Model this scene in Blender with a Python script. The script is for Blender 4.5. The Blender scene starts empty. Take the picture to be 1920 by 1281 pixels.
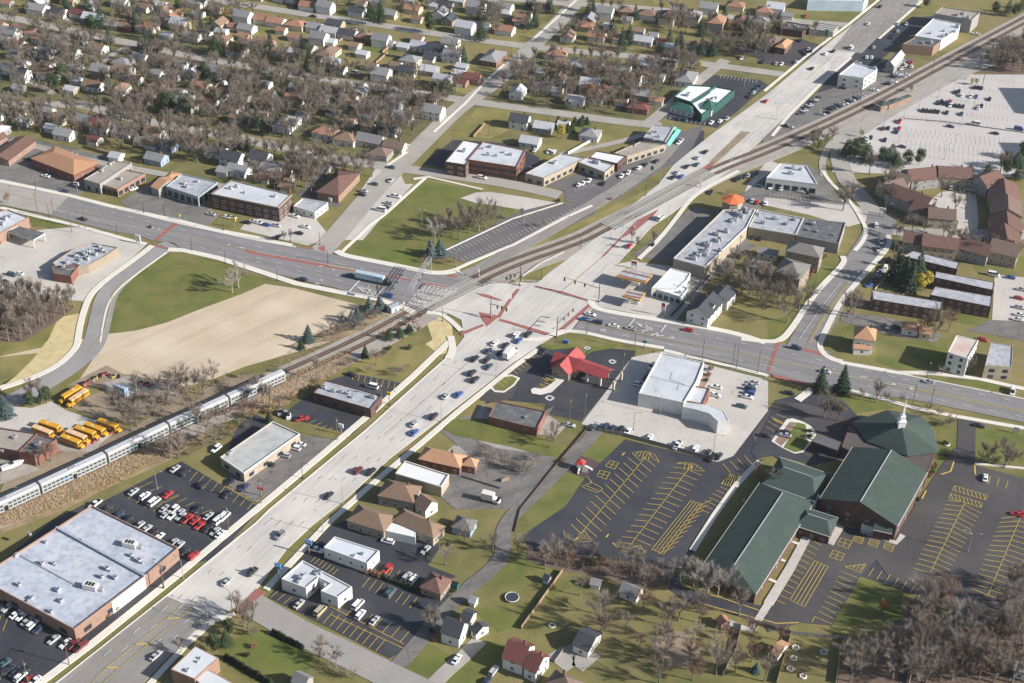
import bpy, math, random
from math import radians, sin, cos, pi, atan2
from mathutils import Vector, Matrix
from mathutils.geometry import tessellate_polygon
S = bpy.context.scene
C = S.collection
rnd = random.Random(7)

# ---------------------------------------------------------------- camera, sky, sun, exposure
FPX, TILT, ROLL, ALT = 2682.2, 0.5958, 0.023886, 337.04     # focal length (px of a 1920 wide frame), tilt, roll, height (m)
cam = bpy.data.cameras.new('camera'); camo = bpy.data.objects.new('camera', cam); C.objects.link(camo)
cam.sensor_width = 36; cam.lens = 36 * FPX / 1920; cam.clip_start = 5; cam.clip_end = 6000
camo.matrix_world = Matrix.Translation((0, 0, ALT)) @ Matrix.Rotation(pi / 2 - TILT, 4, 'X') @ Matrix.Rotation(ROLL, 4, 'Z')
S.camera = camo
SUN_EL, SUN_AZ = radians(27), radians(-17)                  # azimuth counted from +X towards +Y
W = bpy.data.worlds.new('World'); S.world = W; W.use_nodes = True
nt = W.node_tree; bg = nt.nodes['Background']; sky = nt.nodes.new('ShaderNodeTexSky'); sky.sky_type = 'NISHITA'
sky.sun_disc = False; sky.sun_elevation = SUN_EL; sky.sun_rotation = pi / 2 - SUN_AZ; sky.air_density = 1.0; sky.dust_density = 1.2
nt.links.new(sky.outputs[0], bg.inputs[0]); bg.inputs[1].default_value = 0.07
sl = bpy.data.lights.new('sun', 'SUN'); sl.energy = 4.6; sl.angle = radians(.5); sl.color = (1, .96, .90)
so = bpy.data.objects.new('sun', sl); C.objects.link(so)
sd = Vector((cos(SUN_EL) * cos(SUN_AZ), cos(SUN_EL) * sin(SUN_AZ), sin(SUN_EL)))
so.rotation_euler = sd.to_track_quat('Z', 'Y').to_euler(); so.location = sd * 500
S.view_settings.view_transform = 'Standard'; S.view_settings.look = 'None'; S.view_settings.gamma = 1
S.view_settings.exposure = 0.9

# ---------------------------------------------------------------- photo pixel -> ground point
def G(px, py=None, z=0.):
    if py is None: px, py = px
    x = (px - 960) / FPX; y = (py - 640.5) / FPX
    c, s = cos(ROLL), sin(ROLL)
    x, y = c * x + s * y, -s * x + c * y
    dz = sin(TILT) + y * cos(TILT); dy = cos(TILT) - y * sin(TILT)
    t = (ALT - z) / dz
    return Vector((x * t, dy * t, z))
def PX(w):
    X, Y, Z = w[0], w[1], w[2] - ALT
    zc = Y * cos(TILT) - Z * sin(TILT); yc = -(Y * sin(TILT) + Z * cos(TILT))
    x, y = X / zc, yc / zc; c, s = cos(ROLL), sin(ROLL)
    return (960 + FPX * (c * x - s * y), 640.5 + FPX * (s * x + c * y))
def N(s): return [tuple(float(v) for v in p.split(',')) for p in s.split()]
def Q(c, r, s):                                   # survey sheet (c, r), four units to a pixel
    return [(480 * c + x / 4, 320 * r + y / 4) for x, y in N(s)]
D1, D2, DM, DE = radians(-20), radians(70), radians(60), radians(-19)   # street grid, main road, cross road

# ---------------------------------------------------------------- materials
MATS = {}
def mat(name, col, rough=.85, var=.25, sc=.15, col2=None, fine=3., metal=0., spec=.3, rnd_amt=0., coord='W', stretch=None, emit=None, bump=0):
    if name in MATS: return MATS[name]
    m = bpy.data.materials.new(name); m.use_nodes = True; t = m.node_tree; n = t.nodes; L = t.links.new
    b = n['Principled BSDF']; b.inputs['Roughness'].default_value = rough; b.inputs['Metallic'].default_value = metal
    b.inputs['Specular IOR Level'].default_value = spec
    if coord == 'W': g = n.new('ShaderNodeNewGeometry'); vec = g.outputs['Position']
    else: g = n.new('ShaderNodeTexCoord'); vec = g.outputs['Object']
    if stretch:
        mp = n.new('ShaderNodeMapping'); mp.inputs['Rotation'].default_value = (0, 0, -stretch[0]); L(vec, mp.inputs[0])
        mq = n.new('ShaderNodeMapping'); mq.inputs['Scale'].default_value = (1, stretch[1], 1); L(mp.outputs[0], mq.inputs[0]); vec2 = mq.outputs[0]
    else: vec2 = vec
    def noise(s, v, d=4):
        q = n.new('ShaderNodeTexNoise'); q.inputs['Scale'].default_value = s; q.inputs['Detail'].default_value = d; q.inputs['Roughness'].default_value = .65
        L(v, q.inputs['Vector']); return q.outputs['Fac']
    a = noise(sc, vec2); f = noise(fine, vec, 3)
    def rng(o, lo, hi, a0=.3, a1=.7):
        q = n.new('ShaderNodeMapRange'); q.inputs[1].default_value = a0; q.inputs[2].default_value = a1; q.inputs[3].default_value = lo; q.inputs[4].default_value = hi
        L(o, q.inputs[0]); return q.outputs[0]
    mx = n.new('ShaderNodeMix'); mx.data_type = 'RGBA'
    c2 = col2 or tuple(c * (1 - var) for c in col)
    mx.inputs[6].default_value = (*col, 1); mx.inputs[7].default_value = (*c2, 1); L(rng(a, 0, 1), mx.inputs[0])
    hv = n.new('ShaderNodeHueSaturation'); L(mx.outputs[2], hv.inputs['Color'])
    v1 = rng(f, 1 + var * .5, 1 - var * .5)
    if rnd_amt:
        oi = n.new('ShaderNodeObjectInfo'); v2 = rng(oi.outputs['Random'], 1 - rnd_amt, 1 + rnd_amt, 0, 1)
        mm = n.new('ShaderNodeMath'); mm.operation = 'MULTIPLY'; L(v1, mm.inputs[0]); L(v2, mm.inputs[1]); v1 = mm.outputs[0]
    L(v1, hv.inputs['Value']); L(hv.outputs[0], b.inputs['Base Color'])
    m['out'] = ''
    MATS[name] = m; return m
def overlay(m, kind, col, lo, hi, sc, ang=0, w=.02):   # joints / cracks / blotches laid over a material's colour
    t = m.node_tree; n = t.nodes; L = t.links.new; b = n['Principled BSDF']; src = b.inputs['Base Color'].links[0].from_socket
    g = n.new('ShaderNodeNewGeometry'); mp = n.new('ShaderNodeMapping'); mp.inputs['Rotation'].default_value = (0, 0, -ang); L(g.outputs['Position'], mp.inputs[0])
    if kind == 'joint':
        q = n.new('ShaderNodeTexBrick'); q.offset = 0; q.inputs['Scale'].default_value = 1; q.inputs['Mortar Size'].default_value = w
        q.inputs['Brick Width'].default_value = sc; q.inputs['Row Height'].default_value = sc * .8; L(mp.outputs[0], q.inputs['Vector']); o = q.outputs['Fac']
    elif kind == 'crack':
        nz = n.new('ShaderNodeTexNoise'); nz.inputs['Scale'].default_value = .3; L(mp.outputs[0], nz.inputs['Vector'])
        ad = n.new('ShaderNodeVectorMath'); ad.operation = 'MULTIPLY_ADD'; L(nz.outputs['Color'], ad.inputs[0]); ad.inputs[1].default_value = (4, 4, 0); L(mp.outputs[0], ad.inputs[2])
        q = n.new('ShaderNodeTexVoronoi'); q.feature = 'DISTANCE_TO_EDGE'; q.inputs['Scale'].default_value = sc; L(ad.outputs[0], q.inputs['Vector'])
        r = n.new('ShaderNodeMapRange'); r.inputs[1].default_value = 0; r.inputs[2].default_value = w; r.inputs[3].default_value = 1; r.inputs[4].default_value = 0; L(q.outputs['Distance'], r.inputs[0]); o = r.outputs[0]
    else:
        if kind == 'streak': mq = n.new('ShaderNodeMapping'); mq.inputs['Scale'].default_value = (.06, 1, 1); L(mp.outputs[0], mq.inputs[0]); mp = mq
        q = n.new('ShaderNodeTexNoise'); q.inputs['Scale'].default_value = sc; q.inputs['Detail'].default_value = 5; L(mp.outputs[0], q.inputs['Vector'])
        r = n.new('ShaderNodeMapRange'); r.inputs[1].default_value = .45; r.inputs[2].default_value = .68; L(q.outputs['Fac'], r.inputs[0]); o = r.outputs[0]
    r2 = n.new('ShaderNodeMath'); r2.operation = 'MULTIPLY'; r2.inputs[1].default_value = hi; L(o, r2.inputs[0])
    mx = n.new('ShaderNodeMix'); mx.data_type = 'RGBA'; L(r2.outputs[0], mx.inputs[0]); L(src, mx.inputs[6]); mx.inputs[7].default_value = (*col, 1)
    L(mx.outputs[2], b.inputs['Base Color']); return m
def V(r, g, b):                                   # sRGB 0-255 -> linear
    return tuple(((c / 255) / 12.92 if c < 11 else ((c / 255 + .055) / 1.055) ** 2.4) for c in (r, g, b))
GR = mat('grass', (.14, .14, .036), .95, .35, .035, (.21, .165, .075), 1.2); overlay(GR, 'blot', (.075, .088, .026), 0, .7, .018); overlay(GR, 'blot', (.26, .20, .10), 0, .4, .11)
LAWN = mat('lawn', (.105, .135, .026), .95, .3, .05, (.15, .14, .042), 1.5); overlay(LAWN, 'blot', (.20, .155, .07), 0, .6, .045); overlay(LAWN, 'blot', (.055, .085, .018), 0, .5, .12)
LAWND = mat('dry_lawn', (.17, .16, .045), .95, .3, .05, (.27, .21, .09), 1.5); overlay(LAWND, 'blot', (.085, .10, .028), 0, .6, .07)
BROWN = mat('dead_grass', (.36, .27, .165), .95, .3, .12, (.17, .125, .07), 1.5)
STRAW = mat('straw_mat', (.50, .40, .285), .95, .12, .04, (.46, .37, .27), 1., stretch=(radians(45), 6)); overlay(STRAW, 'streak', (.33, .27, .20), 0, .4, .12, radians(47)); overlay(STRAW, 'streak', (.36, .285, .21), 0, .5, .3, radians(45)); overlay(STRAW, 'blot', (.62, .53, .42), 0, .5, .04)
MULCH = mat('straw_yellow', (.55, .45, .24), .95, .25, .25, (.40, .32, .17), 2.)
DIRT = mat('dirt', (.30, .235, .17), .95, .3, .15, (.20, .16, .11), 2.)
CONC = mat('road_concrete', (.51, .48, .445), .85, .10, .05, (.42, .395, .37), 2., stretch=(DM, 7)); overlay(CONC, 'joint', (.40, .37, .34), 0, .5, 4.6, DM, .05); overlay(CONC, 'streak', (.33, .315, .30), 0, .5, .5, DM); overlay(CONC, 'blot', (.62, .58, .52), 0, .5, .05)
CONC2 = mat('street_concrete', (.36, .33, .295), .9, .16, .08, (.28, .26, .235), 2.); overlay(CONC2, 'joint', (.24, .225, .2), 0, .4, 5., D1, .05)
LOTC = mat('lot_concrete', (.50, .46, .42), .9, .15, .05, (.40, .37, .34), 1.5); overlay(LOTC, 'crack', (.28, .26, .24), 0, .5, .13, 0, .02)
WALK = mat('sidewalk_concrete', (.64, .60, .53), .9, .1, .3, None, 3.); overlay(WALK, 'joint', (.5, .46, .41), 0, .5, 1.6, DM, .06)
ASPH = mat('road_asphalt', (.215, .205, .205), .85, .12, .05, (.17, .163, .165), 2., stretch=(DE, 8)); overlay(ASPH, 'streak', (.14, .135, .14), 0, .5, .45, DE); overlay(ASPH, 'streak', (.30, .285, .27), 0, .35, .3, DE)
ASPD = mat('road_asphalt_worn', (.27, .25, .23), .9, .15, .07, (.21, .195, .18), 2.); overlay(ASPD, 'streak', (.17, .16, .15), 0, .5, .4, DM)
SEAL = mat('sealed_asphalt', (.031, .034, .045), .7, .2, .03, (.046, .045, .052), 1.2, spec=.4); overlay(SEAL, 'blot', (.085, .08, .08), 0, .4, .06); overlay(SEAL, 'crack', (.09, .088, .09), 0, .3, .08, .3, .01)
SEALW = mat('lot_asphalt', (.052, .047, .049), .8, .25, .05, (.07, .064, .064), 1.5); overlay(SEALW, 'crack', (.12, .11, .105), 0, .4, .1, 0, .012); overlay(SEALW, 'blot', (.10, .095, .092), 0, .5, .04)
OLDLOT = mat('old_asphalt', (.20, .185, .17), .9, .22, .08, (.135, .125, .12), 1.5); overlay(OLDLOT, 'crack', (.07, .065, .06), 0, .6, .12, .4, .03); overlay(OLDLOT, 'streak', (.09, .09, .09), 0, .5, .25, .5)
BRICKP = mat('red_paver', (.31, .12, .105), .9, .2, .5, (.24, .10, .085), 3.)
GRAVEL = mat('gravel', (.36, .325, .29), .95, .3, .2, (.27, .24, .21), 3.)
BALL = mat('ballast', (.31, .285, .26), .95, .3, .15, (.21, .19, .172), 3., stretch=(radians(45), 8))
YEL = mat('yellow_paint', (.62, .43, .07), .8, .25, .6, (.42, .32, .1), 4.)
WHP = mat('white_paint', (.62, .61, .58), .8, .2, .6, (.45, .44, .42), 4.)

# ---------------------------------------------------------------- mesh helpers
class MB:
    def __init__(s): s.v = []; s.f = []; s.m = []; s.mats = []; s.k = 0
    def mt(s, m):
        if m not in s.mats: s.mats.append(m)
        s.k = s.mats.index(m); return s
    def face(s, pts):
        i = len(s.v); s.v += [tuple(p) for p in pts]; s.f.append(tuple(range(i, i + len(pts)))); s.m.append(s.k)
    def box(s, x0, y0, z0, x1, y1, z1, M=None):
        p = [Vector(q) for q in ((x0,y0,z0),(x1,y0,z0),(x1,y1,z0),(x0,y1,z0),(x0,y0,z1),(x1,y0,z1),(x1,y1,z1),(x0,y1,z1))]
        if M: p = [M @ q for q in p]
        i = len(s.v); s.v += [tuple(q) for q in p]
        for f in ((0,3,2,1),(4,5,6,7),(0,1,5,4),(1,2,6,5),(2,3,7,6),(3,0,4,7)): s.f.append(tuple(i + a for a in f)); s.m.append(s.k)
        return s
    def prism(s, pts, z0, z1, cap=True, bot=False):    # pts counter-clockwise 2-D
        n = len(pts)
        for a in range(n):
            p, q = pts[a], pts[(a + 1) % n]
            s.face([(p[0], p[1], z0), (q[0], q[1], z0), (q[0], q[1], z1), (p[0], p[1], z1)])
        if cap: s.poly(pts, z1)
        if bot: s.poly(pts[::-1], z0)
        return s
    def poly(s, pts, z):
        P = [Vector((p[0], p[1], 0)) for p in pts]; i = len(s.v); s.v += [(p[0], p[1], z) for p in pts]
        for t in tessellate_polygon([P]):
            a, b, c = t; cr = (P[b] - P[a]).cross(P[c] - P[a]).z
            s.f.append((i + a, i + b, i + c) if cr > 0 else (i + a, i + c, i + b)); s.m.append(s.k)
    def tube(s, pts, rads, n=6):
        pts = [Vector(p) for p in pts]; R = []
        for k, p in enumerate(pts):
            d = (pts[min(k + 1, len(pts) - 1)] - pts[max(k - 1, 0)]).normalized(); a = d.orthogonal().normalized(); b = d.cross(a)
            r = rads[k] if hasattr(rads, '__len__') else rads
            i = len(s.v); s.v += [tuple(p + (a * cos(2 * pi * j / n) + b * sin(2 * pi * j / n)) * r) for j in range(n)]; R.append(i)
        for k in range(len(pts) - 1):
            for j in range(n): s.f.append((R[k] + j, R[k] + (j + 1) % n, R[k + 1] + (j + 1) % n, R[k + 1] + j)); s.m.append(s.k)
        s.f.append(tuple(R[-1] + j for j in range(n))); s.m.append(s.k); s.f.append(tuple(R[0] + j for j in range(n))[::-1]); s.m.append(s.k)
        return s
    def mesh(s, name, smooth=False):
        me = bpy.data.meshes.new(name); me.from_pydata(s.v, [], s.f)
        for m in s.mats: me.materials.append(m)
        me.polygons.foreach_set('material_index', s.m)
        if smooth: me.polygons.foreach_set('use_smooth', [True] * len(s.f))
        me.update(); return me
    def build(s, name, m=None, parent=None, smooth=False):
        if m is not None and not s.mats: s.mats = [m]
        return obj(name, s.mesh(name, smooth), parent)
def obj(name, me, parent=None, loc=None, rz=0, scale=None):
    o = bpy.data.objects.new(name, me); C.objects.link(o)
    if parent: o.parent = parent
    if loc is not None: o.location = loc
    if rz: o.rotation_euler = (0, 0, rz)
    if scale is not None: o.scale = scale if hasattr(scale, '__len__') else (scale,) * 3
    return o
THINGS = []
def thing(name, look, cat, loc, rz=0, group=None, where=None, full=None, scale=None):
    o = obj(name, None, None, loc, rz, scale); o.empty_display_size = 1; reg(o, look, cat, group, where, full); return o
def reg(o, look, cat, group=None, where=None, full=None):
    o['category'] = cat
    if group: o['group'] = group
    if full: o['label'] = full
    else: THINGS.append((o, look, where))
    return o
def struct(o): o['kind'] = 'structure'; return o
def ccw(P):
    a = sum(P[i][0] * P[(i + 1) % len(P)][1] - P[(i + 1) % len(P)][0] * P[i][1] for i in range(len(P)))
    return list(P) if a > 0 else list(P)[::-1]
ZL = dict(a=.02, b=.07, c=.165, d=.23, e=.25, f=.275, g=.44)
CNT = {}; SURF = []
def lift(z):
    k = min(ZL.values(), key=lambda v: abs(v - z)); CNT[k] = CNT.get(k, 0) + 1; return z + (CNT[k] - 1) * .0015
def zat(x, y):                                     # height of the paving under a point
    best = 0
    for P, zz, bb in SURF:
        if zz > best and bb[0] <= x <= bb[2] and bb[1] <= y <= bb[3]:
            inside = False; j = len(P) - 1
            for i in range(len(P)):
                if (P[i][1] > y) != (P[j][1] > y) and x < (P[j][0] - P[i][0]) * (y - P[i][1]) / (P[j][1] - P[i][1]) + P[i][0]: inside = not inside
                j = i
            if inside: best = zz
    return best
def surf(P, zz):
    SURF.append(([(p[0], p[1]) for p in P], zz, (min(p[0] for p in P), min(p[1] for p in P), max(p[0] for p in P), max(p[1] for p in P))))
def patch(name, pts, m, z=.05, skirt=True):
    z = lift(z); P = ccw([G(p[0], p[1], z).to_2d() for p in pts]); b = MB(); surf(P, z)
    b.prism(P, -.1, z) if skirt else b.poly(P, z)
    return struct(b.build(name, m))
def smooth2(P, it=3):
    P = [Vector(p[:2]) for p in P]
    for _ in range(it):
        R = [P[0]]
        for a, b in zip(P, P[1:]): R += [a * .75 + b * .25, a * .25 + b * .75]
        P = R + [P[-1]]
    return P
def off(P, d):
    R = []
    for i, p in enumerate(P):
        t = (P[min(i + 1, len(P) - 1)] - P[max(i - 1, 0)]).normalized(); R.append(p + Vector((-t.y, t.x)) * d)
    return R
def ribbon(name, pts, w, m, z, sm=True, o=0, world=False):
    z = lift(z); P = [Vector(p[:2]) if world else G(p[0], p[1], z).to_2d() for p in pts]
    if sm: P = smooth2(P)
    A, B = off(P, o + w / 2), off(P, o - w / 2); b = MB(); surf(A + B[::-1], z)
    for i in range(len(P) - 1):
        b.face([(*B[i], z), (*B[i + 1], z), (*A[i + 1], z), (*A[i], z)])
        if z > .2:
            b.face([(*B[i], 0), (*B[i + 1], 0), (*B[i + 1], z), (*B[i], z)]); b.face([(*A[i + 1], 0), (*A[i], 0), (*A[i], z), (*A[i + 1], z)])
    return struct(b.build(name, m))
class Marks:
    def __init__(s, z): s.z = z; s.b = MB()
    def ln(s, p, q, w=.15, m=None):
        p = G(p[0], p[1], s.z).to_2d() if len(p) == 2 and not isinstance(p, Vector) else p.to_2d() if len(p) > 2 else p
        q = G(q[0], q[1], s.z).to_2d() if len(q) == 2 and not isinstance(q, Vector) else q.to_2d() if len(q) > 2 else q
        d = (q - p)
        if d.length < .01: return
        n = Vector((-d.y, d.x)).normalized() * max(w, .18) / 2; s.b.mt(m or YEL)
        s.b.face([(*(p - n), s.z), (*(q - n), s.z), (*(q + n), s.z), (*(p + n), s.z)])
    def path(s, pts, w=.15, m=None, close=False):
        P = list(pts) + ([pts[0]] if close else [])
        for a, b in zip(P, P[1:]): s.ln(a, b, w, m)
    def ticks(s, A, B, n, c0, c1=None, m=None, w=.19):   # n intervals from A to B, each tick runs to A+(c0-A)
        a, b = G(*A, s.z).to_2d(), G(*B, s.z).to_2d(); v = G(*c0, s.z).to_2d() - a
        v1 = (G(*c1, s.z).to_2d() - b) if c1 else v
        for i in range(n + 1):
            t = i / n; p = a.lerp(b, t); s.ln(p, p + v.lerp(v1, t), w, m)
    def dash(s, pts, L=3, gap=9, w=.26, m=None, px=True):
        P = [G(*p, s.z).to_2d() for p in pts] if px else pts; d = 0
        for a, b in zip(P, P[1:]):
            l = (b - a).length; u = (b - a) / l; t = 0
            while t < l:
                s.ln(a + u * t, a + u * min(l, t + L), w, m or WHP); t += L + gap
    def done(s, name='road_markings'): return struct(s.b.build(name))
# ---------------------------------------------------------------- ground, roads, lots
b = MB(); b.face([(-1500, -50, 0), (1500, -50, 0), (1500, 3000, 0), (-1500, 3000, 0)]); struct(b.build('ground', GR))
z = ZL
def PS(name, m, lv, *polys):
    for p in polys: patch(name, p, m, z[lv])
# lawns, bare soil, straw
PS('lawn', LAWN, 'a', Q(0,1,'1170,640 1290,600 1450,625 1640,665 1880,770 1990,850 1800,930 1500,1040 1250,1140 1020,1200 880,1225 770,1230 790,1120 820,1000 880,900 1000,780'),
   Q(1,1,'1265,75 1700,150 1560,215 1920,260 1960,360 1700,480 1400,600 1330,660 1240,760 980,740 760,690 660,620 850,440 1050,260'),
   Q(2,2,'590,670 850,730 800,830 560,1030 380,1240 200,1400 90,1440 20,1440 60,1280 370,920'), N('965,980 980,930 1045,900 1080,1000 1010,1003 975,998'),
   Q(3,2,'330,400 620,330 950,500 800,520 560,560 500,610 330,560 260,470'), Q(3,2,'1240,600 1430,590 1400,870 1390,960 1300,1000 1230,960 1290,830 1270,700'), Q(3,2,'1560,640 1920,700 1920,950 1550,910'),
   Q(3,2,'210,600 330,720 270,800 120,800'), Q(3,1,'410,640 560,650 500,720 390,720'), Q(3,1,'390,730 480,740 360,900 240,1080 230,940 330,820'), Q(3,1,'0,1120 120,1100 230,1000 200,1200 60,1260 0,1270'),
   Q(3,1,'560,1180 800,1080 870,1100 860,1250 520,1300'), Q(3,2,'830,0 1350,0 1330,200 1090,220 960,210 810,150'), Q(3,2,'1340,260 1790,310 1790,385 1340,300'), Q(3,1,'1540,690 1920,640 1920,760 1560,760'),
   Q(3,1,'1290,1060 1680,1100 1620,1160 1500,1150 1280,1120'), Q(1,3,'1110,1180 1270,970 1480,1090 1450,1130 1330,1290 1200,1290'), Q(1,3,'1450,1150 1640,950 1900,1000 1700,1290 1380,1290'),
   Q(0,3,'1650,1050 1900,850 2160,900 2400,980 2300,1200 1900,1280 1730,1180'), Q(2,3,'-200,560 40,330 380,450 250,660 60,860 -100,900 -400,640'), Q(3,3,'700,500 960,560 1250,700 1000,1000 500,940 460,850'),
   Q(1,0,'820,310 1040,330 960,400 790,380'), Q(3,0,'220,110 720,70 640,170 200,160'), Q(0,1,'20,250 560,410 500,470 0,320'), N('815,360 830,372 790,372'))
PS('lawn', LAWND, 'a', Q(1,0,'1670,800 1920,820 1920,960 1760,1040 1480,1020'), Q(1,0,'1460,600 1780,600 1600,730 1380,720'), Q(1,0,'1390,760 1590,790 1440,910 1280,890'), Q(2,0,'150,210 360,140 200,300 60,300'), Q(1,0,'860,60 1400,80 1300,230 900,180'),
   Q(1,1,'850,310 960,330 650,600 600,580'), Q(0,2,'0,0 380,0 280,120 100,290 0,330'), Q(0,1,'180,1000 460,1100 400,1280 150,1290'), Q(2,1,'0,640 620,330 1120,90 1180,110 700,420 400,560 -400,960 -430,850'), Q(2,1,'80,830 600,520 640,520 200,840'),
   Q(1,2,'720,140 1280,20 1380,100 1120,320 960,280 700,240'), Q(2,0,'0,330 110,370 0,460'), Q(2,0,'260,330 620,340 560,410 280,370'), Q(1,0,'880,1150 1140,1120 1020,1230 860,1200'), Q(3,3,'470,850 960,840 1010,1010 700,980'))
PS('straw_field', STRAW, 'a', Q(0,1,'-30,1400 770,1230 1020,1200 1250,1140 1500,1040 1800,930 1990,850 2200,880 2700,1010 2650,1100 2560,1240 2400,1310 2180,1370 1830,1470 1600,1560 1400,1620 900,1520 600,1560 760,1320'),)
PS('straw_strip', MULCH, 'a', Q(0,2,'350,0 560,0 520,80 440,170 300,240 0,330 0,350 130,250 250,130'), Q(0,1,'440,1100 600,1070 560,1300 350,1290'), Q(1,1,'1270,1110 1400,1100 1470,1160 1480,1290 1330,1290'), Q(1,2,'1270,20 1370,-40 1480,-20 1460,80 1380,100'), Q(2,1,'-40,860 40,830 200,850 60,880'))
PS('dirt', DIRT, 'a', Q(0,2,'500,330 800,180 950,260 1300,320 1400,400 1300,520 900,600 700,570 500,480 800,360 690,330'), Q(0,2,'0,1130 450,1000 800,820 1600,440 1900,260 1920,240 1700,270 1400,430 900,690 600,780 300,900 60,1000'),
   Q(2,3,'1130,880 1300,900 1420,1030 1330,1180 1180,1150 1050,1000'), Q(2,3,'1800,560 1830,500 1850,560'))
PS('reed_bank', BROWN, 'a', Q(0,2,'0,1290 400,1100 850,880 1200,700 1920,330 2560,0 2760,-60 2700,60 2400,200 2200,300 1760,560 1400,800 1250,900 800,1100 500,1250 300,1330 0,1440'), Q(1,1,'560,1180 900,980 1100,1090 900,1180 600,1270 200,1330'))
PS('playground_mat', mat('playground_mat', (.10, .065, .07), .95), 'b', Q(2,2,'490,845 660,910 560,1030 380,965'))
# parking lots, and one painted shadow strip by the warehouse
PS('parking_lot', SEAL, 'b', Q(2,2,'850,735 1440,880 1660,860 1920,500 2300,660 2360,760 2240,870 1880,860 1700,1000 1290,1700 1200,1750 1000,1680 700,1630 400,1600 160,1580 90,1500 100,1440 400,1240 560,1010'),
   Q(0,2,'640,1270 1360,900 1960,1250 1640,1600 1560,1640 1340,1700 1300,1560 960,1400'), Q(0,3,'-40,640 420,830 560,960 660,1020 300,1290 -40,1290'), Q(1,2,'260,500 560,290 720,240 1120,320 720,700 300,590 190,580'),
   Q(1,2,'-160,680 -100,600 0,550 120,600 -60,750 -100,840 -130,900 -200,920 -240,890'), Q(2,2,'-40,180 200,20 480,50 540,130 600,40 930,70 900,170 800,260 520,600 240,540 250,470 -80,440 -200,470 -160,360'),
   Q(1,3,'90,640 360,320 560,100 690,60 940,180 1400,240 1290,400 1500,480 1400,560 1520,700 1310,760 1100,1040 1000,1100'), Q(3,3,'0,900 -80,800 0,700 300,160 440,110 560,100 760,160 960,240 1100,0 1300,-200 1560,-300 1920,-160 1920,860 1300,700 980,580 690,480 480,850 250,830 60,830'),
   Q(3,2,'560,440 900,800 330,930 80,860 -200,870 -80,640 60,440 320,380'), Q(3,0,'320,760 600,400 1080,130 1260,120 990,330 820,470 700,560'), Q(3,0,'-300,380 -170,340 250,290 420,360 200,500 -60,460 -100,420'),
   Q(2,0,'1480,560 1860,600 1920,640 1540,960 1180,900 1100,860 1250,720'), Q(2,0,'940,1000 1440,980 1440,1060 1300,1180 1000,1250 700,1380 400,1450 300,1380 880,1200'), Q(1,0,'1250,1230 1480,1050 1680,1060 1920,1080 2120,1180 2200,1300 1700,1330'))
PS('parking_lot', SEAL, 'c', Q(2,3,'300,290 1040,300 1230,400 1240,500 1290,560 1400,600 1780,680 1920,720 2040,780 2040,880 1920,860 1560,730 1290,660 1180,580 1130,420 700,330'), Q(0,3,'560,960 1350,330 1480,250 1620,150 1700,200 1430,400 1240,560 900,800 640,1020'), Q(0,3,'0,380 400,60 640,-60 680,0 420,120 100,340 -40,440'))  # last polygon paints the black shadow strip left of the warehouse as dark ground
PS('parking_lot', SEALW, 'c', Q(3,2,'1425,570 1560,590 1550,1010 1400,980 1420,780'), Q(3,3,'0,900 0,740 60,680 300,150 470,110 620,180 900,250 690,490 480,850 250,830'), Q(3,2,'60,440 330,480 620,580 500,760 330,880 120,790 -60,860 -120,700'), Q(3,3,'640,120 1060,20 1290,-330 1400,-480 1560,-350 1920,-250 1920,860 1700,900 1300,700 1220,620 900,480'),
   Q(2,2,'-240,440 -60,190 180,80 240,120 60,260 0,420 -120,460'), Q(3,0,'-60,480 200,290 420,340 300,400 80,480'))
PS('parking_lot', mat('strip_lot', (.11, .105, .108), .85, .2, .08, (.14, .13, .13), 1.5), 'b', Q(1,1,'1400,600 1900,340 2160,240 2260,230 2560,300 2520,340 2000,560 1560,690 1430,640'), Q(2,1,'250,110 700,-60 900,-100 1160,-260 1440,-340 1300,-80 1100,0 780,220 560,290 400,230 390,150'), Q(1,1,'440,120 640,-60 560,-60 300,180 420,250 620,270 640,220'))
PS('parking_lot', LOTC, 'b', Q(2,2,'1150,70 1480,180 1920,290 1920,520 1660,860 1540,905 840,710 520,620 900,120'), Q(0,1,'340,440 600,420 1090,560 640,980 520,970 120,940 -40,860 -40,500 200,460'), 
   Q(2,1,'560,740 900,680 1220,720 1460,800 1180,1120 600,1010 500,900'), Q(0,1,'1850,380 2250,300 2350,340 2480,500 2300,560 1800,440'), Q(3,1,'0,-80 340,40 520,200 850,350 600,420 300,330 -200,220 -150,100'), Q(3,1,'1200,230 1300,160 1400,150 1560,180 1580,380 1540,560 1440,520 1400,480 1430,380 1370,330 1270,300'),
   Q(1,1,'900,-20 1040,-60 1120,100 1180,100 960,330 800,520 520,520 620,420 700,280'), Q(3,1,'1700,780 1920,800 1920,1130 1680,1120'))
PS('parking_lot', mat('commuter_lot', (.47, .44, .42), .9, .08, .05, (.42, .39, .37), 1.5), 'b', Q(3,0,'560,1010 480,1290 1920,1330 2100,1330 2100,560 1540,560 1400,520 1440,590 1050,740 760,900'))
PS('parking_lot', LOTC, 'b', Q(0,2,'-40,500 0,480 240,500 380,450 500,520 620,560 900,650 760,760 600,720 420,760 300,700 0,640 -40,640'))
PS('parking_lot', GRAVEL, 'b', Q(0,2,'0,640 300,700 420,760 600,720 760,760 700,830 420,820 100,830 0,900'), Q(0,2,'0,860 120,880 300,960 0,1070'), Q(0,2,'780,310 960,260 1240,330 1340,400 1000,400 800,370'), Q(2,2,'-220,470 -100,620 100,590 260,540 400,640 200,850 -400,760'),
   Q(2,2,'-440,780 -200,800 160,860 140,1010 60,1150 -400,1000 -560,880'), N('752,562 800,572 790,590 720,590'))
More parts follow.
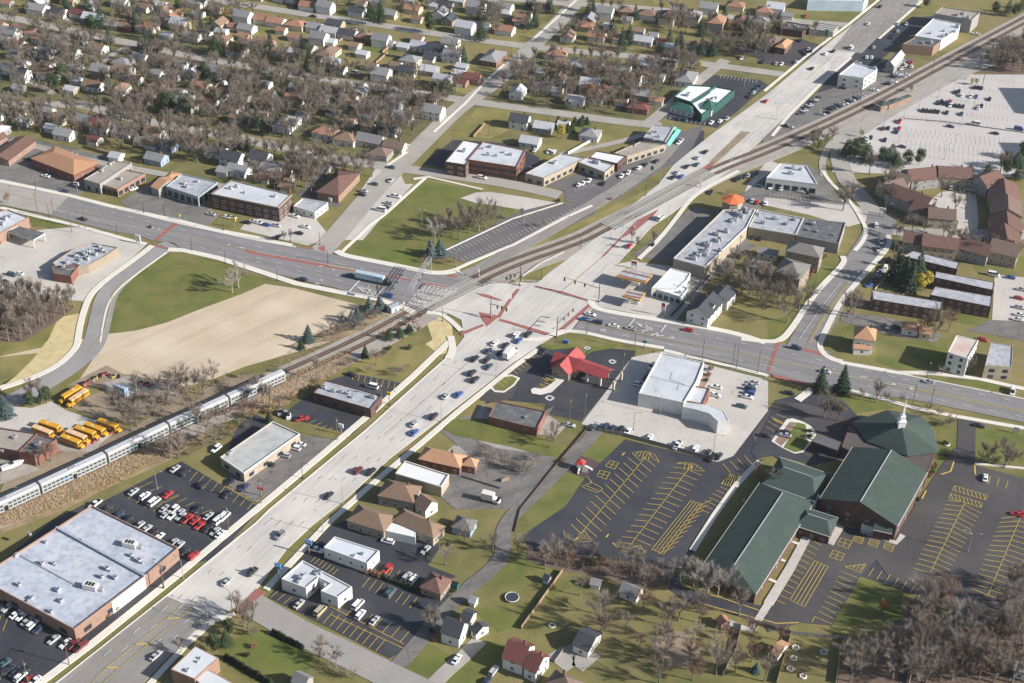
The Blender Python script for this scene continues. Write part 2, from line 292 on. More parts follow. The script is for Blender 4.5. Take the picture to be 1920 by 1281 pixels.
PS('parking_lot', OLDLOT, 'b', Q(1,2,'-160,900 330,700 620,740 0,1210 -240,1060'), Q(1,2,'1640,900 2200,980 2000,1250 1500,1260 1300,1100'), Q(0,0,'-30,1010 260,1050 900,1200 420,1600 -30,1500'), Q(0,1,'900,240 1100,100 1280,20 1240,200 1600,280 1500,330 1340,390 1000,290'), Q(0,1,'1230,250 1650,320 1560,420 1340,400 1150,310'),
   Q(2,1,'900,640 1340,280 1530,290 1220,700'), Q(1,2,'1390,680 1550,560 2000,620 2240,480 2100,680 1560,700 1800,800 2240,860 2200,1000 1600,850'), Q(3,0,'-40,1000 370,700 560,640 830,470 1100,430 1060,560 760,760 400,900 0,1060 -40,1080'), Q(2,1,'1530,300 1700,200 1900,40 2200,-60 2360,60 2440,180 2500,260 1900,200 1840,330 1900,280 1760,560 1620,600'),
   Q(3,1,'1660,1120 1920,1130 1920,1280 1740,1240 1500,1200'), Q(3,1,'560,1060 900,1100 1300,1230 1260,1290 860,1220 540,1130'), Q(2,1,'1500,560 1700,520 1840,560 1700,640 1600,780 1500,800 1280,1100 1220,1120 1440,820'))
# residential streets (centre line, width)
RES = [('0,365',), ]
def st(pts, w, m=None, lv='c', name='residential_street', sm=True): return ribbon(name, pts, w, m or CONC2, z[lv], sm)
st(N('-60,185 0,190 60,200 148,193 210,212 275,228 350,244 425,253 480,267 570,285 640,300 755,316 840,328 960,345 1050,366'), 8.5)
st(N('-40,24 0,30 60,41 130,57 190,70 250,82 330,100 440,120 560,142 650,155 740,167 850,185 960,201 1085,217 1160,228 1240,236'), 8)
st(N('300,-14 480,12 560,25 655,38 750,53 860,70 955,83 1035,92 1150,103 1240,110 1330,121 1400,130 1470,140'), 8)
st(N('760,-22 900,-10 980,2 1130,10 1240,18 1340,30 1440,36 1520,42 1590,47'), 8)
st(N('595,480 640,430 700,358 760,300 820,240 858,203 905,172 945,140 1000,85 1050,40 1100,-20'), 11)
st(N('1215,232 1240,212 1290,168 1340,128 1360,112'), 7)
st(N('180,122 215,100 245,84'), 4, lv='c', name='driveway')
st(N('100,176 60,152 20,147'), 4, name='driveway'); st(N('60,20 140,40'), 3, name='driveway')
st(N('480,333 560,300 600,285'), 4, SEALW, name='alley'); st(N('1050,290 1180,262 1240,240'), 4, name='alley')
st(N('20,262 110,285 160,300 300,325 420,350'), 5, name='alley')
# curved street at left, street behind the strip plaza, side street and lane at bottom
st(N('322,458 285,478 235,515 200,550 190,590 184,620 172,655 130,690 90,715 40,745 -40,775'), 9.5, mat('curved_street', (.29, .275, .265), .9, .15, .06, (.23, .22, .215), 2.), 'c', 'street')
st(N('1940,440 1700,438 1655,425 1640,400 1618,372 1592,345 1580,320 1572,290 1585,262 1640,225 1700,190 1790,140 1860,115'), 9.5, CONC2, 'c', 'street')
st(N('1500,662 1540,590 1580,530 1620,480 1650,430 1655,400'), 13.5, ASPH, 'd', 'street')
patch('street', N('1488,640 1515,640 1560,662 1470,662'), ASPH, z['d'])
st(N('450,1120 560,1185 640,1222 720,1262 800,1300'), 10, mat('side_street', (.30, .28, .265), .9, .15, .1, (.25, .235, .22), 2.), 'd', 'street')
st(N('1125,800 1060,870 1000,930 960,965 940,1000 945,1040 920,1070 880,1100 830,1150 780,1210 700,1300'), 5.5, OLDLOT, 'c', 'lane')
st(N('1640,200 1560,262 1540,300 1545,330'), 3.5, CONC2, 'c', 'path')
st(Q(1,3,'1330,1290 1440,1180 1560,1080 1680,960'), 5, CONC2, 'c', 'driveway'); st(Q(2,3,'330,1140 450,1060 540,1100 600,1140'), 9, CONC2, 'b', 'driveway')
st(Q(2,1,'1180,1120 1420,830 1500,720 1560,620'), 5, CONC2, 'c', 'driveway'); st(Q(3,0,'1700,250 1560,400 1430,590'), 9, CONC2, 'c', 'driveway')
# frontage road by the tracks
st(N('850,525 900,505 960,470 1040,425 1110,385 1160,355 1230,305 1260,270'), 8, ASPD, 'd', 'frontage_road', False)
# main roads
patch('main_road', N('60,1310 160,1237 312,1117 480,980 505,955 685,807 762,737 847,662 870,632 865,600 835,585 800,578 855,548 915,532 1007,530 1035,507 1120,445 1172,395 1235,345 1262,310 1330,255 1440,175 1560,75 1600,45 1680,-20 1745,-20 1712,17 1620,82 1577,125 1472,220 1440,250 1365,322 1310,362 1260,400 1222,425 1160,492 1140,500 1115,540 1108,562 1107,578 1085,600 1068,622 1035,632 1010,647 960,682 827,785 730,860 655,930 585,985 537,1030 485,1100 440,1140 400,1155 355,1192 240,1310'), CONC, z['d'])
patch('main_road', N('60,1310 160,1237 312,1117 400,1157 372,1175 355,1192 240,1310'), ASPD, z['e'])
patch('main_road', Q(3,0,'480,370 700,400 860,240 1090,70 1130,0 1240,-80 860,-80 860,0 640,180'), ASPD, z['e'])
patch('cross_road', N('-40,328 0,337 112,362 200,385 335,417 480,447 555,462 640,480 805,510 855,520 893,530 845,552 802,578 787,585 730,570 630,540 480,505 342,468 325,455 283,450 260,442 207,433 107,407 0,383 -40,374'), ASPH, z['e'])
patch('cross_road', N('-40,328 0,337 112,362 130,367 95,402 0,383 -40,374'), CONC2, z['f'])
patch('cross_road', N('1070,622 1107,578 1160,587 1260,607 1365,625 1440,642 1500,650 1550,662 1580,677 1685,700 1775,717 1920,747 1980,762 1980,806 1920,792 1790,765 1715,750 1590,732 1530,722 1440,700 1320,670 1245,655 1150,637 1090,625'), ASPH, z['e'])
# red paver medians and crosswalks
for p in (Q(0,1,'1150,520 1310,385 1340,395 1180,525'), Q(0,1,'1150,550 1270,580 1260,592 1150,565'), Q(1,1,'-80,590 0,612 460,688 530,700 700,735 900,770 920,790 700,750 440,710 0,632 -80,610'), Q(1,1,'920,775 1080,792 1210,825 1190,838 1060,808 910,785'), Q(1,1,'1265,835 1500,880 1480,892 1250,848'),
          Q(1,1,'320,572 420,578 440,590 340,580'), Q(1,1,'470,575 515,560 520,610 480,595'), Q(1,1,'1420,780 1540,788 1500,800 1440,795'), Q(1,1,'1640,915 1740,930 1855,975 1820,975 1700,945'), Q(1,1,'1672,1060 1830,1090 1730,1170 1690,1110'), Q(1,1,'1530,1215 1700,1150 1710,1165 1540,1235'),
          Q(1,1,'1800,1100 1900,960 1920,965 1830,1105'), Q(2,1,'0,925 40,885 60,890 0,970'), Q(2,1,'180,865 380,905 590,975 575,985 370,920 170,875'), Q(2,1,'590,985 610,1000 370,1210 340,1200'), Q(2,1,'0,1135 290,1220 260,1240 0,1155'), Q(1,1,'1830,1110 1925,1135 1920,1155 1820,1125'),
          Q(2,1,'670,645 940,370 1100,290 1060,340 940,440 820,510 690,645'), Q(2,0,'1370,1300 1500,1210 1540,1215 1440,1290 1380,1370 1260,1430'), Q(2,1,'1250,105 1400,0 1430,10 1330,90'), Q(3,2,'60,0 100,0 10,230 -10,230'), Q(3,2,'240,45 420,90 420,110 240,65'), Q(3,2,'30,250 60,250 330,320 320,335 40,270'), Q(0,3,'1760,745 1920,575 1990,600 1800,760'), Q(1,3,'-10,590 30,575 30,590 -20,620'), Q(2,0,'1380,1290 1290,1380 1340,1300')):
    patch('brick_paving', p, BRICKP, z['f'])
patch('median', Q(2,0,'1480,1215 1720,985 1790,990 1540,1215'), DIRT, z['f']); patch('median', Q(1,1,'520,700 900,765 920,785 700,745 530,712'), BROWN, z['g'])
patch('traffic_island', N('873,634 893,600 930,612 912,626'), CONC, z['e'])
# sidewalks
def sw(pts, w=1.8, m=None, o=0, sm=False, name='sidewalk'): return ribbon(name, pts, w, m or WALK, z['f'], sm, o)
sw(N('35,1310 170,1208 330,1080 480,955 600,855 700,770 772,707 842,640'), 2.6)
sw(N('352,1202 420,1145'), 2); sw(N('498,1105 540,1060 610,985 700,905 790,830 860,770 960,690 1008,655'), 2.3); sw(N('245,1320 352,1205 400,1163 440,1150'), 2)
ribbon('kerb', N('100,1285 160,1237 312,1117 480,980 505,955 685,807 762,737 847,662'), .5, WALK, z['f'], False)
sw(Q(0,1,'0,75 120,100 500,180 850,270 1340,375 1600,440 1920,500') + Q(1,1,'0,500 270,560'), 2.6); ribbon('kerb', Q(0,1,'0,70 450,170 800,260 1340,395 1920,520') + Q(1,1,'300,572'), .8, WALK, z['f'], False)
sw(Q(0,1,'0,275 400,370 700,445 1000,530 1100,550'), 2.4); sw(Q(0,1,'1260,590 1370,595 1640,655 1920,745') + Q(1,1,'300,845 600,905 900,960 1090,1020 1180,1060'), 3.2)
sw(Q(1,1,'600,600 660,635 900,680 1200,740 1300,765 1420,765 1520,740'), 3.2, sm=True); sw(Q(1,1,'1480,745 1600,690 1900,565') + Q(2,1,'0,560 400,350 600,260'), 1.6)
sw(Q(1,1,'640,610 860,400 960,330 1270,50'), 1.5); sw(Q(1,1,'1180,60 1290,45 1700,140'), 1.4); sw(Q(0,1,'1140,560 1000,670 800,810 680,920 640,1010 600,1150 580,1290') + Q(0,2,'560,60 450,170 300,250 100,320 0,350'), 2.6, sm=True)
ribbon('kerb', Q(0,1,'1250,610 1000,790 870,900 800,1010 770,1160 750,1290'), .7, WALK, z['f'], True)
sw(Q(2,1,'30,1260 210,1270 370,1200 440,1200 560,1215 760,1265') + Q(2,2,'960,20 1140,50'), 2.2, sm=True); sw(Q(2,1,'590,960 600,1010 680,1050 1180,1130 1660,1210 1900,1290'), 3, sm=True)
sw(Q(2,1,'950,660 1080,540 1220,370 1340,200 1500,100 1700,0'), 2, sm=True)
sw(Q(3,0,'30,1020 150,870 400,620 620,430'), 1.8); sw(Q(3,1,'560,640 580,690 360,900 170,1200 80,1280') + Q(3,2,'-20,0 -200,-20'), 2.6, sm=True); sw(Q(3,1,'900,480 920,540 860,620 700,800 540,980 440,1180 390,1280') + Q(3,2,'390,60 460,130 560,150'), 2.4, sm=True)
sw(Q(3,2,'440,110 560,160 760,195 980,235 1200,235 1560,275 1920,355'), 2.4); sw(Q(3,2,'420,335 600,365 900,440 1100,500 1400,560 1920,650'), 2.2); sw(Q(2,2,'1140,65 1400,130 1900,250') + Q(3,2,'0,260'), 2); sw(Q(3,2,'220,440 330,355'), 3)
ribbon('kerb', Q(3,2,'980,240 1200,285 1920,430'), .6, WALK, z['f'], False)
sw(Q(3,0,'0,690 300,440 480,300 640,180 860,0'), 1.5, o=2.5); sw(Q(3,0,'830,290 1080,70 1160,0'), 1.5); sw(Q(2,0,'150,300 480,0'), 1.4); sw(Q(1,0,'1330,990 1560,780 1730,600 1860,480'), 1.4); sw(Q(1,0,'980,1240 1130,1140'), 1.3)
sw(Q(3,1,'410,0 470,90 560,170 640,260 700,360 740,440 720,520 650,600'), 2, sm=True); sw(N('1424,864 1400,888 1378,912 1340,965 1298,1032'), 2.2)
sw(Q(3,3,'0,690 160,430 300,170 470,230 540,100'), 3.2, LOTC); sw(Q(3,3,'60,340 130,370'), 1.2); sw(Q(3,3,'150,210 230,240'), 1.2); sw(Q(3,3,'0,500 60,525'), 1.2); sw(Q(3,3,'0,690 -120,880 -220,860 -350,800'), 2.5, LOTC); sw(Q(3,2,'1550,915 1920,950'), 1); sw(Q(3,3,'700,140 960,230 1010,170'), 2, LOTC)
sw(Q(2,1,'-380,1200 -460,1120 -540,1070 -640,1060'), 2.4, sm=True); sw(Q(1,2,'1460,-40 1480,60 1440,130'), 3, sm=True)
ribbon('kerb', Q(1,1,'1410,600 1900,370') + Q(2,1,'0,360 380,240'), .6, WALK, z['f'], False)
# railway: ballast bed and two tracks
TRK = [G(*p).to_2d() for p in N('-70,985 0,952 90,912 212,855 325,800 432,752 532,706 680,640 780,585 855,545 955,495 1085,452 1135,425 1240,375 1335,320 1440,282 1615,203 1790,108 1915,42 1990,0')]
def tline(o): return off(smooth2(TRK, 2), o)
bb = ribbon('railway_bed', TRK, 13, BALL, .2, True, 0, True); bb2 = ribbon('railway_bed', TRK, 17, GRAVEL, .17, True, -2, True)
RUST = mat('rail_steel', (.12, .07, .05), .5, .3, 1., metal=.4); TIE = mat('sleeper_wood', (.075, .055, .045), .95, .3, 1.)
for o in (-2.6, 2.6):
    t = struct(ribbon('railway_track', TRK, 2.7, mat('track_bed_oil', (.115, .088, .072), .95, .3, .3, (.17, .13, .105), 2.), .235, True, o, True))
    for r in (-.76, .76):
        P = tline(o + r); b = MB()
        for a, c in zip(P, P[1:]):
            n = Vector((-(c - a).y, (c - a).x)).normalized() * .06
            b.face([(*(a - n), 0.5), (*(c - n), 0.5), (*(c + n), 0.5), (*(a + n), 0.5)]); b.face([(*(a - n), .2), (*(c - n), .2), (*(c - n), 0.5), (*(a - n), 0.5)]); b.face([(*(c + n), .2), (*(a + n), .2), (*(a + n), 0.5), (*(c + n), 0.5)])
        r_ = b.build('rail', RUST); r_.parent = t
# level crossing panels
for A in (N('795,577 893,528'), N('1140,425 1330,322')):
    a, c = G(*A[0], .2).to_2d(), G(*A[1], .2).to_2d()
    for o in (-4.3, -2.6, -.9, .9, 2.6, 4.3):
        ribbon('crossing_panel', off([a, c], o), 1.2, mat('crossing_panel', (.30, .29, .27), 8e-1, .15, .5), .46, False, 0, True)
PS('lawn', LAWN, 'c', N('832,803 850,786 915,787 1000,812 1048,822 1062,838 1040,856 1010,853 960,838 900,826 850,815'))
PS('concrete_pad', LOTC, 'b', [(820 + x / 6, 360 + y / 6) for x, y in N('260,70 440,5 600,0 1000,60 1330,120 970,205 640,150 420,120')])
K6 = lambda s: [(1340 + x / 6.4, 760 + y / 6.4) for x, y in N(s)]
PS('kerb_island', WALK, 'd', K6('680,430 860,170 930,155 1060,195 1150,245 1225,340 1180,430 1060,565 960,580 810,510'), Q(2,2,'-170,345 -90,260 0,250 60,275 20,330 -60,385 -130,380'))
PS('lawn', LAWN, 'e', K6('990,205 1090,230 1110,330 1080,390 1130,430 1060,545 960,565 825,505 900,385 880,350'), Q(2,2,'-150,340 -85,270 0,262 40,280 10,322 -60,372 -125,368'), Q(2,2,'200,30 420,20 520,40 300,62 240,55'), Q(2,2,'540,110 600,45 790,20 780,45 600,75'))
PS('planting_bed', mat('mulch_pink', (.27, .18, .15), .95, .3, .4, (.20, .14, .12), 3.), 'e', K6('720,430 900,200 985,205 880,350 890,400 800,490'), Q(2,2,'1420,240 1500,240 1440,350 1470,370 1420,460 1370,450 1400,300'))
PS('parking_lot', SEAL, 'c', K6('1000,120 1100,190 1300,330 1640,330 1560,480 1200,560 1100,560 1000,580 760,640 700,600 500,640 430,560 560,300 700,40'))
# lane markings
mk = Marks(.47)
DL = lambda x0, y0, x1, y1, f: (x0 + (x1 - x0) * f, y0 + (y1 - y0) * f)
for f in (.18, .34, .66, .82):                                   # main road lanes between the kerbs
    mk.dash([DL(160,1237,355,1192,f), DL(312,1117,430,1145,f)], 3, 9)
YD = Q(0,3,'690,1280 800,1165 1020,990 1250,800 1370,700'); YD2 = Q(0,3,'780,1280 900,1165 1120,985 1350,795 1450,710')
mk.path(YD, .2); mk.path(YD2, .2)
for a, c in (('800,1168', '900,1168'), ('1010,993', '1125,988'), ('1250,800', '1350,795')): mk.ln(Q(0,3,a)[0], Q(0,3,c)[0], .5)
for f in (.2, .4): mk.dash([DL(312,1117,430,1145,f), DL(480,980,585,985,f), DL(762,737,830,785,f), DL(847,662,960,682,f)], 2.5, 12)
for f in (.62, .8): mk.dash([DL(480,980,585,985,f), DL(762,737,830,785,f), DL(847,662,960,682,f)], 2.5, 12)
mk.ln((722,815), (925,640), .2, mat('faded_yellow', (.60, .50, .30), .9)); mk.path(Q(2,1,'380,900 580,735 690,640'), .25)
for f in (.25, .45): mk.dash([DL(1120,445,1222,425,f), DL(1235,345,1310,362,f), DL(1440,175,1472,220,f), DL(1560,75,1620,82,f), DL(1655,0,1712,17,f)], 3, 10)
for f in (.7, .85): mk.dash([DL(1262,310,1365,322,f), DL(1440,175,1472,220,f), DL(1560,75,1620,82,f), DL(1655,0,1712,17,f)], 3, 10)
mk.path([DL(1500,125,1525,175,.5), DL(1560,75,1620,82,.52), DL(1655,0,1712,17,.52)], .2)
mk.path(N('0,358 112,386 200,408 335,440 480,472'), .18, YEL)
for f in (.25, .75): mk.dash([DL(0,337,0,383,f), DL(112,362,107,407,f), DL(335,417,342,468,f), DL(480,447,480,505,f), DL(640,480,630,540,f), DL(800,510,730,570,f)], 3, 7)
mk.dash([DL(480,447,480,505,.62), DL(640,480,630,540,.62)], 3, 7)
mk.path(Q(1,1,'0,608 450,690 920,770 1220,825'), .2, WHP); mk.path(Q(1,1,'1250,830 1510,882 1480,895 1250,850'), .22, WHP)
for f in (.2, .78): mk.dash([DL(1107,578,1075,622,f), DL(1260,607,1245,655,f), DL(1440,642,1440,700,f), DL(1685,700,1715,750,f), DL(1920,747,1920,792,f)], 3, 7)
YC = [DL(1107,578,1075,622,.55), DL(1260,607,1245,655,.6), DL(1440,642,1440,700,.55), DL(1590,680,1590,732,.5), DL(1685,700,1715,750,.55), DL(1790,718,1790,765,.6), DL(1920,747,1920,792,.6)]
mk.path(YC, .22); mk.path([(x, y - 3) for x, y in YC[4:]], .2); mk.path(N('1540,690 1600,700 1660,714 1720,727'), .2, WHP)
mk.path(Q(3,1,'600,830 400,1110 300,1290'), .22); mk.path(Q(3,1,'610,836 410,1116 310,1294'), .22); mk.path(Q(3,1,'545,840 400,1020 230,1270'), .2, WHP)
mk.path(N('238,520 212,550 205,585 196,620 170,655'), .14, YEL)
# stop bars and crosshatching before the tracks
mk.ln(*Q(1,1,'695,910 775,825'), .7, WHP); mk.ln(*Q(1,1,'900,945 985,855'), .7, WHP); mk.ln(*Q(2,1,'875,1165 920,1110'), .6, WHP); mk.ln(*Q(2,1,'1115,1210 1155,1155'), .6, WHP); mk.ln(*Q(1,1,'1490,745 1560,780'), .5, WHP); mk.ln(*Q(2,1,'570,1060 610,1025'), .6, WHP)
for i in range(9):                                               # zigzag keep-clear bands
    for (cx, cy, sx) in ((752, 905, 1), (930, 1172, .8)):
        c_, r_ = (1, 1) if sx == 1 else (2, 1); o0 = Q(c_, r_, f'{cx + i * 14 * sx},{cy - 38 * sx + i * 3}')[0]; q0 = Q(c_, r_, f'{cx + 60 * sx + i * 14 * sx * (1 if i % 2 else .8)},{cy + 10 * sx + (i % 3) * 6}')[0]; r0 = Q(c_, r_, f'{cx + 95 * sx - i * 5},{cy - 45 * sx + i * 12 * sx}')[0]
        mk.ln(o0, q0, .3, WHP); mk.ln(q0, r0, .3, WHP)
A0, A1, B0, B1 = Q(1,1,'1250,850 1520,895 1130,1010 1250,1035')
for i in range(9): mk.ln(DL(*A0, *A1, i / 8), DL(*B0, *B1, i / 8), .35, WHP)
for i in range(9): mk.ln(DL(*A0, *A1, i / 8), DL(*B0, *B1, max(0, i / 8 - .55)) if i > 4 else DL(*A0, *B0, .25 + i / 6.), .35, WHP)
for i in range(6): mk.ln(DL(*A0, *B0, i / 6), DL(*A1, *B1, i / 6), .3, WHP)
for s in ('1120,430 1150,425 1140,437', '1170,440 1200,438 1190,448', '1700,560 1730,552', '1790,580 1830,576 1825,585'): mk.path(Q(0,1,s), .5, WHP)
for s in ('470,720 500,715', '570,745 590,740', '480,820 500,815 490,830', '440,850 470,845 465,856'): mk.path(Q(1,1,s), .5, WHP)
for s in ('660,1195 700,1190 690,1205', '1040,1235 1100,1215 1080,1240 1140,1235', '1160,1250 1220,1260 1190,1240'): mk.path(Q(2,1,s), .5, WHP)
for s in ('920,325 960,312 940,330', '1050,350 1100,350 1080,365 1060,355', '480,205 510,215', '690,265 740,270'): mk.path(Q(3,2,s), .5, WHP)
mk.done()
# parking stalls
pk = Marks(.26)
def q1(c, r, s): return Q(c, r, s)[0]
def T(c, r, s, n, m=None, both=None, w=.15):
    P = Q(c, r, s); pk.ticks(P[0], P[1], n, P[2], P[3] if len(P) > 3 else None, m, w)
# church lot, near: two spines with slanted stalls
for s, n, side in (('1030,840 650,1290', 13, ('1105,905', '935,795')),):
    pass
P = Q(2,2,'1030,835 400,1580'); pk.ln(*P, .18); pk.ticks(q1(2,2,'1000,880'), q1(2,2,'560,1400'), 13, q1(2,2,'1075,940')); pk.ticks(q1(2,2,'945,935'), q1(2,2,'520,1445'), 12, q1(2,2,'870,872'))
P = Q(2,2,'1350,925 870,1550'); pk.ln(*P, .18); pk.ticks(q1(2,2,'1320,965'), q1(2,2,'905,1530'), 14, q1(2,2,'1420,1005')); pk.ticks(q1(2,2,'1320,955'), q1(2,2,'905,1520'), 14, q1(2,2,'1215,945'))
for s in ('900,840 960,825 1020,828 1070,850 1105,910 1060,880 1030,840 960,895 900,840', '1230,915 1300,908 1380,925 1445,975 1340,965 1350,925 1230,915', '385,1420 400,1470 460,1500 540,1505 600,1495 540,1420 470,1490', '750,1510 800,1560 900,1590 1000,1590 960,1530 860,1560 750,1510'): pk.path(Q(2,2,s), .15)
for k in range(5): pk.ln(q1(2,2,f'{925+k*24},{858+k*8}'), q1(2,2,f'{950+k*22},{828+k*2}'), .12); pk.ln(q1(2,2,f'{1290+k*28},{965-k*3}'), q1(2,2,f'{1300+k*30},{912+k*9}'), .12); pk.ln(q1(2,2,f'{480+k*22},{1500-k*4}'), q1(2,2,f'{520+k*16},{1430+k*12}'), .12)
A, B = Q(2,2,'1340,1195 1050,1560'); v = [q1(2,2,f'{1340+k*22},{1195+k*7}') for k in range(5)]
for k in range(5): pk.ln(v[k], (B[0] + k * 5.5, B[1] + k * 2.2), .15)
pk.ln(v[0], v[4], .15); pk.ln(B, (B[0] + 22, B[1] + 9), .15)
T(2,2,'1500,1190 1220,1540 1380,1240', 9); pk.ln(*Q(2,2,'1500,1190 1130,1680'), .12) if 0 else None
T(2,2,'1800,920 1640,985 1740,855', 3); T(2,2,'1650,1130 1480,1290 1560,1090', 6)
for k in range(6): pk.ln(q1(2,2,f'{1625+k*14},{995+k*5}'), q1(2,2,f'{1575+k*20},{1070+k*4}'), .12)
pk.path(Q(2,2,'1625,995 1710,1020 1680,1095 1570,1070 1625,995'), .12)
def grid2(c, r, s):
    a, b_, c_, d = Q(c, r, s); pk.path([a, b_, c_, d], .13, close=True); m1 = lambda p, q: ((p[0] + q[0]) / 2, (p[1] + q[1]) / 2); pk.ln(m1(a, b_), m1(c_, d), .13); pk.ln(m1(b_, c_), m1(d, a), .13)
for s in ('735,895 800,910 770,960 700,935', '660,968 735,985 705,1035 635,1010'): grid2(2, 2, s)
for s in ('545,195 630,220 600,275 520,245', '490,285 575,315 545,365 460,335'): grid2(3, 3, s)
pk.path(Q(2,2,'530,1095 640,1135 680,1110 650,1085 580,1050'), .12); pk.ln(*Q(2,2,'560,1085 660,1125'), .12)
pk.ln(*Q(2,2,'825,855 845,835'), .5); pk.ln(*Q(2,3,'705,190 725,165'), .5)
# church lots, right
P = [(1680 + x / 4.925, 860 + y / 4.925) for x, y in N('640,400 315,1055 475,385 160,1010 790,480 455,1115 1155,530 850,1260 970,550 700,1200 1190,560')]
pk.ln(P[0], P[1], .18); pk.ticks(P[2], P[3], 15, P[0], P[1]); pk.ticks((P[0][0] - 1, P[0][1] + 5), P[1], 15, (P[4][0] - 1, P[4][1] + 5), P[5])
pk.ln(P[6], P[7], .18); pk.ticks(P[8], P[9], 15, P[6], P[7]); pk.ticks(P[6], P[7], 16, (P[6][0] + 34, P[6][1] + 11))
for r0 in ((540, 250, 845, 340, -18, 42), (505, 320, 800, 410, -14, 42)):
    x0, y0, x1, y1, dx, dy = r0; f = lambda x, y: (1680 + x / 4.925, 860 + y / 4.925)
    pk.path([f(x0, y0), f(x1, y1), f(x1 + dx, y1 + dy), f(x0 + dx, y0 + dy)], .13, close=True)
    for k in range(8): pk.ln(f(x0 + (x1 - x0) * k / 8, y0 + (y1 - y0) * k / 8), f(x0 + (x1 - x0) * (k + .9) / 8 + dx, y0 + (y1 - y0) * (k + .9) / 8 + dy), .2)
T(3,3,'300,195 20,640 400,250 130,690', 12); T(3,3,'550,445 380,745 670,495 490,800', 8); T(3,3,'795,418 1165,570 750,485 1130,635', 6); pk.path(Q(3,3,'330,825 350,785 480,840'), .12)
for k in range(5): pk.ln(q1(3,3,f'{350+k*25},{365+k*11}'), q1(3,3,f'{165+k*27},{660+k*13}'), .2)
pk.ln(*Q(3,3,'350,365 452,410'), .14); pk.ln(*Q(3,3,'165,660 275,712'), .14)
pk.path(Q(3,3,'575,410 735,390 695,455 575,410'), .14)
for k in range(4): pk.ln(q1(3,3,f'{610+k*25},{412+k*9}'), q1(3,3,f'{625+k*32},{404-k*3}'), .14)
for x in (640, 755, 870):
    pk.path([q1(3,3,f'{x+10},{180 + (x-640)*.2}'), q1(3,3,f'{x+80},{195+ (x-640)*.2}'), q1(3,3,f'{x+60},{240+ (x-640)*.25}'), q1(3,3,f'{x-5},{215+ (x-640)*.25}')], .13, close=True)
    for k in range(3): pk.ln(q1(3,3,f'{x+3+k*4},{210+ (x-640)*.23-k*12}'), q1(3,3,f'{x+62+k*5},{225+ (x-640)*.23-k*12}'), .13)
for k in range(7): pk.ln(q1(3,2,f'{25+k*13},{565+k*6}'), q1(3,2,f'{55+k*10},{600+k*4}'), .2)
T(3,2,'0,600 -30,680 90,650', 2); pk.path(Q(3,2,'60,545 160,580'), .12); T(3,2,'1670,1010 1800,1045 1650,1070', 2); T(3,3,'1300,10 1300,10 1310,11', 1)
for s in ('1550,930 1555,1000', '1300,998 1370,975', '1370,975 1395,900', '1185,1120 1155,1180'): pk.path(Q(3,2,s), .5)
pk.path(Q(3,3,'-60,800 60,835 230,830'), .35); pk.path(Q(2,3,'1260,530 1400,600 1560,640 1920,760'), .3)
pk.path(Q(2,3,'1400,680 1560,725 1920,820'), .3)
# bottom lot by the white shop, dealership lots, restaurant lot
T(1,3,'455,810 897,1045 530,725', 9); T(1,3,'110,640 350,765 170,590', 5); T(1,3,'610,745 1080,975 680,670', 7); pk.ln(*Q(1,3,'560,770 1100,1020'), .15); pk.ln(*Q(1,3,'540,700 1110,990'), .15); T(1,3,'795,565 1150,720 855,490', 7); T(1,3,'990,480 1140,540 1030,420', 3); T(1,3,'410,375 575,470 450,335', 6)
T(0,2,'1040,1100 1230,1210 1150,1050', 3); T(0,2,'1040,1100 1420,1300 960,1180', 6); T(0,2,'1420,1050 1910,1290 1480,980', 9); T(0,2,'1270,1180 1640,1350 1340,1150', 6)
T(1,2,'735,240 1090,320 720,290', 8); T(1,2,'390,620 640,740 450,590', 6); T(1,2,'800,550 880,530 800,520', 2); T(2,2,'-100,310 130,100 -60,340', 9); T(2,2,'240,255 190,340 320,290', 4)
T(0,3,'-40,760 60,790 -80,860', 2); T(0,3,'270,900 560,1010 320,870', 3)
W1 = WHP
def T2(x0, y0, x1, y1, n, dx, dy, m=WHP): pk.ticks((x0, y0), (x1, y1), n, (x0 + dx, y0 + dy), None, m, .13)
T2(842, 470, 912, 440, 10, 9, 6); T2(922, 432, 975, 412, 7, 9, 6); T2(985, 405, 1045, 378, 7, 9, 6, YEL)
T2(872, 490, 960, 452, 12, -9, -7); T2(965, 447, 1020, 425, 8, -9, -7); T2(1030, 420, 1090, 394, 8, -9, -7)
T2(1147, 363, 1195, 345, 8, -8, -6); T2(1075, 353, 1110, 345, 5, 6, 5); T2(1200, 300, 1260, 268, 8, -7, -5); T2(1353, 140, 1420, 150, 10, -3, 6)
T2(1238, 222, 1320, 234, 10, 4, -6)
for (x0, y0, x1, y1, n, h) in ((1695, 222, 1870, 242, 20, 7), (1700, 248, 1885, 268, 20, 8), (1705, 256, 1885, 276, 20, 7), (1700, 270, 1890, 290, 21, 8), (1700, 278, 1880, 298, 20, 7), (1735, 296, 1880, 308, 16, 6), (1790, 145, 1900, 155, 14, 5), (1800, 165, 1895, 178, 12, 5), (1780, 190, 1890, 205, 14, 6), (1790, 215, 1890, 226, 12, 5)):
    pk.ticks((x0, y0), (x1, y1), n, (x0 + 1, y0 - h), None, WHP, .2)
T2(1440, 380, 1520, 392, 12, -1, -5); T2(1445, 366, 1530, 378, 12, -1, -4); T2(1190, 440, 1260, 382, 12, 8, 2)
for s in ('560,40 590,48 570,60 540,52', '745,138 780,150 755,168 728,152', '280,405 315,425 285,445 250,425'): pk.path(Q(2,2,s), .8, WHP, True)
for k in range(6): pk.ln(q1(2,2,f'{245+k*14},{262+k*6}'), q1(2,2,f'{270+k*14},{285+k*6}'), .2)
for k in range(4): pk.ln(q1(2,2,f'{235-k*12},{285+k*16}'), q1(2,2,f'{310-k*14},{310+k*16}'), .15)
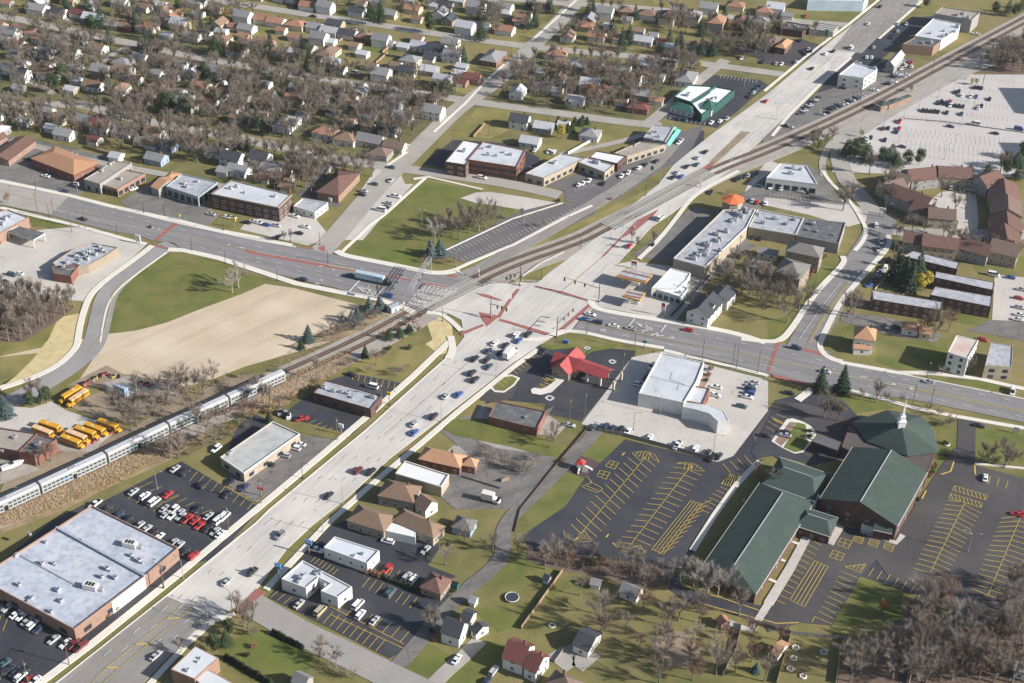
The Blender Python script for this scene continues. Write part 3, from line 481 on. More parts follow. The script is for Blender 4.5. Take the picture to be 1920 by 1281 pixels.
for s in ('150,880 180,905 140,960', '560,1010 600,1060 520,1090', '1290,650 1330,640', '1000,420 1100,425', '620,560 680,556', '1660,370 1650,400', '1700,280 1720,290', '1150,430 1180,425'): pk.path(Q(2,2,s), .18, YEL)
pk.done('parking_markings')
# ---------------------------------------------------------------- building helpers
WHITE = mat('white_wall', (.66, .65, .62), .8, .1, .4, (.54, .53, .5), 2., coord='O'); CREAM = mat('cream_wall', (.55, .49, .37), .85, .15, .4, None, 2., coord='O')
GREYW = mat('grey_wall', (.30, .29, .28), .85, .2, .4, None, 2., coord='O'); BLUEW = mat('blue_siding', (.28, .36, .46), .8, .15, .4, None, 2., coord='O')
TANW = mat('tan_wall', (.37, .315, .245), .85, .2, .4, None, 2., coord='O')
def brick(name, c, c2):
    m = mat(name, c, .9, .2, .5, c2, 3., coord='O'); t = m.node_tree; n = t.nodes; L = t.links.new; b = n['Principled BSDF']; src = b.inputs['Base Color'].links[0].from_socket
    g = n.new('ShaderNodeTexCoord'); q = n.new('ShaderNodeTexWave'); q.bands_direction = 'Z'; q.inputs['Scale'].default_value = 1.6; L(g.outputs['Object'], q.inputs[0])
    mx = n.new('ShaderNodeMix'); mx.data_type = 'RGBA'; mx.blend_type = 'MULTIPLY'; mx.inputs[0].default_value = .25; L(src, mx.inputs[6]); L(q.outputs[0], mx.inputs[7]); L(mx.outputs[2], b.inputs['Base Color']); return m
BRICK = brick('red_brick', (.26, .115, .08), (.19, .09, .07)); BRICKO = brick('orange_brick', (.34, .215, .16), (.27, .175, .135)); BRICKD = brick('dark_brick', (.135, .075, .062), (.10, .06, .05)); BRICKT = brick('tan_brick', (.34, .27, .20), (.27, .22, .17))
def roofm(name, c, c2=None, sc=.25, rough=.85): m = mat(name, c, rough, .15, sc, c2, 2.5); return m
RW = roofm('white_membrane', (.54, .55, .58), (.43, .45, .49), .12); overlay(RW, 'blot', (.38, .39, .41), 0, .5, .2); overlay(RW, 'joint', (.38, .39, .42), 0, .6, 2.6, D1, .05); overlay(RW, 'crack', (.34, .35, .38), 0, .5, .09, 0, .015)
RG = roofm('grey_membrane', (.42, .43, .46), (.33, .34, .37), .12); overlay(RG, 'blot', (.22, .22, .24), 0, .7, .45); overlay(RG, 'joint', (.28, .29, .31), 0, .6, 3., DM, .05)
RD = roofm('dark_membrane', (.115, .115, .12), (.08, .08, .085), .2); overlay(RD, 'blot', (.22, .22, .22), 0, .5, .4)
RT = roofm('gravel_roof', (.34, .30, .26), (.26, .23, .20), .3)
SH = {}
for k, c in dict(b=(.23, .155, .11), g=(.25, .245, .25), d=(.06, .064, .075), w=(.46, .47, .49), r=(.34, .18, .12), m=(.15, .058, .052), n=(.42, .235, .14), k=(.17, .12, .10), e=(.048, .070, .061), R=(.42, .04, .045), T=(.03, .10, .08), B=(.15, .085, .07), s=(.18, .17, .16), o=(.62, .16, .06)).items():
    SH[k] = mat('shingle_' + k, c, .9, .25, .6, tuple(v * .8 for v in c), 2.5, coord='O', rnd_amt=.12)
overlay(SH['e'], 'streak', (.065, .088, .077), 0, .45, .5, D1); overlay(SH['e'], 'joint', (.035, .055, .05), 0, .5, 1.2, DM, .04)
WC = dict(w=WHITE, c=CREAM, g=GREYW, u=BLUEW, t=TANW, k=BRICK, K=BRICKD, o=BRICKO, T=BRICKT)
WNAME = dict(w='white', c='cream', g='grey', u='pale blue', t='tan', k='red brick', K='dark brick', o='orange brick', T='tan brick')
RNAME = dict(b='brown', g='grey', d='dark grey', w='light grey', r='reddish brown', m='maroon', n='orange', k='dark brown', e='dark green', R='bright red', T='green', B='rust brown', s='stone grey', o='bright orange')
GLASS = mat('window_glass', (.035, .045, .06), .12, .2, 2., spec=.6, coord='O'); FRAME = mat('window_frame', (.55, .54, .52), .6, .1, 1., coord='O'); METAL = mat('galvanised_metal', (.50, .51, .53), .45, .15, 1., metal=.5, coord='O')
DARKM = mat('dark_metal', (.04, .04, .045), .5, .2, 1., metal=.5, coord='O'); DOORM = mat('painted_door', (.12, .10, .09), .6, .2, 1., coord='O'); TRIM = mat('white_trim', (.62, .61, .58), .6, .1, 1., coord='O')
def _win(m1, m2, name):
    b = MB(); b.mt(m1); b.box(-.5, -.06, 0, .5, .02, 1); b.mt(m2); b.face([(-.42, -.064, .08), (.42, -.064, .08), (.42, -.064, .92), (-.42, -.064, .92)]); b.mt(m1); b.box(-.02, -.075, .08, .02, -.062, .92); return b.mesh(name)
WIN = _win(FRAME, GLASS, 'window'); SHOP = _win(DARKM, GLASS, 'shop_window'); DOOR = _win(TRIM, DOORM, 'door'); GAR = _win(TRIM, TRIM, 'garage_door')
def windows(root, p, q, h, floors, ws, ww, wh, z0=.9, kind=None, skip=0, door=None, fh=3.):
    """a row of windows on the wall p->q (outside on the right of p->q when the footprint is counter-clockwise)"""
    d = q - p; l = d.length
    if l < ww + .8: return
    n = max(1, int((l - .6) / ws)); a = atan2(d.y, d.x)
    for f in range(floors):
        for i in range(n):
            c = p + d * ((i + .5) / n)
            if door is not None and f == 0 and i == door: o = obj('door', DOOR, root, (c.x, c.y, .02), a, (1.1, 1, 2.2)); continue
            obj('window', kind or WIN, root, (c.x, c.y, z0 + f * fh), a, (ww, 1, wh))
UNITS = []
def _unit(k):
    b = MB(); b.mt(METAL); b.box(-1, -.7, .25, 1, .7, 1.4); b.box(-.9, -.6, 0, .9, .6, .25); b.mt(DARKM)
    b.prism([(.45 + .42 * cos(t * pi / 4), .42 * sin(t * pi / 4)) for t in range(8)], 1.4, 1.46); b.face([(-.8, -.705, .4), (-.2, -.705, .4), (-.2, -.705, 1.2), (-.8, -.705, 1.2)])
    b.mt(METAL)
    if k == 1: b.box(1, -.35, .3, 2.4, .35, .9)
    if k == 2: b.prism([(-.4 + .3 * cos(t * pi / 3), .3 * sin(t * pi / 3)) for t in range(6)], 1.4, 1.9)
    return b.mesh('rooftop_unit')
for k in range(3): UNITS.append(_unit(k))
FOOT = []                                          # footprints, kept free of scattered trees
def flat(look, px, h, wall, roof, name='commercial_building', cat='building', units='', win=None, full=None, par=.5, where=None, trim=None, us=1., uang=None, extra=None):
    """flat-roofed building whose parapet corners are seen at the photo points px"""
    P = [G(*p, h).to_2d() for p in px]; P = ccw(P); c = sum(P, Vector((0, 0))) / len(P)
    root = thing(name, look, cat, (c.x, c.y, 0), 0, None, where, full); L = [p - c for p in P]; FOOT.append((c.x, c.y, max(p.length for p in L)))
    b = MB(); b.prism(L, 0, h, cap=False); n = len(L); ins = []
    for i in range(n):
        a, v, d = L[i - 1], L[i], L[(i + 1) % n]; e1 = (v - a).normalized(); e2 = (d - v).normalized(); n1 = Vector((-e1.y, e1.x)); n2 = Vector((-e2.y, e2.x))
        m = (n1 + n2); k = .3 / max(.3, m.dot(n1)); ins.append(v + m * k)
    for i in range(n):
        j = (i + 1) % n; b.face([(*L[i], h), (*L[j], h), (*ins[j], h), (*ins[i], h)]); b.face([(*ins[i], h), (*ins[j], h), (*ins[j], h - par), (*ins[i], h - par)])
    b.build('wall', wall, root)
    r = MB(); r.poly(ins, h - par + .01); rf = r.build('roof', roof, root)
    if trim:
        t = MB()
        for i in range(n):
            j = (i + 1) % n; e = (L[j] - L[i]).normalized(); o = Vector((e.y, -e.x)) * .05; t.face([(*(L[i] + o), h - .55), (*(L[j] + o), h - .55), (*(L[j] + o), h + .02), (*(L[i] + o), h + .02)]); t.face([(*(L[i] + o), h + .02), (*(L[j] + o), h + .02), (*ins[j], h + .02), (*ins[i], h + .02)])
        t.build('cornice', trim, root)
    e = L[1] - L[0]; ua = uang if uang is not None else atan2(e.y, e.x)
    for i, (x, y) in enumerate(N(units) if isinstance(units, str) else units):
        g = G(x, y, h); g = g.to_2d() - c; s = us * rnd.uniform(.75, 1.25); obj('rooftop_unit', UNITS[rnd.randrange(3)], rf, (g.x, g.y, h - par + .02), ua + (pi / 2 if rnd.random() < .5 else 0), (s, s, s))
    if win:
        for i in range(n): windows(root, L[i], L[(i + 1) % n], h, *win)
    if extra: extra(root, L, c, h)
    return root
def gable_roof(b, L, W, h, rise, ov=.4, hip=0, th=.18):
    """ridge along x; L length, W depth; hip = how far the ridge ends draw in"""
    X, Y = L / 2 + ov, W / 2 + ov; dz = rise / (W / 2) * ov; z0 = h - dz; z1 = h + rise; k = hip if hip else -0.
    rx = X - (hip + ov if hip else 0); rx = max(rx, .01)
    for t in (0, th):
        a, c_, d, e = (-X, -Y, z0 + t), (X, -Y, z0 + t), (X, Y, z0 + t), (-X, Y, z0 + t); r0, r1 = (-rx, 0, z1 + t), (rx, 0, z1 + t)
        if t:
            b.face([a, c_, r1, r0]); b.face([d, e, r0, r1])
            if hip: b.face([c_, d, r1]); b.face([e, a, r0])
            lo = lambda p: (p[0], p[1], p[2] - th)
            for p, q in ((a, c_), (d, e)): b.face([lo(p), lo(q), q, p])
            if hip:
                for p, q in ((c_, d), (e, a)): b.face([lo(p), lo(q), q, p])
            else:
                for p, q in ((c_, r1), (r1, d), (e, r0), (r0, a)): b.face([lo(p), lo(q), q, p])
        else:
            b.face([r0, r1, c_, a]); b.face([r1, r0, e, d])
def house_wall(b, L, W, h, rise, hip):
    x, y = L / 2, W / 2; b.box(-x, -y, -.3, x, y, h)
    if not hip:
        for s in (-1, 1):
            f = [(s * x, -y, h), (s * x, y, h), (s * x, 0, h + rise)]; b.face(f if s > 0 else f[::-1])
HM = {}
CHM = MB().mt(BRICK).box(-.35, -.35, 0, .35, .35, 1.6).mt(DARKM).box(-.25, -.25, 1.6, .25, .25, 1.75).mesh('chimney')
def house(px, L, W, h, rise, ang, hip, rc, wc, look=None, full=None, name='house', cat='house', where=None, chim=True, win=True, zr=None, group=None, floors=None, at=None, ov=.4, porch=None, garage=False, dormer=False):
    """pitched-roof building; px = photo point of its roof centre, or at = ground point"""
    g = at if at is not None else G(px[0], px[1], zr if zr is not None else h + rise * .55)
    FOOT.append((g[0], g[1], max(L, W) * .5))
    typ = 'hipped' if hip else 'gabled'
    look = look or f'{WNAME[wc]} {"garage" if garage else "house"} with {RNAME[rc]} {typ} roof'
    root = thing(name, look, cat, (g[0], g[1], zat(g[0], g[1]) if garage else 0), ang, group, where, full)
    key = (round(L, 1), round(W, 1), h, rise, hip, rc, wc)
    if key not in HM:
        a, c_ = MB(), MB(); house_wall(a, L, W, h, rise, hip); a.mats = [WC[wc]]; gable_roof(c_, L, W, h, rise, ov, (W * .5 if hip is True else hip) if hip else 0); c_.mats = [SH[rc]]; HM[key] = (a.mesh('wall'), c_.mesh('roof'))
    obj('wall', HM[key][0], root); rf = obj('roof', HM[key][1], root)
    if rc == 'e':
        rl = L - 2 * (W * .5 if hip is True else hip); obj('ridge_cap', MB().mt(SH['w']).box(-rl / 2, -.14, 0, rl / 2, .14, .12).mesh('ridge_cap'), rf, (0, 0, h + rise + .17))
        for s_ in (-1, 1): obj('gutter', MB().mt(TRIM).box(-L / 2 - ov, -.09, 0, L / 2 + ov, .09, .16).mesh('gutter'), rf, (0, s_ * (W / 2 + ov + .08), h - rise / (W / 2) * ov))
    if chim: obj('chimney', CHM, rf, (L * .22, W * .12, h + rise * .7))
    if dormer:
        b = MB(); b.mt(WC[wc]).box(-1.1, -W * .42, h + .1, 1.1, -W * .1, h + 1.9).mt(SH[rc]); b.face([(-1.3, -W * .46, h + 1.85), (0, -W * .46, h + 2.6), (0, -W * .02, h + 2.6), (-1.3, -W * .02, h + 1.85)]); b.face([(0, -W * .46, h + 2.6), (1.3, -W * .46, h + 1.85), (1.3, -W * .02, h + 1.85), (0, -W * .02, h + 2.6)]); b.mt(WC[wc]); b.face([(-1.1, -W * .42, h + 1.9), (1.1, -W * .42, h + 1.9), (0, -W * .42, h + 2.5)]); b.build('dormer', None, rf)
    if win:
        fl = floors or (2 if h > 4.6 else 1); cs = [Vector(v) for v in ((-L/2, -W/2), (L/2, -W/2), (L/2, W/2), (-L/2, W/2))]
        for i in range(4):
            l = (cs[(i + 1) % 4] - cs[i]).length
            if garage:
                if i == 0: obj('garage_door', GAR, root, (0, -W / 2 - .01, 0), 0, (min(4.6, L * .7), 1, 2.2))
                continue
            windows(root, cs[i], cs[(i + 1) % 4], h, fl, max(3.2, l / 5), 1.2, 1.2, .95, door=(1 if i in (0, 1) and l > 7 else None), fh=2.7)
    return root
def house3(A, B, Cc, h, rise, hip, rc, wc, **kw):
    """rectangular pitched building from three eave corners seen in the photo; the ridge runs along A->B"""
    a, b_, c_ = (G(*p, h).to_2d() for p in (A, B, Cc)); e = b_ - a; L = e.length; e.normalize(); n = Vector((-e.y, e.x)); w = (c_ - b_).dot(n); ctr = (a + b_) / 2 + n * w / 2
    return house(None, L - .6, abs(w) - .6, h, rise, atan2(e.y, e.x), hip, rc, wc, at=(ctr.x, ctr.y, 0), **kw)
# ---------------------------------------------------------------- commercial buildings, near
flat('', N('172,947 334,1027 270,1081 139,1180 -41,1083 0,1056'), 5.6, BRICKO, mat('warehouse_roof', (.44, .47, .54), .8, .12, .1, (.37, .40, .465), 1.), name='warehouse', full='huge low brick warehouse with blue-grey flat roof, bottom left', units='55,1000 85,1015 78,1055 150,1012 100,1055 170,1100 115,1125 95,1145 200,1065 190,1080 215,1082 35,1095 30,1040 60,1120 245,1040 260,1050 110,1105', win=(1, 9, 3, 1.8, 1.2, SHOP), us=.75, par=.7)
whr = bpy.data.objects['warehouse']; wr = MATS['warehouse_roof']; overlay(wr, 'blot', (.52, .53, .55), 0, .6, .12); overlay(wr, 'blot', (.24, .26, .30), 0, .6, .45); overlay(wr, 'joint', (.30, .33, .38), 0, .6, 3., D1, .04); overlay(wr, 'crack', (.30, .32, .36), 0, .6, .12, 0, .015)
def onroof(root, h, segs, w, m, name, ht=.35):
    b = MB()
    for s in segs:
        a, c_ = [G(*p, h).to_2d() - Vector(root.location[:2]) for p in s]; n = (c_ - a).normalized(); n = Vector((-n.y, n.x)) * w / 2
        b.prism(ccw([a - n, c_ - n, c_ + n, a + n]), h - .6, h - .6 + ht)
    return b.build(name, m, root)
onroof(whr, 5.6, [((105, 988), (272, 1080))], .7, mat('parapet_blue', (.36, .40, .48), .8), 'parapet', .75); onroof(whr, 5.6, [((38, 1040), (150, 1100))], .3, METAL, 'roof_joint', .2)
big = bpy.data.meshes.new('rooftop_unit'); _b = MB(); _b.mt(TRIM).box(-3, -1.5, .4, 3, 1.5, 2.6).box(-2.7, -1.2, 0, 2.7, 1.2, .4).mt(DARKM)
for x in (-2, -.6, .8): _b.box(x, -1, 2.6, x + 1, 1, 2.7)
_b.mt(METAL).box(3, -.8, .3, 5.6, .8, 1.5); big = _b.mesh('rooftop_unit')
for p in ((244, 1020), (170, 1099)):
    g = G(*p, 6); obj('rooftop_unit', big, whr, (g.x - whr.location.x, g.y - whr.location.y, 4.92), D1 + .1, .8)
for a, c_, m_ in (((208, 1130), (270, 1082), WHITE),):
    p, q = G(*a, 5).to_2d() - Vector(whr.location[:2]), G(*c_, 5).to_2d() - Vector(whr.location[:2]); n = (q - p).normalized(); n = Vector((n.y, -n.x)); b = MB(); b.prism(ccw([p + n * .02, q + n * .02, q + n * .35, p + n * .35]), 0, 5.3); b.build('painted_facade', m_, whr)
flat('', N('413,857 511,790 562,813 457,887'), 4.5, TANW, overlay(roofm('pale_membrane', (.44, .44, .425), (.37, .37, .36)), 'blot', (.25, .25, .25), 0, .5, .3), full='low white building with pale flat roof, beside the cracked lot', units='430,850', trim=TRIM, win=(1, 6, 2.4, 1.6, .9, SHOP))
flat('', N('587,736 611,712 716,741 695,767'), 4.6, BRICKD, RG, name='restaurant', cat='restaurant', full='dark brick restaurant with weathered grey flat roof and vents beside the railway reeds', units='608,727 625,733 640,735 652,737 660,744 700,745', us=.8, win=(1, 5, 2.2, 1.5, .9, SHOP))
flat('', N('916,781 930,751 1024,771 1007,804'), 4., BRICK, RD, full='low red brick building with stained dark grey flat roof below the red-roofed bank', units='985,782', win=(1, 8, 1.5, 1.2, 1.4), us=.6)
flat('', Q(2,2,'1120,82 1440,158 1385,300 1290,458 950,388 1030,240'), 6.5, WHITE, RW, name='store', cat='shop', full='large white store with worn white flat roof across the lane from the red-roofed bank', units='', par=.5)
st1 = bpy.data.objects['store']; onroof(st1, 6.5, [tuple(Q(2,2,'1205,225 1185,280')), tuple(Q(2,2,'1185,280 1300,320')), tuple(Q(2,2,'1250,320 1240,360')), tuple(Q(2,2,'1035,255 1340,335'))], .3, mat('roof_patch', (.33, .33, .34), .9), 'roof_seam', .2)
flat('', Q(2,2,'1345,328 1485,352 1432,470 1300,445'), 5., BRICK, RW, name='shop', cat='shop', full='low annex with rusty brick front joined to the right side of the large white store', units='1345,745', us=.8, win=(1, 4, 2.4, 1.8, .8, SHOP))
flat('', Q(2,2,'1290,455 1480,480 1590,520 1630,598 1545,600 1480,540 1360,505 1280,490'), 6.1, WHITE, RW, name='entrance_canopy', cat='canopy', full='white angled canopy reaching out in front of the large white store', par=.2)
# strip plaza
flat('', Q(2,1,'1215,655 1263,484') and N('1263,484 1357,393 1417,392 1400,426 1322,500'), 6.5, TANW, RG, name='strip_plaza', cat='shopping plaza', full='long tan strip plaza with grey flat roof running up to the orange roof tower', units='1302,485 1310,480 1322,477 1325,469 1327,460 1345,452 1350,449 1345,440 1362,434 1372,415 1380,412 1385,402 1374,398 1395,393 1390,406 1350,470 1402,398', trim=TRIM, us=1.2)
flat('', N('1421,392 1507,409 1492,440 1404,425'), 5.8, TANW, RG, name='strip_plaza', cat='shopping plaza', full='short plaza wing with light grey flat roof right of the orange roof tower', units='1420,402 1450,410 1430,418 1475,420 1490,412', us=.9, trim=TRIM)
flat('', N('1507,409 1586,417 1573,457 1493,441'), 5.6, GREYW, RD, name='strip_plaza', cat='shopping plaza', full='plaza wing with dark grey flat roof left of the curving street', units='1515,430 1532,434 1562,440 1525,420', us=.9)
t = thing('tower', '', 'tower', G(1371, 401, 0), 0, None, None, 'octagonal orange-roofed corner tower on the strip plaza'); b = MB(); oc = lambda r, a0=pi / 8: [(r * cos(a0 + k * pi / 4), r * sin(a0 + k * pi / 4)) for k in range(8)]
b.prism(oc(5.), 0, 8.2); b.build('wall', TANW, t); b = MB(); o8 = oc(5.8)
for k in range(8): b.face([(*o8[k], 8), (*o8[(k + 1) % 8], 8), (0, 0, 10.)]); b.face([(*o8[(k + 1) % 8], 8), (*o8[k], 8), (0, 0, 7.9)])
b.build('roof', SH['o'], t)
flat('', N('1463,306 1512,311 1533,345 1437,333'), 6., WHITE, RW, name='showroom', cat='showroom', full='white wedge-shaped showroom with flat roof beside the railway curve', units='1487,315 1480,325 1500,318', win=(1, 4, 3, 2.6, .5, SHOP), trim=TRIM)
flat('', Q(3,0,'530,560 645,468 822,518 720,585'), 7.5, WHITE, RW, name='dealership', cat='car dealership', full='tall white two-storey dealership box between the main road and the tracks', units='1640,128', win=(2, 5, 2, 1.4, 1.2), us=.8)
flat('', Q(3,0,'1100,268 1240,138 1445,178 1435,210 1300,300'), 7., WHITE, RW, name='shop', cat='shop', full='white flat-roofed shop with stepped side walls beside the blue-shadowed lot, top right', units='1770,58 1790,60 1775,66 1795,50 1768,68 1745,62', us=.9)
flat('', Q(3,0,'1250,100 1310,50 1590,92 1530,148'), 9., GREYW, RT, name='shop', cat='shop', full='tall grey-walled shop with tan roof at the top right, behind the white stepped shop', units='1795,28 1806,26 1815,33', us=1.)
flat('', Q(3,0,'1010,330 1110,275 1300,305 1240,352'), 6., BRICKO, RD, name='shop', cat='shop', full='dark-roofed shop with pinkish brick end wall just below the white stepped shop', units='1730,80 1745,80')
flat('', Q(3,0,'300,0 380,-60 760,-40 720,10'), 7., mat('pale_blue_wall', (.45, .55, .62), .8), RW, name='store', cat='shop', full='long pale blue store at the top edge, left of the main road')
flat('', Q(3,0,'90,210 140,160 310,190 260,235'), 4.5, BRICKD, RD, name='restaurant', cat='restaurant', full='small dark flat-roofed restaurant beside the striped pergola canopy, upper right', units='1478,48 1490,47 1495,50', us=.8)
t = flat('', Q(3,0,'310,215 350,165 530,192 490,235'), 4.3, GREYW, RD, name='canopy', cat='canopy', full='drive-through canopy with white and dark roof stripes, upper right', par=.1)
onroof(t, 4.9, [tuple(Q(3,0,f'{325 + k * 12},{205 - k * 11} {490 + k * 12},{230 - k * 11}')) for k in range(4)], .8, TRIM, 'stripe', .1)
house3(*Q(3,0,'50,350 110,290 190,305'), 4.2, 1.6, True, 'n', 'K', full='orange-roofed restaurant in the dark lot at the upper right', name='restaurant', cat='restaurant', chim=False)
house3(*Q(2,0,'1850,300 1960,260 2090,280'), 4., 1.8, True, 'k', 'K', full='long low brown-roofed restaurant behind the orange-roofed one', name='restaurant', cat='restaurant', chim=False)
house3(*Q(3,0,'880,485 960,395 1010,430'), 5., 2.2, 0, 'w', 'g', full='grey barn-like shed with pale gable roof among the dealership cars', name='shed', cat='shed', chim=False)
# green-roof restaurant
t = flat('', Q(2,0,'1215,722 1328,632 1530,645 1345,765'), 5.2, SH['T'], mat('bright_white_roof', (.74, .74, .72), .8, .08), name='restaurant', cat='restaurant', full='restaurant with white flat roof edged in green and round bay porch beside the main road', units='1290,177', par=.9)
flat('', Q(2,0,'1480,690 1500,640 1672,672 1560,770 1425,862 1345,770 1420,730'), 4.6, SH['T'], mat('bright_white_roof', (.74, .74, .72)), name='restaurant', cat='restaurant', full='green-edged right half of the white-roofed restaurant, next to its curved drive', par=.9, units='1336,185 1342,183')
house3(*Q(2,0,'1355,850 1180,805 1225,760'), 3.2, 1.4, True, 'T', 'w', full='green hip-roofed dining bay with tall windows in front of the white-roofed restaurant', name='restaurant_bay', cat='restaurant', chim=False)
house3(*Q(2,0,'1500,830 1415,815 1440,750'), 4., 2.6, 2.5, 'T', 'w', full='green pyramid-roofed entrance porch of the white-roofed restaurant', name='entrance_porch', cat='porch', chim=False)
# teal front shops and office buildings
flat('', Q(2,0,'985,1030 1062,935 1215,950 1150,1062'), 5.4, GREYW, RG, name='shop', cat='shop', full='grey flat-roofed shop with dark roof vents beside the bright teal mansard', units='1220,250 1230,247 1235,256 1224,262', us=.8)
b = MB(); t = thing('awning_roof', '', 'roof', G(1262, 262, 0), 0, None, None, 'bright teal slanting mansard canopy on the front of the grey flat-roofed shop'); t0 = Vector(t.location)
for s in ('1140,1062 1205,950 1235,955 1165,1070', '1165,1080 1240,965 1268,978 1180,1095'):
    p = Q(2,0,s); pts = [G(*p[0], 4.9), G(*p[1], 4.9), G(*p[2], 3.6), G(*p[3], 3.6)]; b.face([v - t0 for v in pts][::-1]); b.face([v - t0 - Vector((0, 0, .25)) for v in pts])
b.build('canopy', mat('teal_metal', (.12, .48, .38), .6, .1), t)
for x in (-3, 0, 3): b = MB(); b.box(x - .15, x * 1.7 - .15, 0, x + .15, x * 1.7 + .15, 3.6); b.build('post', TRIM, t)
flat('', Q(2,0,'765,1148 960,1062 1150,1082 865,1172'), 4.6, TANW, RT, name='shop', cat='shop', full='low tan-roofed shop row between the teal mansard and the small white shop', units='1180,275 1190,272', us=.6, win=(1, 4, 2.6, 1.7, .7, SHOP))
flat('', Q(2,0,'580,1178 632,1130 860,1170 795,1228'), 4.8, BRICKD, roofm('clean_white_roof', (.66, .66, .66), (.6, .6, .6)), name='shop', cat='shop', full='small dark-walled shop with bright white roof left of the tan-roofed shop row', win=(1, 4, 2.6, 1.7, .7, SHOP))
flat('', N('985,325 1052,288 1098,296 1020,334'), 4.8, TANW, RW, name='shop', cat='shop', full='left arm of the L-shaped plaza with pale lavender roof, right of the brick office', win=(1, 4, 2.6, 1.7, .7, SHOP), units='1040,305')
flat('', N('1085,304 1102,295 1152,309 1134,323'), 4.8, TANW, RW, name='shop', cat='shop', full='right arm of the L-shaped plaza with pale roof and lime trim', win=(1, 4, 2.6, 1.7, .7, SHOP), units='1120,305')
flat('', N('834,303 869,262 903,269 873,309'), 7.5, BRICKD, roofm('clean_white_roof', (.66, .66, .66), (.6, .6, .6)), name='office_building', cat='office building', full='narrow brown brick office with bright white roof beside the larger brick office', units='870,283', win=(2, 4, 2.4, 1.2, 1.2))
flat('', N('877,299 906,265 985,281 969,313'), 8., BRICK, RW, name='office_building', cat='office building', full='two-storey red brick office with band windows, north of the grassy triangle', units='905,278 920,275 945,285 958,290 930,292 915,290', win=(2, 5, 4.4, 1.3, 1.2, SHOP), us=.8)
# left commercial strip
house3(*N('57,297 138,328 172,300'), 4.6, 2.6, True, 'n', 'k', full='brown hip-roofed brick office in the concrete lot at the left edge', name='office_building', cat='office building', chim=False)
flat('', N('157,336 215,301 247,305 187,345'), 5.8, GREYW, RT, name='shop', cat='shop', full='grey shop with arched openings and tan roof, left of the paired brick-ended shop', units='190,320 205,308', us=.8, win=(1, 3.2, 1.8, 2.4, .5, SHOP))
flat('', N('187,345 237,318 272,325 220,355'), 4.4, BRICKO, RT, name='shop', cat='shop', full='lower shop with brick end wall and glass front right of the arched grey shop', units='226,335', win=(1, 3.4, 2.8, 2.2, .5, SHOP))
flat('', N('311,349 341,326 408,341 371,369'), 5.6, mat('glass_grey_wall', (.32, .36, .37), .6), RG, name='shop', cat='shop', full='grey-blue glass-fronted shop joined to the orange-tiled little building', units='345,344 350,350 370,340', win=(1, 3.6, 2.8, 3.2, .6, SHOP), us=.8)
house3(*N('282,350 297,356 317,332'), 4.4, 2.2, 0, 'n', 'g', full='little building with orange tiled gable roof left of the glass-fronted shop', name='shop', cat='shop', chim=False)
house3(*N('300,338 318,342 337,325'), 4., 1.2, True, 'n', 'g', full='orange tiled rear wing behind the little orange-gabled building', name='shop', cat='shop', chim=False)
flat('', N('395,363 434,337 547,365 522,389'), 8., BRICKD, RW, name='shop_building', cat='shop building', full='two-storey dark brick shop block with white roof and arched upper windows, left strip', units='432,353 444,350 458,361 515,368', win=(2, 4.2, 2, 1.5, 1.0), us=.8, trim=TANW)
flat('', N('550,386 567,372 615,380 590,398'), 3.8, WHITE, RG, name='shop', cat='shop', full='small white one-storey shop joined to the end of the two-storey brick block', win=(1, 3, 1.2, 1.2, 1.))
house3(*N('635,368 592,360 640,318'), 4.2, 3.2, True, 'B', 'o', full='long maroon hip-roofed clinic beside the angled street parking', name='clinic', cat='clinic', chim=False)
flat('', Q(0,1,'-120,330 60,290 215,350 -10,475'), 5.6, BRICKO, RW, name='store', cat='shop', full='pale-roofed brick store at the left edge with a dark canopy in front', units='10,410 5,420 20,405')
t = flat('', Q(0,1,'50,455 135,415 338,468 250,520'), 4.6, TRIM, RD, name='canopy', cat='canopy', full='dark flat canopy on white posts beside the pale-roofed brick store, left edge', par=.15)
for n_ in [o for o in t.children if o.name.startswith('wall')]: bpy.data.objects.remove(n_)
b = MB(); P = [G(*p, 4.6).to_2d() - Vector(t.location[:2]) for p in Q(0,1,'50,455 135,415 338,468 250,520')]; b.prism(ccw(P), 3.9, 4.6, False, True); b.build('fascia', TRIM, t)
for p in P:
    b = MB(); b.box(p.x * .94 - .2, p.y * .94 - .2, 0, p.x * .94 + .2, p.y * .94 + .2, 3.9); b.build('post', TRIM, t)
flat('', Q(0,1,'395,690 560,580 690,540 885,575 790,640 660,710 500,745 420,720'), 4.2, BRICKT, RG, name='building', cat='building', full='brick building with cluttered patched roof in the pale concrete lot at the left', units='155,475 160,478 165,473 172,470 178,477 150,487 140,480 185,462 190,470 163,485 145,495 125,492', us=1.)
flat('', Q(0,1,'385,715 600,700 530,790 400,770'), 4.4, BRICK, RD, name='building', cat='building', full='dark-roofed brick front wing of the cluttered-roof building in the concrete lot', units='118,500', us=1.1)
for s, w in (('0,1005 60,1020 -60,1090 -120,1070', 'upper'), ('120,1030 245,1075 60,1190 -90,1180', 'lower')):
    p = Q(0,0,s); house3(p[3], p[0], p[1], 3.4, 1.8, 0, 'B', 'o', full=f'long low red-roofed motel row at the left edge, {w} of two', name='motel', cat='motel', chim=False)
# school bus depot
flat('', Q(0,2,'-60,640 280,690 140,825 -60,790'), 5.6, BRICKD, RT, name='depot', cat='building', full='tan-roofed bus depot building at the left edge beside parked yellow buses', units='3,845 27,820', us=.7)
flat('', Q(0,2,'280,690 425,735 255,850 135,825'), 5.6, BRICK, RD, name='depot', cat='building', full='dark-roofed right wing of the bus depot with a brick end wall', units='70,835', us=.8)
flat('', Q(0,2,'850,325 880,318 960,345 930,360'), 4.2, mat('blue_tarp_shed', (.28, .36, .46), .7), mat('tarp_blue', (.36, .42, .50), .7), name='shed', cat='shed', full='blue-grey storage shed in the scrap yard beside the tan field', par=.05)
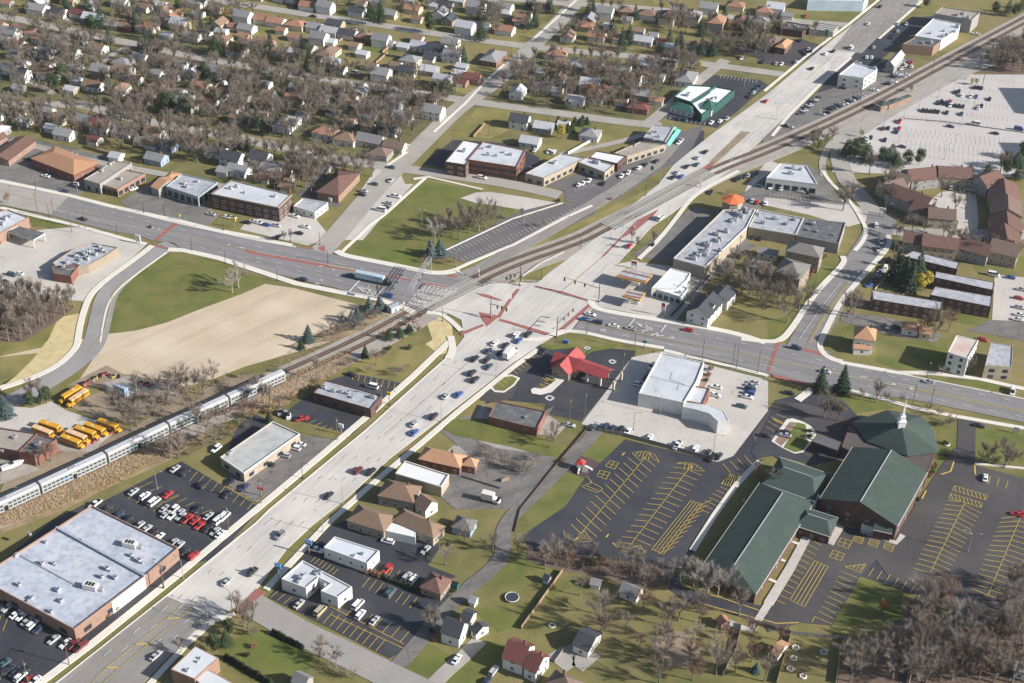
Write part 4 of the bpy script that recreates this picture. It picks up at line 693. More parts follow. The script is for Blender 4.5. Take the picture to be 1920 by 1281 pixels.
# shops and white building bottom
flat('', Q(1,3,'190,500 365,365 560,450 445,520 370,570 300,530') and Q(1,3,'190,500 350,362 720,560 612,640 485,590 560,535 470,490 375,570'), 5.2, WHITE, RW, name='shop', cat='shop', full='white shop with notched pale flat roof and blue corner sign near the bottom', units='565,1083 560,1090 593,1075 600,1073 607,1096', us=.8, win=(1, 9, 1.3, 1.3, 1.4))
flat('', Q(1,3,'508,265 590,183 925,290 835,385'), 4.8, WHITE, roofm('lavender_membrane', (.55, .57, .62), (.5, .52, .57)), name='shop', cat='shop', full='plain white shop with pale lavender flat roof next to the notched-roof white shop', units='680,1038 664,1041', us=.6, win=(1, 3.4, 1, .9, 1.8))
flat('', Q(1,2,'1045,990 1120,895 1448,1000 1390,1090'), 5., TANW, roofm('clean_white_roof', (.66, .66, .66), (.6, .6, .6)), name='shop', cat='shop', full='narrow shop with bright white flat roof below the orange hip-roofed house', trim=TRIM)
t = flat('', Q(0,3,'1280,1180 1465,1005 1640,1095 1560,1160 1460,1255'), 6., BRICKO, mat('ribbed_metal_roof', (.56, .57, .59), .5, .1, .3, coord='W'), name='workshop', cat='building', full='brick workshop with ribbed white metal roof at the bottom edge', units='375,1235 352,1258 370,1242', us=.5, par=.05)
flat('', Q(0,3,'1460,1250 1560,1180 1760,1290 1600,1400'), 5., BRICKO, mat('ribbed_metal_roof', (.56, .57, .59)), name='workshop', cat='building', full='lower wing with ribbed white roof cut by the bottom edge', par=.05)
# gas station
def canopy(pxs, h, full, ncol):
    t = flat('', Q(2,1,pxs), h, mat('orange_fascia', (.58, .30, .08), .5, .1), RG, name='fuel_canopy', cat='canopy', full=full, par=.1)
    w = [o for o in t.children if o.name.startswith('wall')][0]; me = w.data
    for v in me.vertices:
        if v.co.z < 1: v.co.z = h - .9
    onroof(t, h + .5, [tuple(Q(2,1,s)) for s in ncol[1]], 1.1, mat('brown_band', (.25, .12, .09), .7), 'stripe', .12)
    for s in Q(2,1,ncol[0]):
        g = G(*s, 0); b = MB(); b.box(-.35, -.35, 0, .35, .35, h - .9).mt(mat('pump_red', (.5, .08, .05), .5)).box(-.3, -1.5, 0, .3, -.8, 1.6).box(-.3, .8, 0, .3, 1.5, 1.6); b.mats[0] = TRIM if not b.mats else b.mats[0]
        o = b.build('pump_column', None, t); o.data.materials[0] = TRIM; o.location = (g.x - t.location.x, g.y - t.location.y, .3); o.rotation_euler = (0, 0, DE)
canopy('775,788 855,725 1055,780 1000,838', 5.6, 'larger orange-edged fuel canopy with brown roof bands in front of the white store', ('830,830 950,860', ['800,775 1010,825', '830,745 1040,795']))
canopy('825,935 872,888 1002,915 958,972', 5.2, 'smaller orange-edged fuel canopy nearest the cross road', ('880,985 945,995', ['845,925 970,950', '860,903 985,928']))
flat('', Q(2,1,'1048,880 1190,730 1340,768 1310,820 1245,880'), 5., WHITE, roofm('clean_white_roof', (.66, .66, .66), (.6, .6, .6)), name='store', cat='shop', full='white convenience store behind the two orange fuel canopies', win=(1, 3, 2, 2, .5, SHOP), par=.4)
flat('', Q(2,1,'1048,880 1245,850 1320,880 1268,948'), 4.2, mat('green_white_fascia', (.50, .60, .56), .7), roofm('clean_white_roof', (.66, .66, .66)), name='store', cat='shop', full='low front part with green fascia of the white convenience store', win=(1, 2.6, 2, 2, .5, SHOP), par=.4, units='1275,548', us=.6)
# ---------------------------------------------------------------- church
def R2(s): return N(s)
ct = thing('church', '', 'church', G(1690, 800, 0), 0, None, None, 'faceted green-roofed church sanctuary topped by a white steeple'); c0 = Vector(ct.location)
E8 = [G(*p, 5.) for p in Q(3,2,'630,605 895,515 1150,560 1230,640 1285,830 1050,862 740,752')]; ap = G(*Q(3,2,'1000,618')[0], 12.)
FOOT.append((c0.x, c0.y, 24))
inn = [c0.to_2d() + (p.to_2d() - c0.to_2d()) * .93 - c0.to_2d() for p in E8]; b = MB(); b.prism(ccw(inn), 0, 5); b.build('wall', BRICKD, ct)
b = MB(); Lc = [p - c0 for p in E8]; a_ = ap - c0; cw = ccw([p.to_2d() for p in Lc]); Lc = [Vector((p.x, p.y, 5)) for p in cw]
for i in range(len(Lc)):
    p, q = Lc[i], Lc[(i + 1) % len(Lc)]; b.face([p, q, a_]); b.face([p - Vector((0, 0, .35)), q - Vector((0, 0, .35)), q, p])
b.poly([p.to_2d() for p in Lc][::-1], 4.7); rf = b.build('roof', SH['e'], ct)
b = MB(); f4 = lambda w, z: [(a_.x - w, a_.y - w, z), (a_.x + w, a_.y - w, z), (a_.x + w, a_.y + w, z), (a_.x - w, a_.y + w, z)]
b.box(a_.x - 1.3, a_.y - 1.3, 9.8, a_.x + 1.3, a_.y + 1.3, 13.4).box(a_.x - 1.5, a_.y - 1.5, 13.4, a_.x + 1.5, a_.y + 1.5, 13.7).box(a_.x - .85, a_.y - .85, 13.7, a_.x + .85, a_.y + .85, 15.6).box(a_.x - 1, a_.y - 1, 15.6, a_.x + 1, a_.y + 1, 15.8)
t4 = f4(.5, 15.8)
for i in range(4): b.face([t4[i], t4[(i + 1) % 4], (a_.x, a_.y, 24.)])
b.build('steeple', mat('steeple_white', (.72, .72, .72), .5, .05, 1., coord='O'), ct)
b = MB(); b.mt(TRIM).tube([(a_.x, a_.y, 23.8), (a_.x, a_.y, 25)], .06, 5); b.box(a_.x - .3, a_.y - .05, 24.5, a_.x + .3, a_.y + .05, 24.6); b.build('finial', None, ct)
hall = house3((1537, 935), (1599, 838), (1735, 893), 7., 4.6, 0, 'e', 'K', full='wide green gable-roofed church hall behind the entrance lot', name='church_hall', cat='hall', chim=False, ov=.3)
b = MB(); b.mt(TRIM).box(-1.5, -1, 0, 1.5, 1, 1.2).box(-1.2, -.8, 1.2, 1.2, .8, 1.5); g = G(*Q(3,2,'870,800')[0], 11.5); h_ = b.build('roof_vent', None, hall); h_.parent = bpy.data.objects['church_hall']; h_.matrix_world = Matrix.Translation((g.x, g.y, 10.6)) @ Matrix.Rotation(DM, 4, 'Z')
house3((1309, 1072), (1425, 905), (1524, 946), 4.6, 3.6, 5, 'e', 'K', full='long green-roofed church wing beside the stall-striped lot', name='church_wing', cat='wing', chim=False, ov=.3)
house3((1430, 906), (1528, 940), (1552, 888), 4.6, 3., 4, 'e', 'K', full='short green hip-roofed church wing next to the porte-cochere', name='church_wing', cat='wing', chim=False)
house3((1490, 985), (1556, 1006), (1574, 972), 4.2, 2., 2.5, 'e', 'K', full='small green-roofed entrance wing jutting toward the marked lot', name='church_wing', cat='wing', chim=False)
house3(*Q(3,3,'790,130 930,160 960,70'), 4.4, 2.6, 0, 'e', 'K', full='little green gable porch on the front wall of the church hall', name='porch', cat='porch', chim=False, win=False)
flat('', N('1592,800 1640,830 1668,838 1600,848 1578,838'), 4.4, BRICKD, mat('brown_flat_roof', (.10, .082, .08), .9), name='link_building', cat='building', full='flat brown-roofed link left of the church hall ridge', par=.1)
flat('', N('1675,852 1702,857 1752,851 1736,896 1702,880'), 4.6, BRICKD, mat('brown_flat_roof', (.10, .082, .08)), name='link_building', cat='building', full='flat brown-roofed link between sanctuary and the right side of the hall', par=.1)
t = flat('', N('1521,827 1534,812 1578,829 1570,845'), 4.2, BRICKD, mat('grey_porte_roof', (.12, .12, .13), .9), name='porte_cochere', cat='canopy', full='dark flat-roofed porte-cochere over the church drive loop', par=.05)
for v in [o for o in t.children if o.name.startswith('wall')][0].data.vertices:
    if v.co.z < 1: v.co.z = 3.4
for p in ((1524, 826), (1535, 814), (1569, 842)):
    g = G(*p, 3.4); b = MB(); b.box(-.3, -.3, 0, .3, .3, 3.4); b.build('post', BRICK, t).location = (g.x - t.location.x, g.y - t.location.y, 0)
for p, s, nm in (((1506, 928), 2.2, 'upper'), ((1524, 946), 2.6, 'lower')):
    g = G(*p, 1.5); t = thing('air_handler', '', 'machine', (g.x, g.y, 0), DM, None, None, f'white air handling unit on the ground between the church wings, {nm} of two'); b = MB(); b.mt(TRIM).box(-s, -s * .5, .2, s, s * .5, 4.9); b.build('cabinet', None, t); b = MB(); b.mt(DARKM).box(-s * .7, -s * .4, 4.9, s * .2, s * .4, 5.05); b.build('fan', None, t)
g = G(1632, 987, 2); t = thing('air_handler', '', 'machine', (g.x, g.y, 0), D1, None, None, 'white boxy air handler in front of the church hall wall'); b = MB(); b.mt(TRIM).box(-3, -1.4, 0, 3, 1.4, 3); b.build('cabinet', None, t); b = MB(); b.mt(DARKM).box(-2, -1, 3, 1.6, 1, 3.1); b.build('fan', None, t)
# ---------------------------------------------------------------- bank with red metal roof
RM = mat('red_metal_roof', (.36, .06, .06), .65, .3, .4, coord='O', spec=.5); SH['R'] = RM
t = thing('bank', '', 'bank', G(1064, 694, 0), 0, None, None, 'small bank with bright red crossed gable roofs by the intersection'); FOOT.append((t.location.x, t.location.y, 12))
for i, (L_, W_, a) in enumerate(((14, 7.5, radians(62)), (10.5, 7.5, radians(-28)))):
    b = MB(); b.mt(BRICKT); house_wall(b, L_, W_, 4. - i * .01, 3. - i * .02, 0); w_ = b.build('wall', None, t); w_.rotation_euler = (0, 0, a)
    b = MB(); b.mt(RM); gable_roof(b, L_, W_, 4 - i * .01, 3. - i * .02, .7); r_ = b.build('roof', None, t); r_.rotation_euler = (0, 0, a)
    windows(w_, Vector((-L_/2, -W_/2)), Vector((L_/2, -W_/2)), 5, 1, 3, 1.4, 1.6, 1.); windows(w_, Vector((-L_/2, W_/2)), Vector((-L_/2, -W_/2)), 5, 1, 3, 1.4, 1.6, 1.)
t = house3(*Q(2,2,'440,195 700,285 765,212'), 4.4, 1.8, 0, 'R', 'T', full='long red gabled drive-through canopy on pale columns beside the bank', name='drive_through', cat='canopy', chim=False, win=False)
[bpy.data.objects.remove(o) for o in list(t.children) if o.name.startswith('wall')]
for i in range(5):
    for y in (-1, 1): b = MB(); b.box(-.4, -.4, 0, .4, .4, 4.5); o = b.build('column', CREAM, t); o.location = (-12.5 + i * 6, y * 3.4, 0)
b = MB(); b.poly([(p.x - 0, p.y) for p in ccw([G(*p, .45).to_2d() for p in Q(2,2,'240,240 400,285 300,380 220,400 150,390 140,360 165,345 220,355 260,340 330,290')])], .33); struct(b.build('kerb_island', WALK))
# ---------------------------------------------------------------- apartments and houses on the right
house3(*Q(3,1,'35,765 240,822 300,700'), 8.6, 3.2, True, 's', 'T', full='grey hip-roofed three-storey apartment block, front one, left of the side street', name='apartment_building', cat='apartment building', chim=False, floors=3)
house3(*Q(3,1,'130,600 390,655 435,580'), 8.6, 2.6, True, 's', 'T', full='grey-roofed apartment block just behind the front apartment block', name='apartment_building', cat='apartment building', chim=False, floors=3)
house3(*Q(2,1,'1790,720 1920,740 1940,690'), 3., 1.2, 0, 'g', 'w', full='white garage with grey roof behind the bare trees, left of the apartments', name='garage', cat='garage', chim=False)
house3(*Q(2,1,'1835,610 1990,640 2010,600'), 3., 1.2, 0, 'g', 'w', full='upper white garage with pale grey roof left of the apartments', name='garage', cat='garage', chim=False)
house(Q(2,1,'1450,990')[0], 15, 10, 5.6, 3.4, DM, 0, 'd', 'w', full='white two-storey house with dark roof beside the gas station', floors=2, dormer=True)
house(Q(2,1,'1580,905')[0], 9, 9, 5.0, 2., DM, 0, 'd', 'w', full='dark-roofed rear wing behind the white house by the gas station', floors=2)
ORH = 'n'
house3(*[(1560 + x / 5.333, 490 + y / 5.333) for x, y in N('215,765 435,800 490,685')], 7., 3.4, True, 'n', 'w', full='white two-storey house with bright orange hip roof above the cross road', floors=2)
house3(*[(1560 + x / 5.333, 490 + y / 5.333) for x, y in N('215,870 400,885 410,840')], 3.2, 1., 0, 'n', 'w', full='orange-roofed front porch of the white hip-roofed house', name='porch', cat='porch', chim=False)
house3(*[(1560 + x / 5.333, 490 + y / 5.333) for x, y in N('695,675 870,700 930,640')], 3.2, 2., True, 'n', 'w', full='orange-brown hip-roofed garage right of the orange-roofed house', name='garage', cat='garage', chim=False)
house3(*[(1560 + x / 5.333, 490 + y / 5.333) for x, y in N('870,715 990,735 1000,665')], 3.2, 1.4, 0, 'n', 'c', full='tan garage addition joined to the orange-brown hip-roofed garage', name='garage', cat='garage', chim=False)
K5 = lambda s: [(1560 + x / 5.333, 490 + y / 5.333) for x, y in N(s)]
flat('', K5('1160,905 1245,738 1465,790 1360,970 1240,935'), 9.5, WHITE, mat('stained_white_roof', (.55, .52, .49), .9, .2, .1, (.46, .34, .28)), name='apartment_building', cat='apartment building', full='pale three-storey apartment block with rust-stained white roof above the cross road', win=(3, 2.8, 1.3, 1.5, .9, SHOP), par=.3)
flat('', K5('1530,1040 1590,805 1812,845 1800,1055 1690,1050'), 6.8, TANW, RG, name='apartment_building', cat='apartment building', full='grey-roofed two-storey flats with white balconies, right of the rust-stained roof', win=(2, 3.5, 2.2, 1.6, .6, SHOP), par=.3)
flat('', K5('400,285 1110,405 1090,490 410,380'), 6., BRICKD, RG, name='apartment_building', cat='apartment building', full='long brown-brick flats with white-grey roof behind the orange-roofed house', win=(2, 3.6, 1.3, 1.2, .8), par=.2)
flat('', K5('980,335 1030,250 1605,350 1590,455'), 6., BRICKD, RG, name='apartment_building', cat='apartment building', full='brick flats with cloudy grey roof, front one of three stacked rows at right', win=(2, 3.6, 1.3, 1.2, .8), par=.2)
flat('', K5('1025,160 1040,100 1630,210 1615,290'), 6., BRICKD, RG, name='apartment_building', cat='apartment building', full='brick flats with cloudy grey roof, middle one of three stacked rows at right', win=(2, 3.6, 1.3, 1.2, .8), par=.2)
flat('', Q(3,1,'1010,640 1090,600 1440,690 1420,740'), 6., BRICKD, RG, name='apartment_building', cat='apartment building', full='brick flats with pale roof, rearmost row below the brown townhouses', win=(2, 3.6, 1.3, 1.2, .8), par=.2)
TH = lambda x, y: (1640 + x / 6.743, 300 + y / 6.743)
for i, (x, y, L_, W_, a, lab) in enumerate(((330, 200, 12, 11, -30, 'at the top left corner of the court'), (640, 135, 22, 12, 14, 'along the top of the court, left of the purple-shaded gable'), (1010, 120, 18, 12, -5, 'along the top of the court, right end'), (230, 290, 13, 10, 30, 'grey shaded one at the far left of the court'),
    (470, 420, 24, 12, -42, 'on the diagonal row left of the court'), (660, 590, 14, 12, -40, 'at the lower end of the diagonal row'), (850, 645, 14, 9, -8, 'jutting toward the cul-de-sac island'), (1440, 200, 15, 11, 35, 'at the top right corner of the court'), (1640, 370, 20, 14, 78, 'right column, topmost'),
    (1680, 560, 17, 14, 76, 'right column, second from top'), (1670, 760, 17, 14, 78, 'right column, third from top'), (1650, 930, 16, 14, 80, 'right column, second from bottom'), (1660, 1070, 14, 13, -25, 'right column, bottom one with sunlit end wall'), (560, 960, 15, 9, -14, 'left end of the row below the court'),
    (830, 1000, 17, 10, -12, 'middle of the row below the court'), (1030, 1030, 12, 10, -12, 'right of middle in the row below the court'), (1290, 1060, 15, 11, -30, 'right end of the row below the court'))):
    house(TH(x, y), L_ * .9, W_, 5.4 + (i * 7 % 5) * .35 - .6, 3.2, radians(a), 0, 'B' if i % 3 else 'k', 'g' if i % 3 == 1 else 't', full=f'brown-roofed townhouse {lab}', name='townhouse', cat='townhouse', floors=2)
# houses between main road and lane
house3(*Q(1,2,'1215,880 1530,950 1600,860'), 4., 2.6, True, 'n', 'k', full='red brick house with bright orange hip roof beside the main road', floors=1)
house3(*Q(1,2,'1540,925 1645,945 1640,880'), 3.8, 2., True, 'n', 'k', full='orange-roofed right wing of the red brick house', name='house_wing', cat='house', chim=False)
house3(*Q(1,2,'910,1155 1180,1210 1265,1090'), 4.6, 3., True, 'b', 'g', full='brown-roofed two-storey house with grey siding below the bright white shop roof', floors=1)
house3(*Q(1,2,'1100,1040 1260,1090 1150,1190') and Q(1,2,'1185,1210 1270,1270 1315,1170'), 4.2, 2.2, 0, 'b', 'w', full='white-walled side wing of the brown-roofed grey house', name='house_wing', cat='house', chim=False)
house3(*Q(1,3,'675,60 960,150 1030,20'), 4., 2.8, True, 'b', 't', full='long tan funeral-style house, left part with brown hip roof, by the main road', name='house', chim=False)
house3(*Q(1,3,'1010,60 1330,200 1385,90'), 4., 2.6, True, 'b', 't', full='right part of the long tan house with brown hip roof', name='house')
flat('', Q(1,3,'965,140 1005,75 1200,140 1195,190'), 3.6, TRIM, mat('clean_white_roof', (.66, .66, .66)), name='porch', cat='porch', full='bright white flat porch roof on the front of the long tan house', par=.05)
house3(*Q(1,3,'1460,110 1610,150 1660,60'), 3.2, 2., True, 's', 'u', full='small blue-grey hip-roofed garage right of the long tan house', name='garage', cat='garage', chim=False)
house3(*Q(1,3,'1225,560 1385,620 1460,500'), 3.4, 2.6, True, 'B', 'T', full='reddish hip-roofed brick outbuilding beside the lane and dark lot', name='outbuilding', cat='outbuilding')
house3(*Q(1,3,'1380,900 1525,950 1585,830'), 4.8, 3.4, 0, 'd', 'w', full='white house with dark gable roof at the end of the lane', floors=1)
house3(*Q(1,3,'1525,800 1600,830 1690,760'), 3., 1.4, 0, 'd', 'w', full='dark-roofed back wing behind the white house', name='house_wing', cat='house', chim=False, win=False)
house3(*Q(1,3,'1605,880 1650,920 1735,840'), 3., 1.6, 0, 'd', 'w', full='white garage with dark roof right of the white house', name='garage', cat='garage', chim=False)
house3(*Q(2,3,'-80,1090 80,1150 190,1000'), 5., 3.4, 0, 'm', 'w', full='red-roofed white house at the bottom, left gable')
house3(*Q(2,3,'80,1160 180,1210 285,1080'), 4.8, 3., 0, 'm', 'w', full='right gable of the red-roofed white house at the bottom', name='house_wing', cat='house')
house3(*Q(2,3,'450,995 575,1050 660,900'), 3.4, 2.2, 0, 'd', 'w', full='white garage with grey and dark gable roof beside the cracked pad', name='garage', cat='garage', chim=False)
house3(*Q(2,3,'250,1280 330,1180 560,1260'), 4., 2.6, True, 'k', 'o', full='brown-roofed house cut by the bottom edge below the grey-roofed garage')
house3(*Q(2,3,'800,590 935,650 975,570'), 3., 1.8, 0, 'g', 'w', full='white shed with grey gable roof below the thicket by the church lot', name='shed', cat='shed', chim=False)
house3(*Q(2,3,'580,540 660,560 690,510'), 2.4, 1.2, 0, 'g', 'w', full='small pale shed left of the grey-gabled white shed', name='shed', cat='shed', chim=False, win=False)
house3(*Q(2,3,'225,500 270,520 300,480'), 2.2, 1.1, 0, 'd', 'w', full='tiny white shed with dark roof standing alone on the lawn', name='shed', cat='shed', chim=False, win=False)
house3(*Q(1,3,'1590,670 1640,690 1665,640'), 2.4, 1.4, 0, 'w', 'w', full='small white playhouse shed beside the lane', name='shed', cat='shed', chim=False, win=False)
house3(*Q(2,3,'1530,800 1570,850 1600,770'), 2.6, 1., 0, 'r', 'o', full='narrow orange-roofed shed by the yard right of the thicket', name='shed', cat='shed', chim=False, win=False)
house3(*Q(3,3,'20,1060 80,1090 125,970'), 3., 1.4, 0, 'n', 'w', full='small white shed with pinkish roof at the bottom, beside the fenced lawn', name='shed', cat='shed', chim=False)
house3(*Q(3,3,'1840,1190 1940,1230 1950,1150'), 3., 1.4, 0, 'g', 'w', full='grey-roofed shed hidden in the woods at the bottom right edge', name='shed', cat='shed', chim=False)
house3(*Q(1,3,'260,1270 360,1320 440,1240'), 3.4, 2., 0, 'g', 'g', full='grey roof cut by the bottom edge below the side street', name='garage', cat='garage', chim=False)
house3(*Q(3,0,'800,775 850,800 900,760'), 3.6, 1.4, True, 'e', 'o', full='green-roofed railway station shelter by the tracks', name='station', cat='station', chim=False)
t = house3(*Q(3,0,'880,775 910,788 1080,722'), 3.4, 1.2, True, 'e', 'o', full='long narrow green platform canopy beside the railway station', name='station_canopy', cat='canopy', chim=False, win=False)
# tall buildings just outside the frame whose shadows fall over the right edge
for i, (x, y, h, w) in enumerate(((2175, 222, 34, 34), (2190, 330, 34, 30))):
    g = G(x, y); house3  # noqa
    P = [PX((g.x + dx, g.y + dy, h)) for dx, dy in ((-w / 2, -w / 2), (w / 2, -w / 2), (w / 2, w / 2), (-w / 2, w / 2))]
    flat('', P, h, BRICKT, RG, name='tower_block', cat='apartment building', full=f'tall tan brick tower block right of the commuter lot, {"farther" if i == 0 else "nearer"} one', win=(9, 4, 2, 1.6, .8, SHOP))
# ---------------------------------------------------------------- suburban houses, read sheet by sheet
HL = {
(0,0): '280,40,g,w,l 440,70,d,w,a 590,75,m,w,a 700,110,w,u,l 830,160,g,g,a 930,165,b,k,h 1100,180,r,w,h 1300,100,r,c,b 1280,150,g,w,s 70,215,g,w,2 30,280,g,w,s 220,215,r,w,a 310,265,r,w,a 440,270,g,w,2 120,310,r,w,a 230,345,b,w,s 340,370,g,w,a 170,460,g,w,s 150,520,d,w,2 60,490,g,w,a 350,465,b,w,s 370,520,b,w,l 530,370,d,w,a 620,310,g,w,b 730,340,b,w,a 1050,410,g,w,a 1210,425,b,c,a 1340,460,g,w,a 1180,530,g,w,s 1310,555,g,w,s 1200,610,r,w,h 1650,270,b,c,h 1440,250,g,w,a 1540,240,g,w,s 1820,90,g,w,2 1750,180,r,c,s 1660,220,w,w,s 1850,190,g,w,a 1830,255,r,c,s 1850,300,r,w,a 1600,500,g,w,2 700,615,b,w,a 1060,700,b,g,L 1390,745,g,w,2 1340,670,g,w,s 1570,750,r,w,a 1650,700,b,w,s 180,890,w,w,s 440,860,b,c,a 390,940,w,w,s 760,905,m,w,2 710,1030,m,w,s 930,965,g,w,a 1160,965,b,w,2 1140,1060,b,w,s 1250,1060,g,u,a 1170,1160,g,u,a 1430,1035,m,w,h 1620,1110,g,w,a 1740,1150,d,w,2 1850,1180,b,g,s 640,870,g,w,a 1500,470,r,c,s 870,1155,w,w,s 1060,1035,g,w,s',
(1,0): '60,120,r,w,a 150,140,r,w,a 300,160,r,b,h 190,210,r,w,s 440,180,g,w,a 555,210,w,w,a 470,250,g,w,2 560,295,w,w,s 290,260,r,c,s 690,230,d,w,a 820,250,b,k,h 940,265,g,w,2 740,325,b,w,s 1000,310,g,w,s 380,340,d,w,a 70,300,r,o,a 540,370,b,c,L 290,370,w,w,s 560,440,w,u,a 800,385,w,w,s 1110,330,w,w,s 1230,320,w,w,a 1350,340,d,w,2 1300,420,d,w,s 1480,380,g,w,2 1780,405,g,k,L 1300,500,w,g,a 1400,570,w,w,2 1520,530,w,w,s 1620,560,m,o,a 1540,600,m,o,s 940,520,g,w,2 870,480,b,w,s 1050,470,b,w,s 1570,170,w,w,2 1720,180,g,w,s 1870,200,r,w,a 1650,170,g,w,s 500,690,g,w,s 600,660,b,w,a 320,640,g,c,a 490,740,g,w,s 580,820,d,w,s 700,720,b,c,a 850,760,w,g,a 1030,760,g,g,h 1330,800,g,w,2 1100,845,g,w,a 1200,820,r,c,s 230,900,g,w,L 350,850,g,w,s 70,760,r,w,a 520,965,r,w,h 700,890,r,w,s 840,930,b,c,s 680,1010,b,w,h 860,1020,g,c,l 1000,950,d,w,a 1040,1070,k,c,a 930,1120,k,g,h 30,1150,d,w,2 230,1250,b,w,s 150,1230,g,w,s 1650,20,g,w,2 1420,20,d,w,a 520,20,g,w,2 390,20,r,w,a 1000,80,g,c,a 1330,25,w,w,s 760,60,d,w,a 1860,30,g,w,a 1870,80,w,w,s',
(2,0): '230,30,b,c,a 90,100,b,w,a 50,140,r,k,s 700,60,g,w,2 870,60,b,k,h 1020,85,b,w,h 1170,95,B,c,H 1360,95,g,c,H 1540,130,r,c,H 1720,135,B,k,H 1850,140,g,c,H 640,250,r,w,a 730,180,w,c,s 990,280,w,w,a 1060,250,g,w,s 1130,295,m,w,s 1190,330,w,w,s 1340,310,b,c,s 1450,320,b,g,a 370,445,b,c,a 500,460,w,g,h 610,560,r,c,s 905,560,b,w,2 980,545,b,w,b 1100,560,g,w,s 1310,560,g,w,L 820,495,g,w,a 640,700,r,w,b 715,650,r,w,s 820,740,b,c,s 950,775,m,k,h 1090,735,r,w,s 60,870,d,w,2 240,925,w,g,a 140,1035,w,w,a 590,980,g,w,h 390,915,w,w,s 340,665,g,c,s 210,520,w,c,s 1250,60,g,w,a 1480,30,g,w,2 1900,60,r,c,h 1680,20,r,c,h',
(3,0): '60,30,w,w,2 150,100,g,w,s',
(0,1): '1680,-20,g,w,s 1790,-30,g,w,a',
(1,1): '60,30,r,w,s 200,20,r,w,a 230,100,b,k,s 120,-40,g,w,a'}
KD = dict(a=(10, 7.5, 3.2, 2.2, 0, 0), b=(10, 7.5, 3.2, 2.2, 1, 0), s=(6.5, 6, 2.6, 1.5, 0, 0), h=(11, 9, 3.4, 2.2, 0, 1), H=(13, 9, 5.2, 2.6, 1, 1), l=(13, 8.5, 3.6, 2.6, 0, 0), L=(16, 10, 3.4, 2.2, 1, 1))
KD['2'] = (10.5, 8, 5.0, 2.8, 0, 0); SUB = []
for (cc, rr), s in HL.items():
    for e in s.split():
        x, y, rc, wc, k = e.split(','); p = (480 * cc + float(x) / 4, 320 * rr + float(y) / 4)
        L_, W_, h_, r_, od, hp = KD[k]; L_ *= rnd.uniform(.92, 1.1); W_ *= rnd.uniform(.95, 1.08); wc = 'c' if wc == 'b' else wc
        L_, W_ = round(L_), round(W_ * 2) / 2
        a = (D2 if od else D1) + radians(4 if p[0] > 960 else 0) + radians(rnd.uniform(-2, 2)); sm = k == 's'
        far = p[1] < 70
        house(p, L_, W_, h_, r_, a, bool(hp), rc, wc, name='garage' if sm else 'house', cat='garage' if sm else 'house', garage=sm, chim=not sm and rnd.random() < .7, win=not far or sm, group='garages in the tree-filled blocks' if sm else 'houses in the tree-filled blocks')
NH = 0
for t_ in range(4000):                                          # the houses half hidden between those
    px, py = rnd.uniform(-10, 1250), rnd.uniform(-5, 330)
    if NH >= 95 or py > 330 - (px < 450) * 60 - (px > 760) * 110: continue
    g = G(px, py)
    if any(zat(g.x + a, g.y + b_) > .16 for a in (-7, 0, 7) for b_ in (-6, 0, 6)) or any((g.x - a) ** 2 + (g.y - b_) ** 2 < (r + 6.2) ** 2 for a, b_, r in FOOT): continue
    NH += 1; sm = rnd.random() < .45; L_, W_, h_, r_, od, hp = KD['s' if sm else rnd.choice('aabh2')]; house(None, L_, W_, h_, r_, (D2 if od else D1) + radians(4 if px > 960 else 0), bool(hp), rnd.choice('bgdwrgwbg'), rnd.choice('wwwcgt'), at=(g.x, g.y, 0), name='garage' if sm else 'house', cat='garage' if sm else 'house', garage=sm, chim=not sm and rnd.random() < .6, win=py > 90 or sm, group='garages in the tree-filled blocks' if sm else 'houses in the tree-filled blocks')
# ---------------------------------------------------------------- trees
BARK = mat('bark', (.21, .18, .155), .95, .3, .5, (.11, .09, .075), 3., coord='O', rnd_amt=.2); BARKP = mat('pale_bark', (.36, .32, .28), .95, .3, .5, (.24, .21, .18), 3., coord='O')
TWIG = mat('bare_twigs', (.26, .215, .178), .95, .3, .3, (.165, .135, .112), 3., coord='O', rnd_amt=.28); TWIGG = mat('grey_twigs', (.34, .30, .265), .95, .25, .3, (.24, .21, .19), 3., coord='O', rnd_amt=.2)
TWIGR = mat('reddish_twigs', (.25, .15, .115), .95, .25, .3, (.18, .11, .09), 3., coord='O', rnd_amt=.25)
def leafm(n, c, c2): return mat(n, c, .9, .3, .6, c2, 3., coord='O', rnd_amt=.2)
SPR = leafm('spruce_needles', (.035, .062, .032), (.02, .038, .022)); SPB = leafm('blue_spruce_needles', (.075, .11, .105), (.045, .07, .065)); PIN = leafm('pine_needles', (.055, .085, .03), (.03, .05, .02))
ORG = leafm('orange_leaves', (.34, .14, .045), (.24, .09, .035)); YLW = leafm('yellow_leaves', (.50, .38, .035), (.30, .27, .04)); OLV = leafm('olive_leaves', (.14, .16, .04), (.08, .10, .03)); RED = leafm('red_shrub_leaves', (.20, .075, .06), (.12, .06, .04)); HED = leafm('hedge_leaves', (.04, .06, .025), (.025, .035, .018)); RST = leafm('rusty_leaves', (.28, .15, .09), (.18, .10, .07))
def rv(R, s=1): return Vector((R.gauss(0, 1), R.gauss(0, 1), R.gauss(0, 1))).normalized() * s
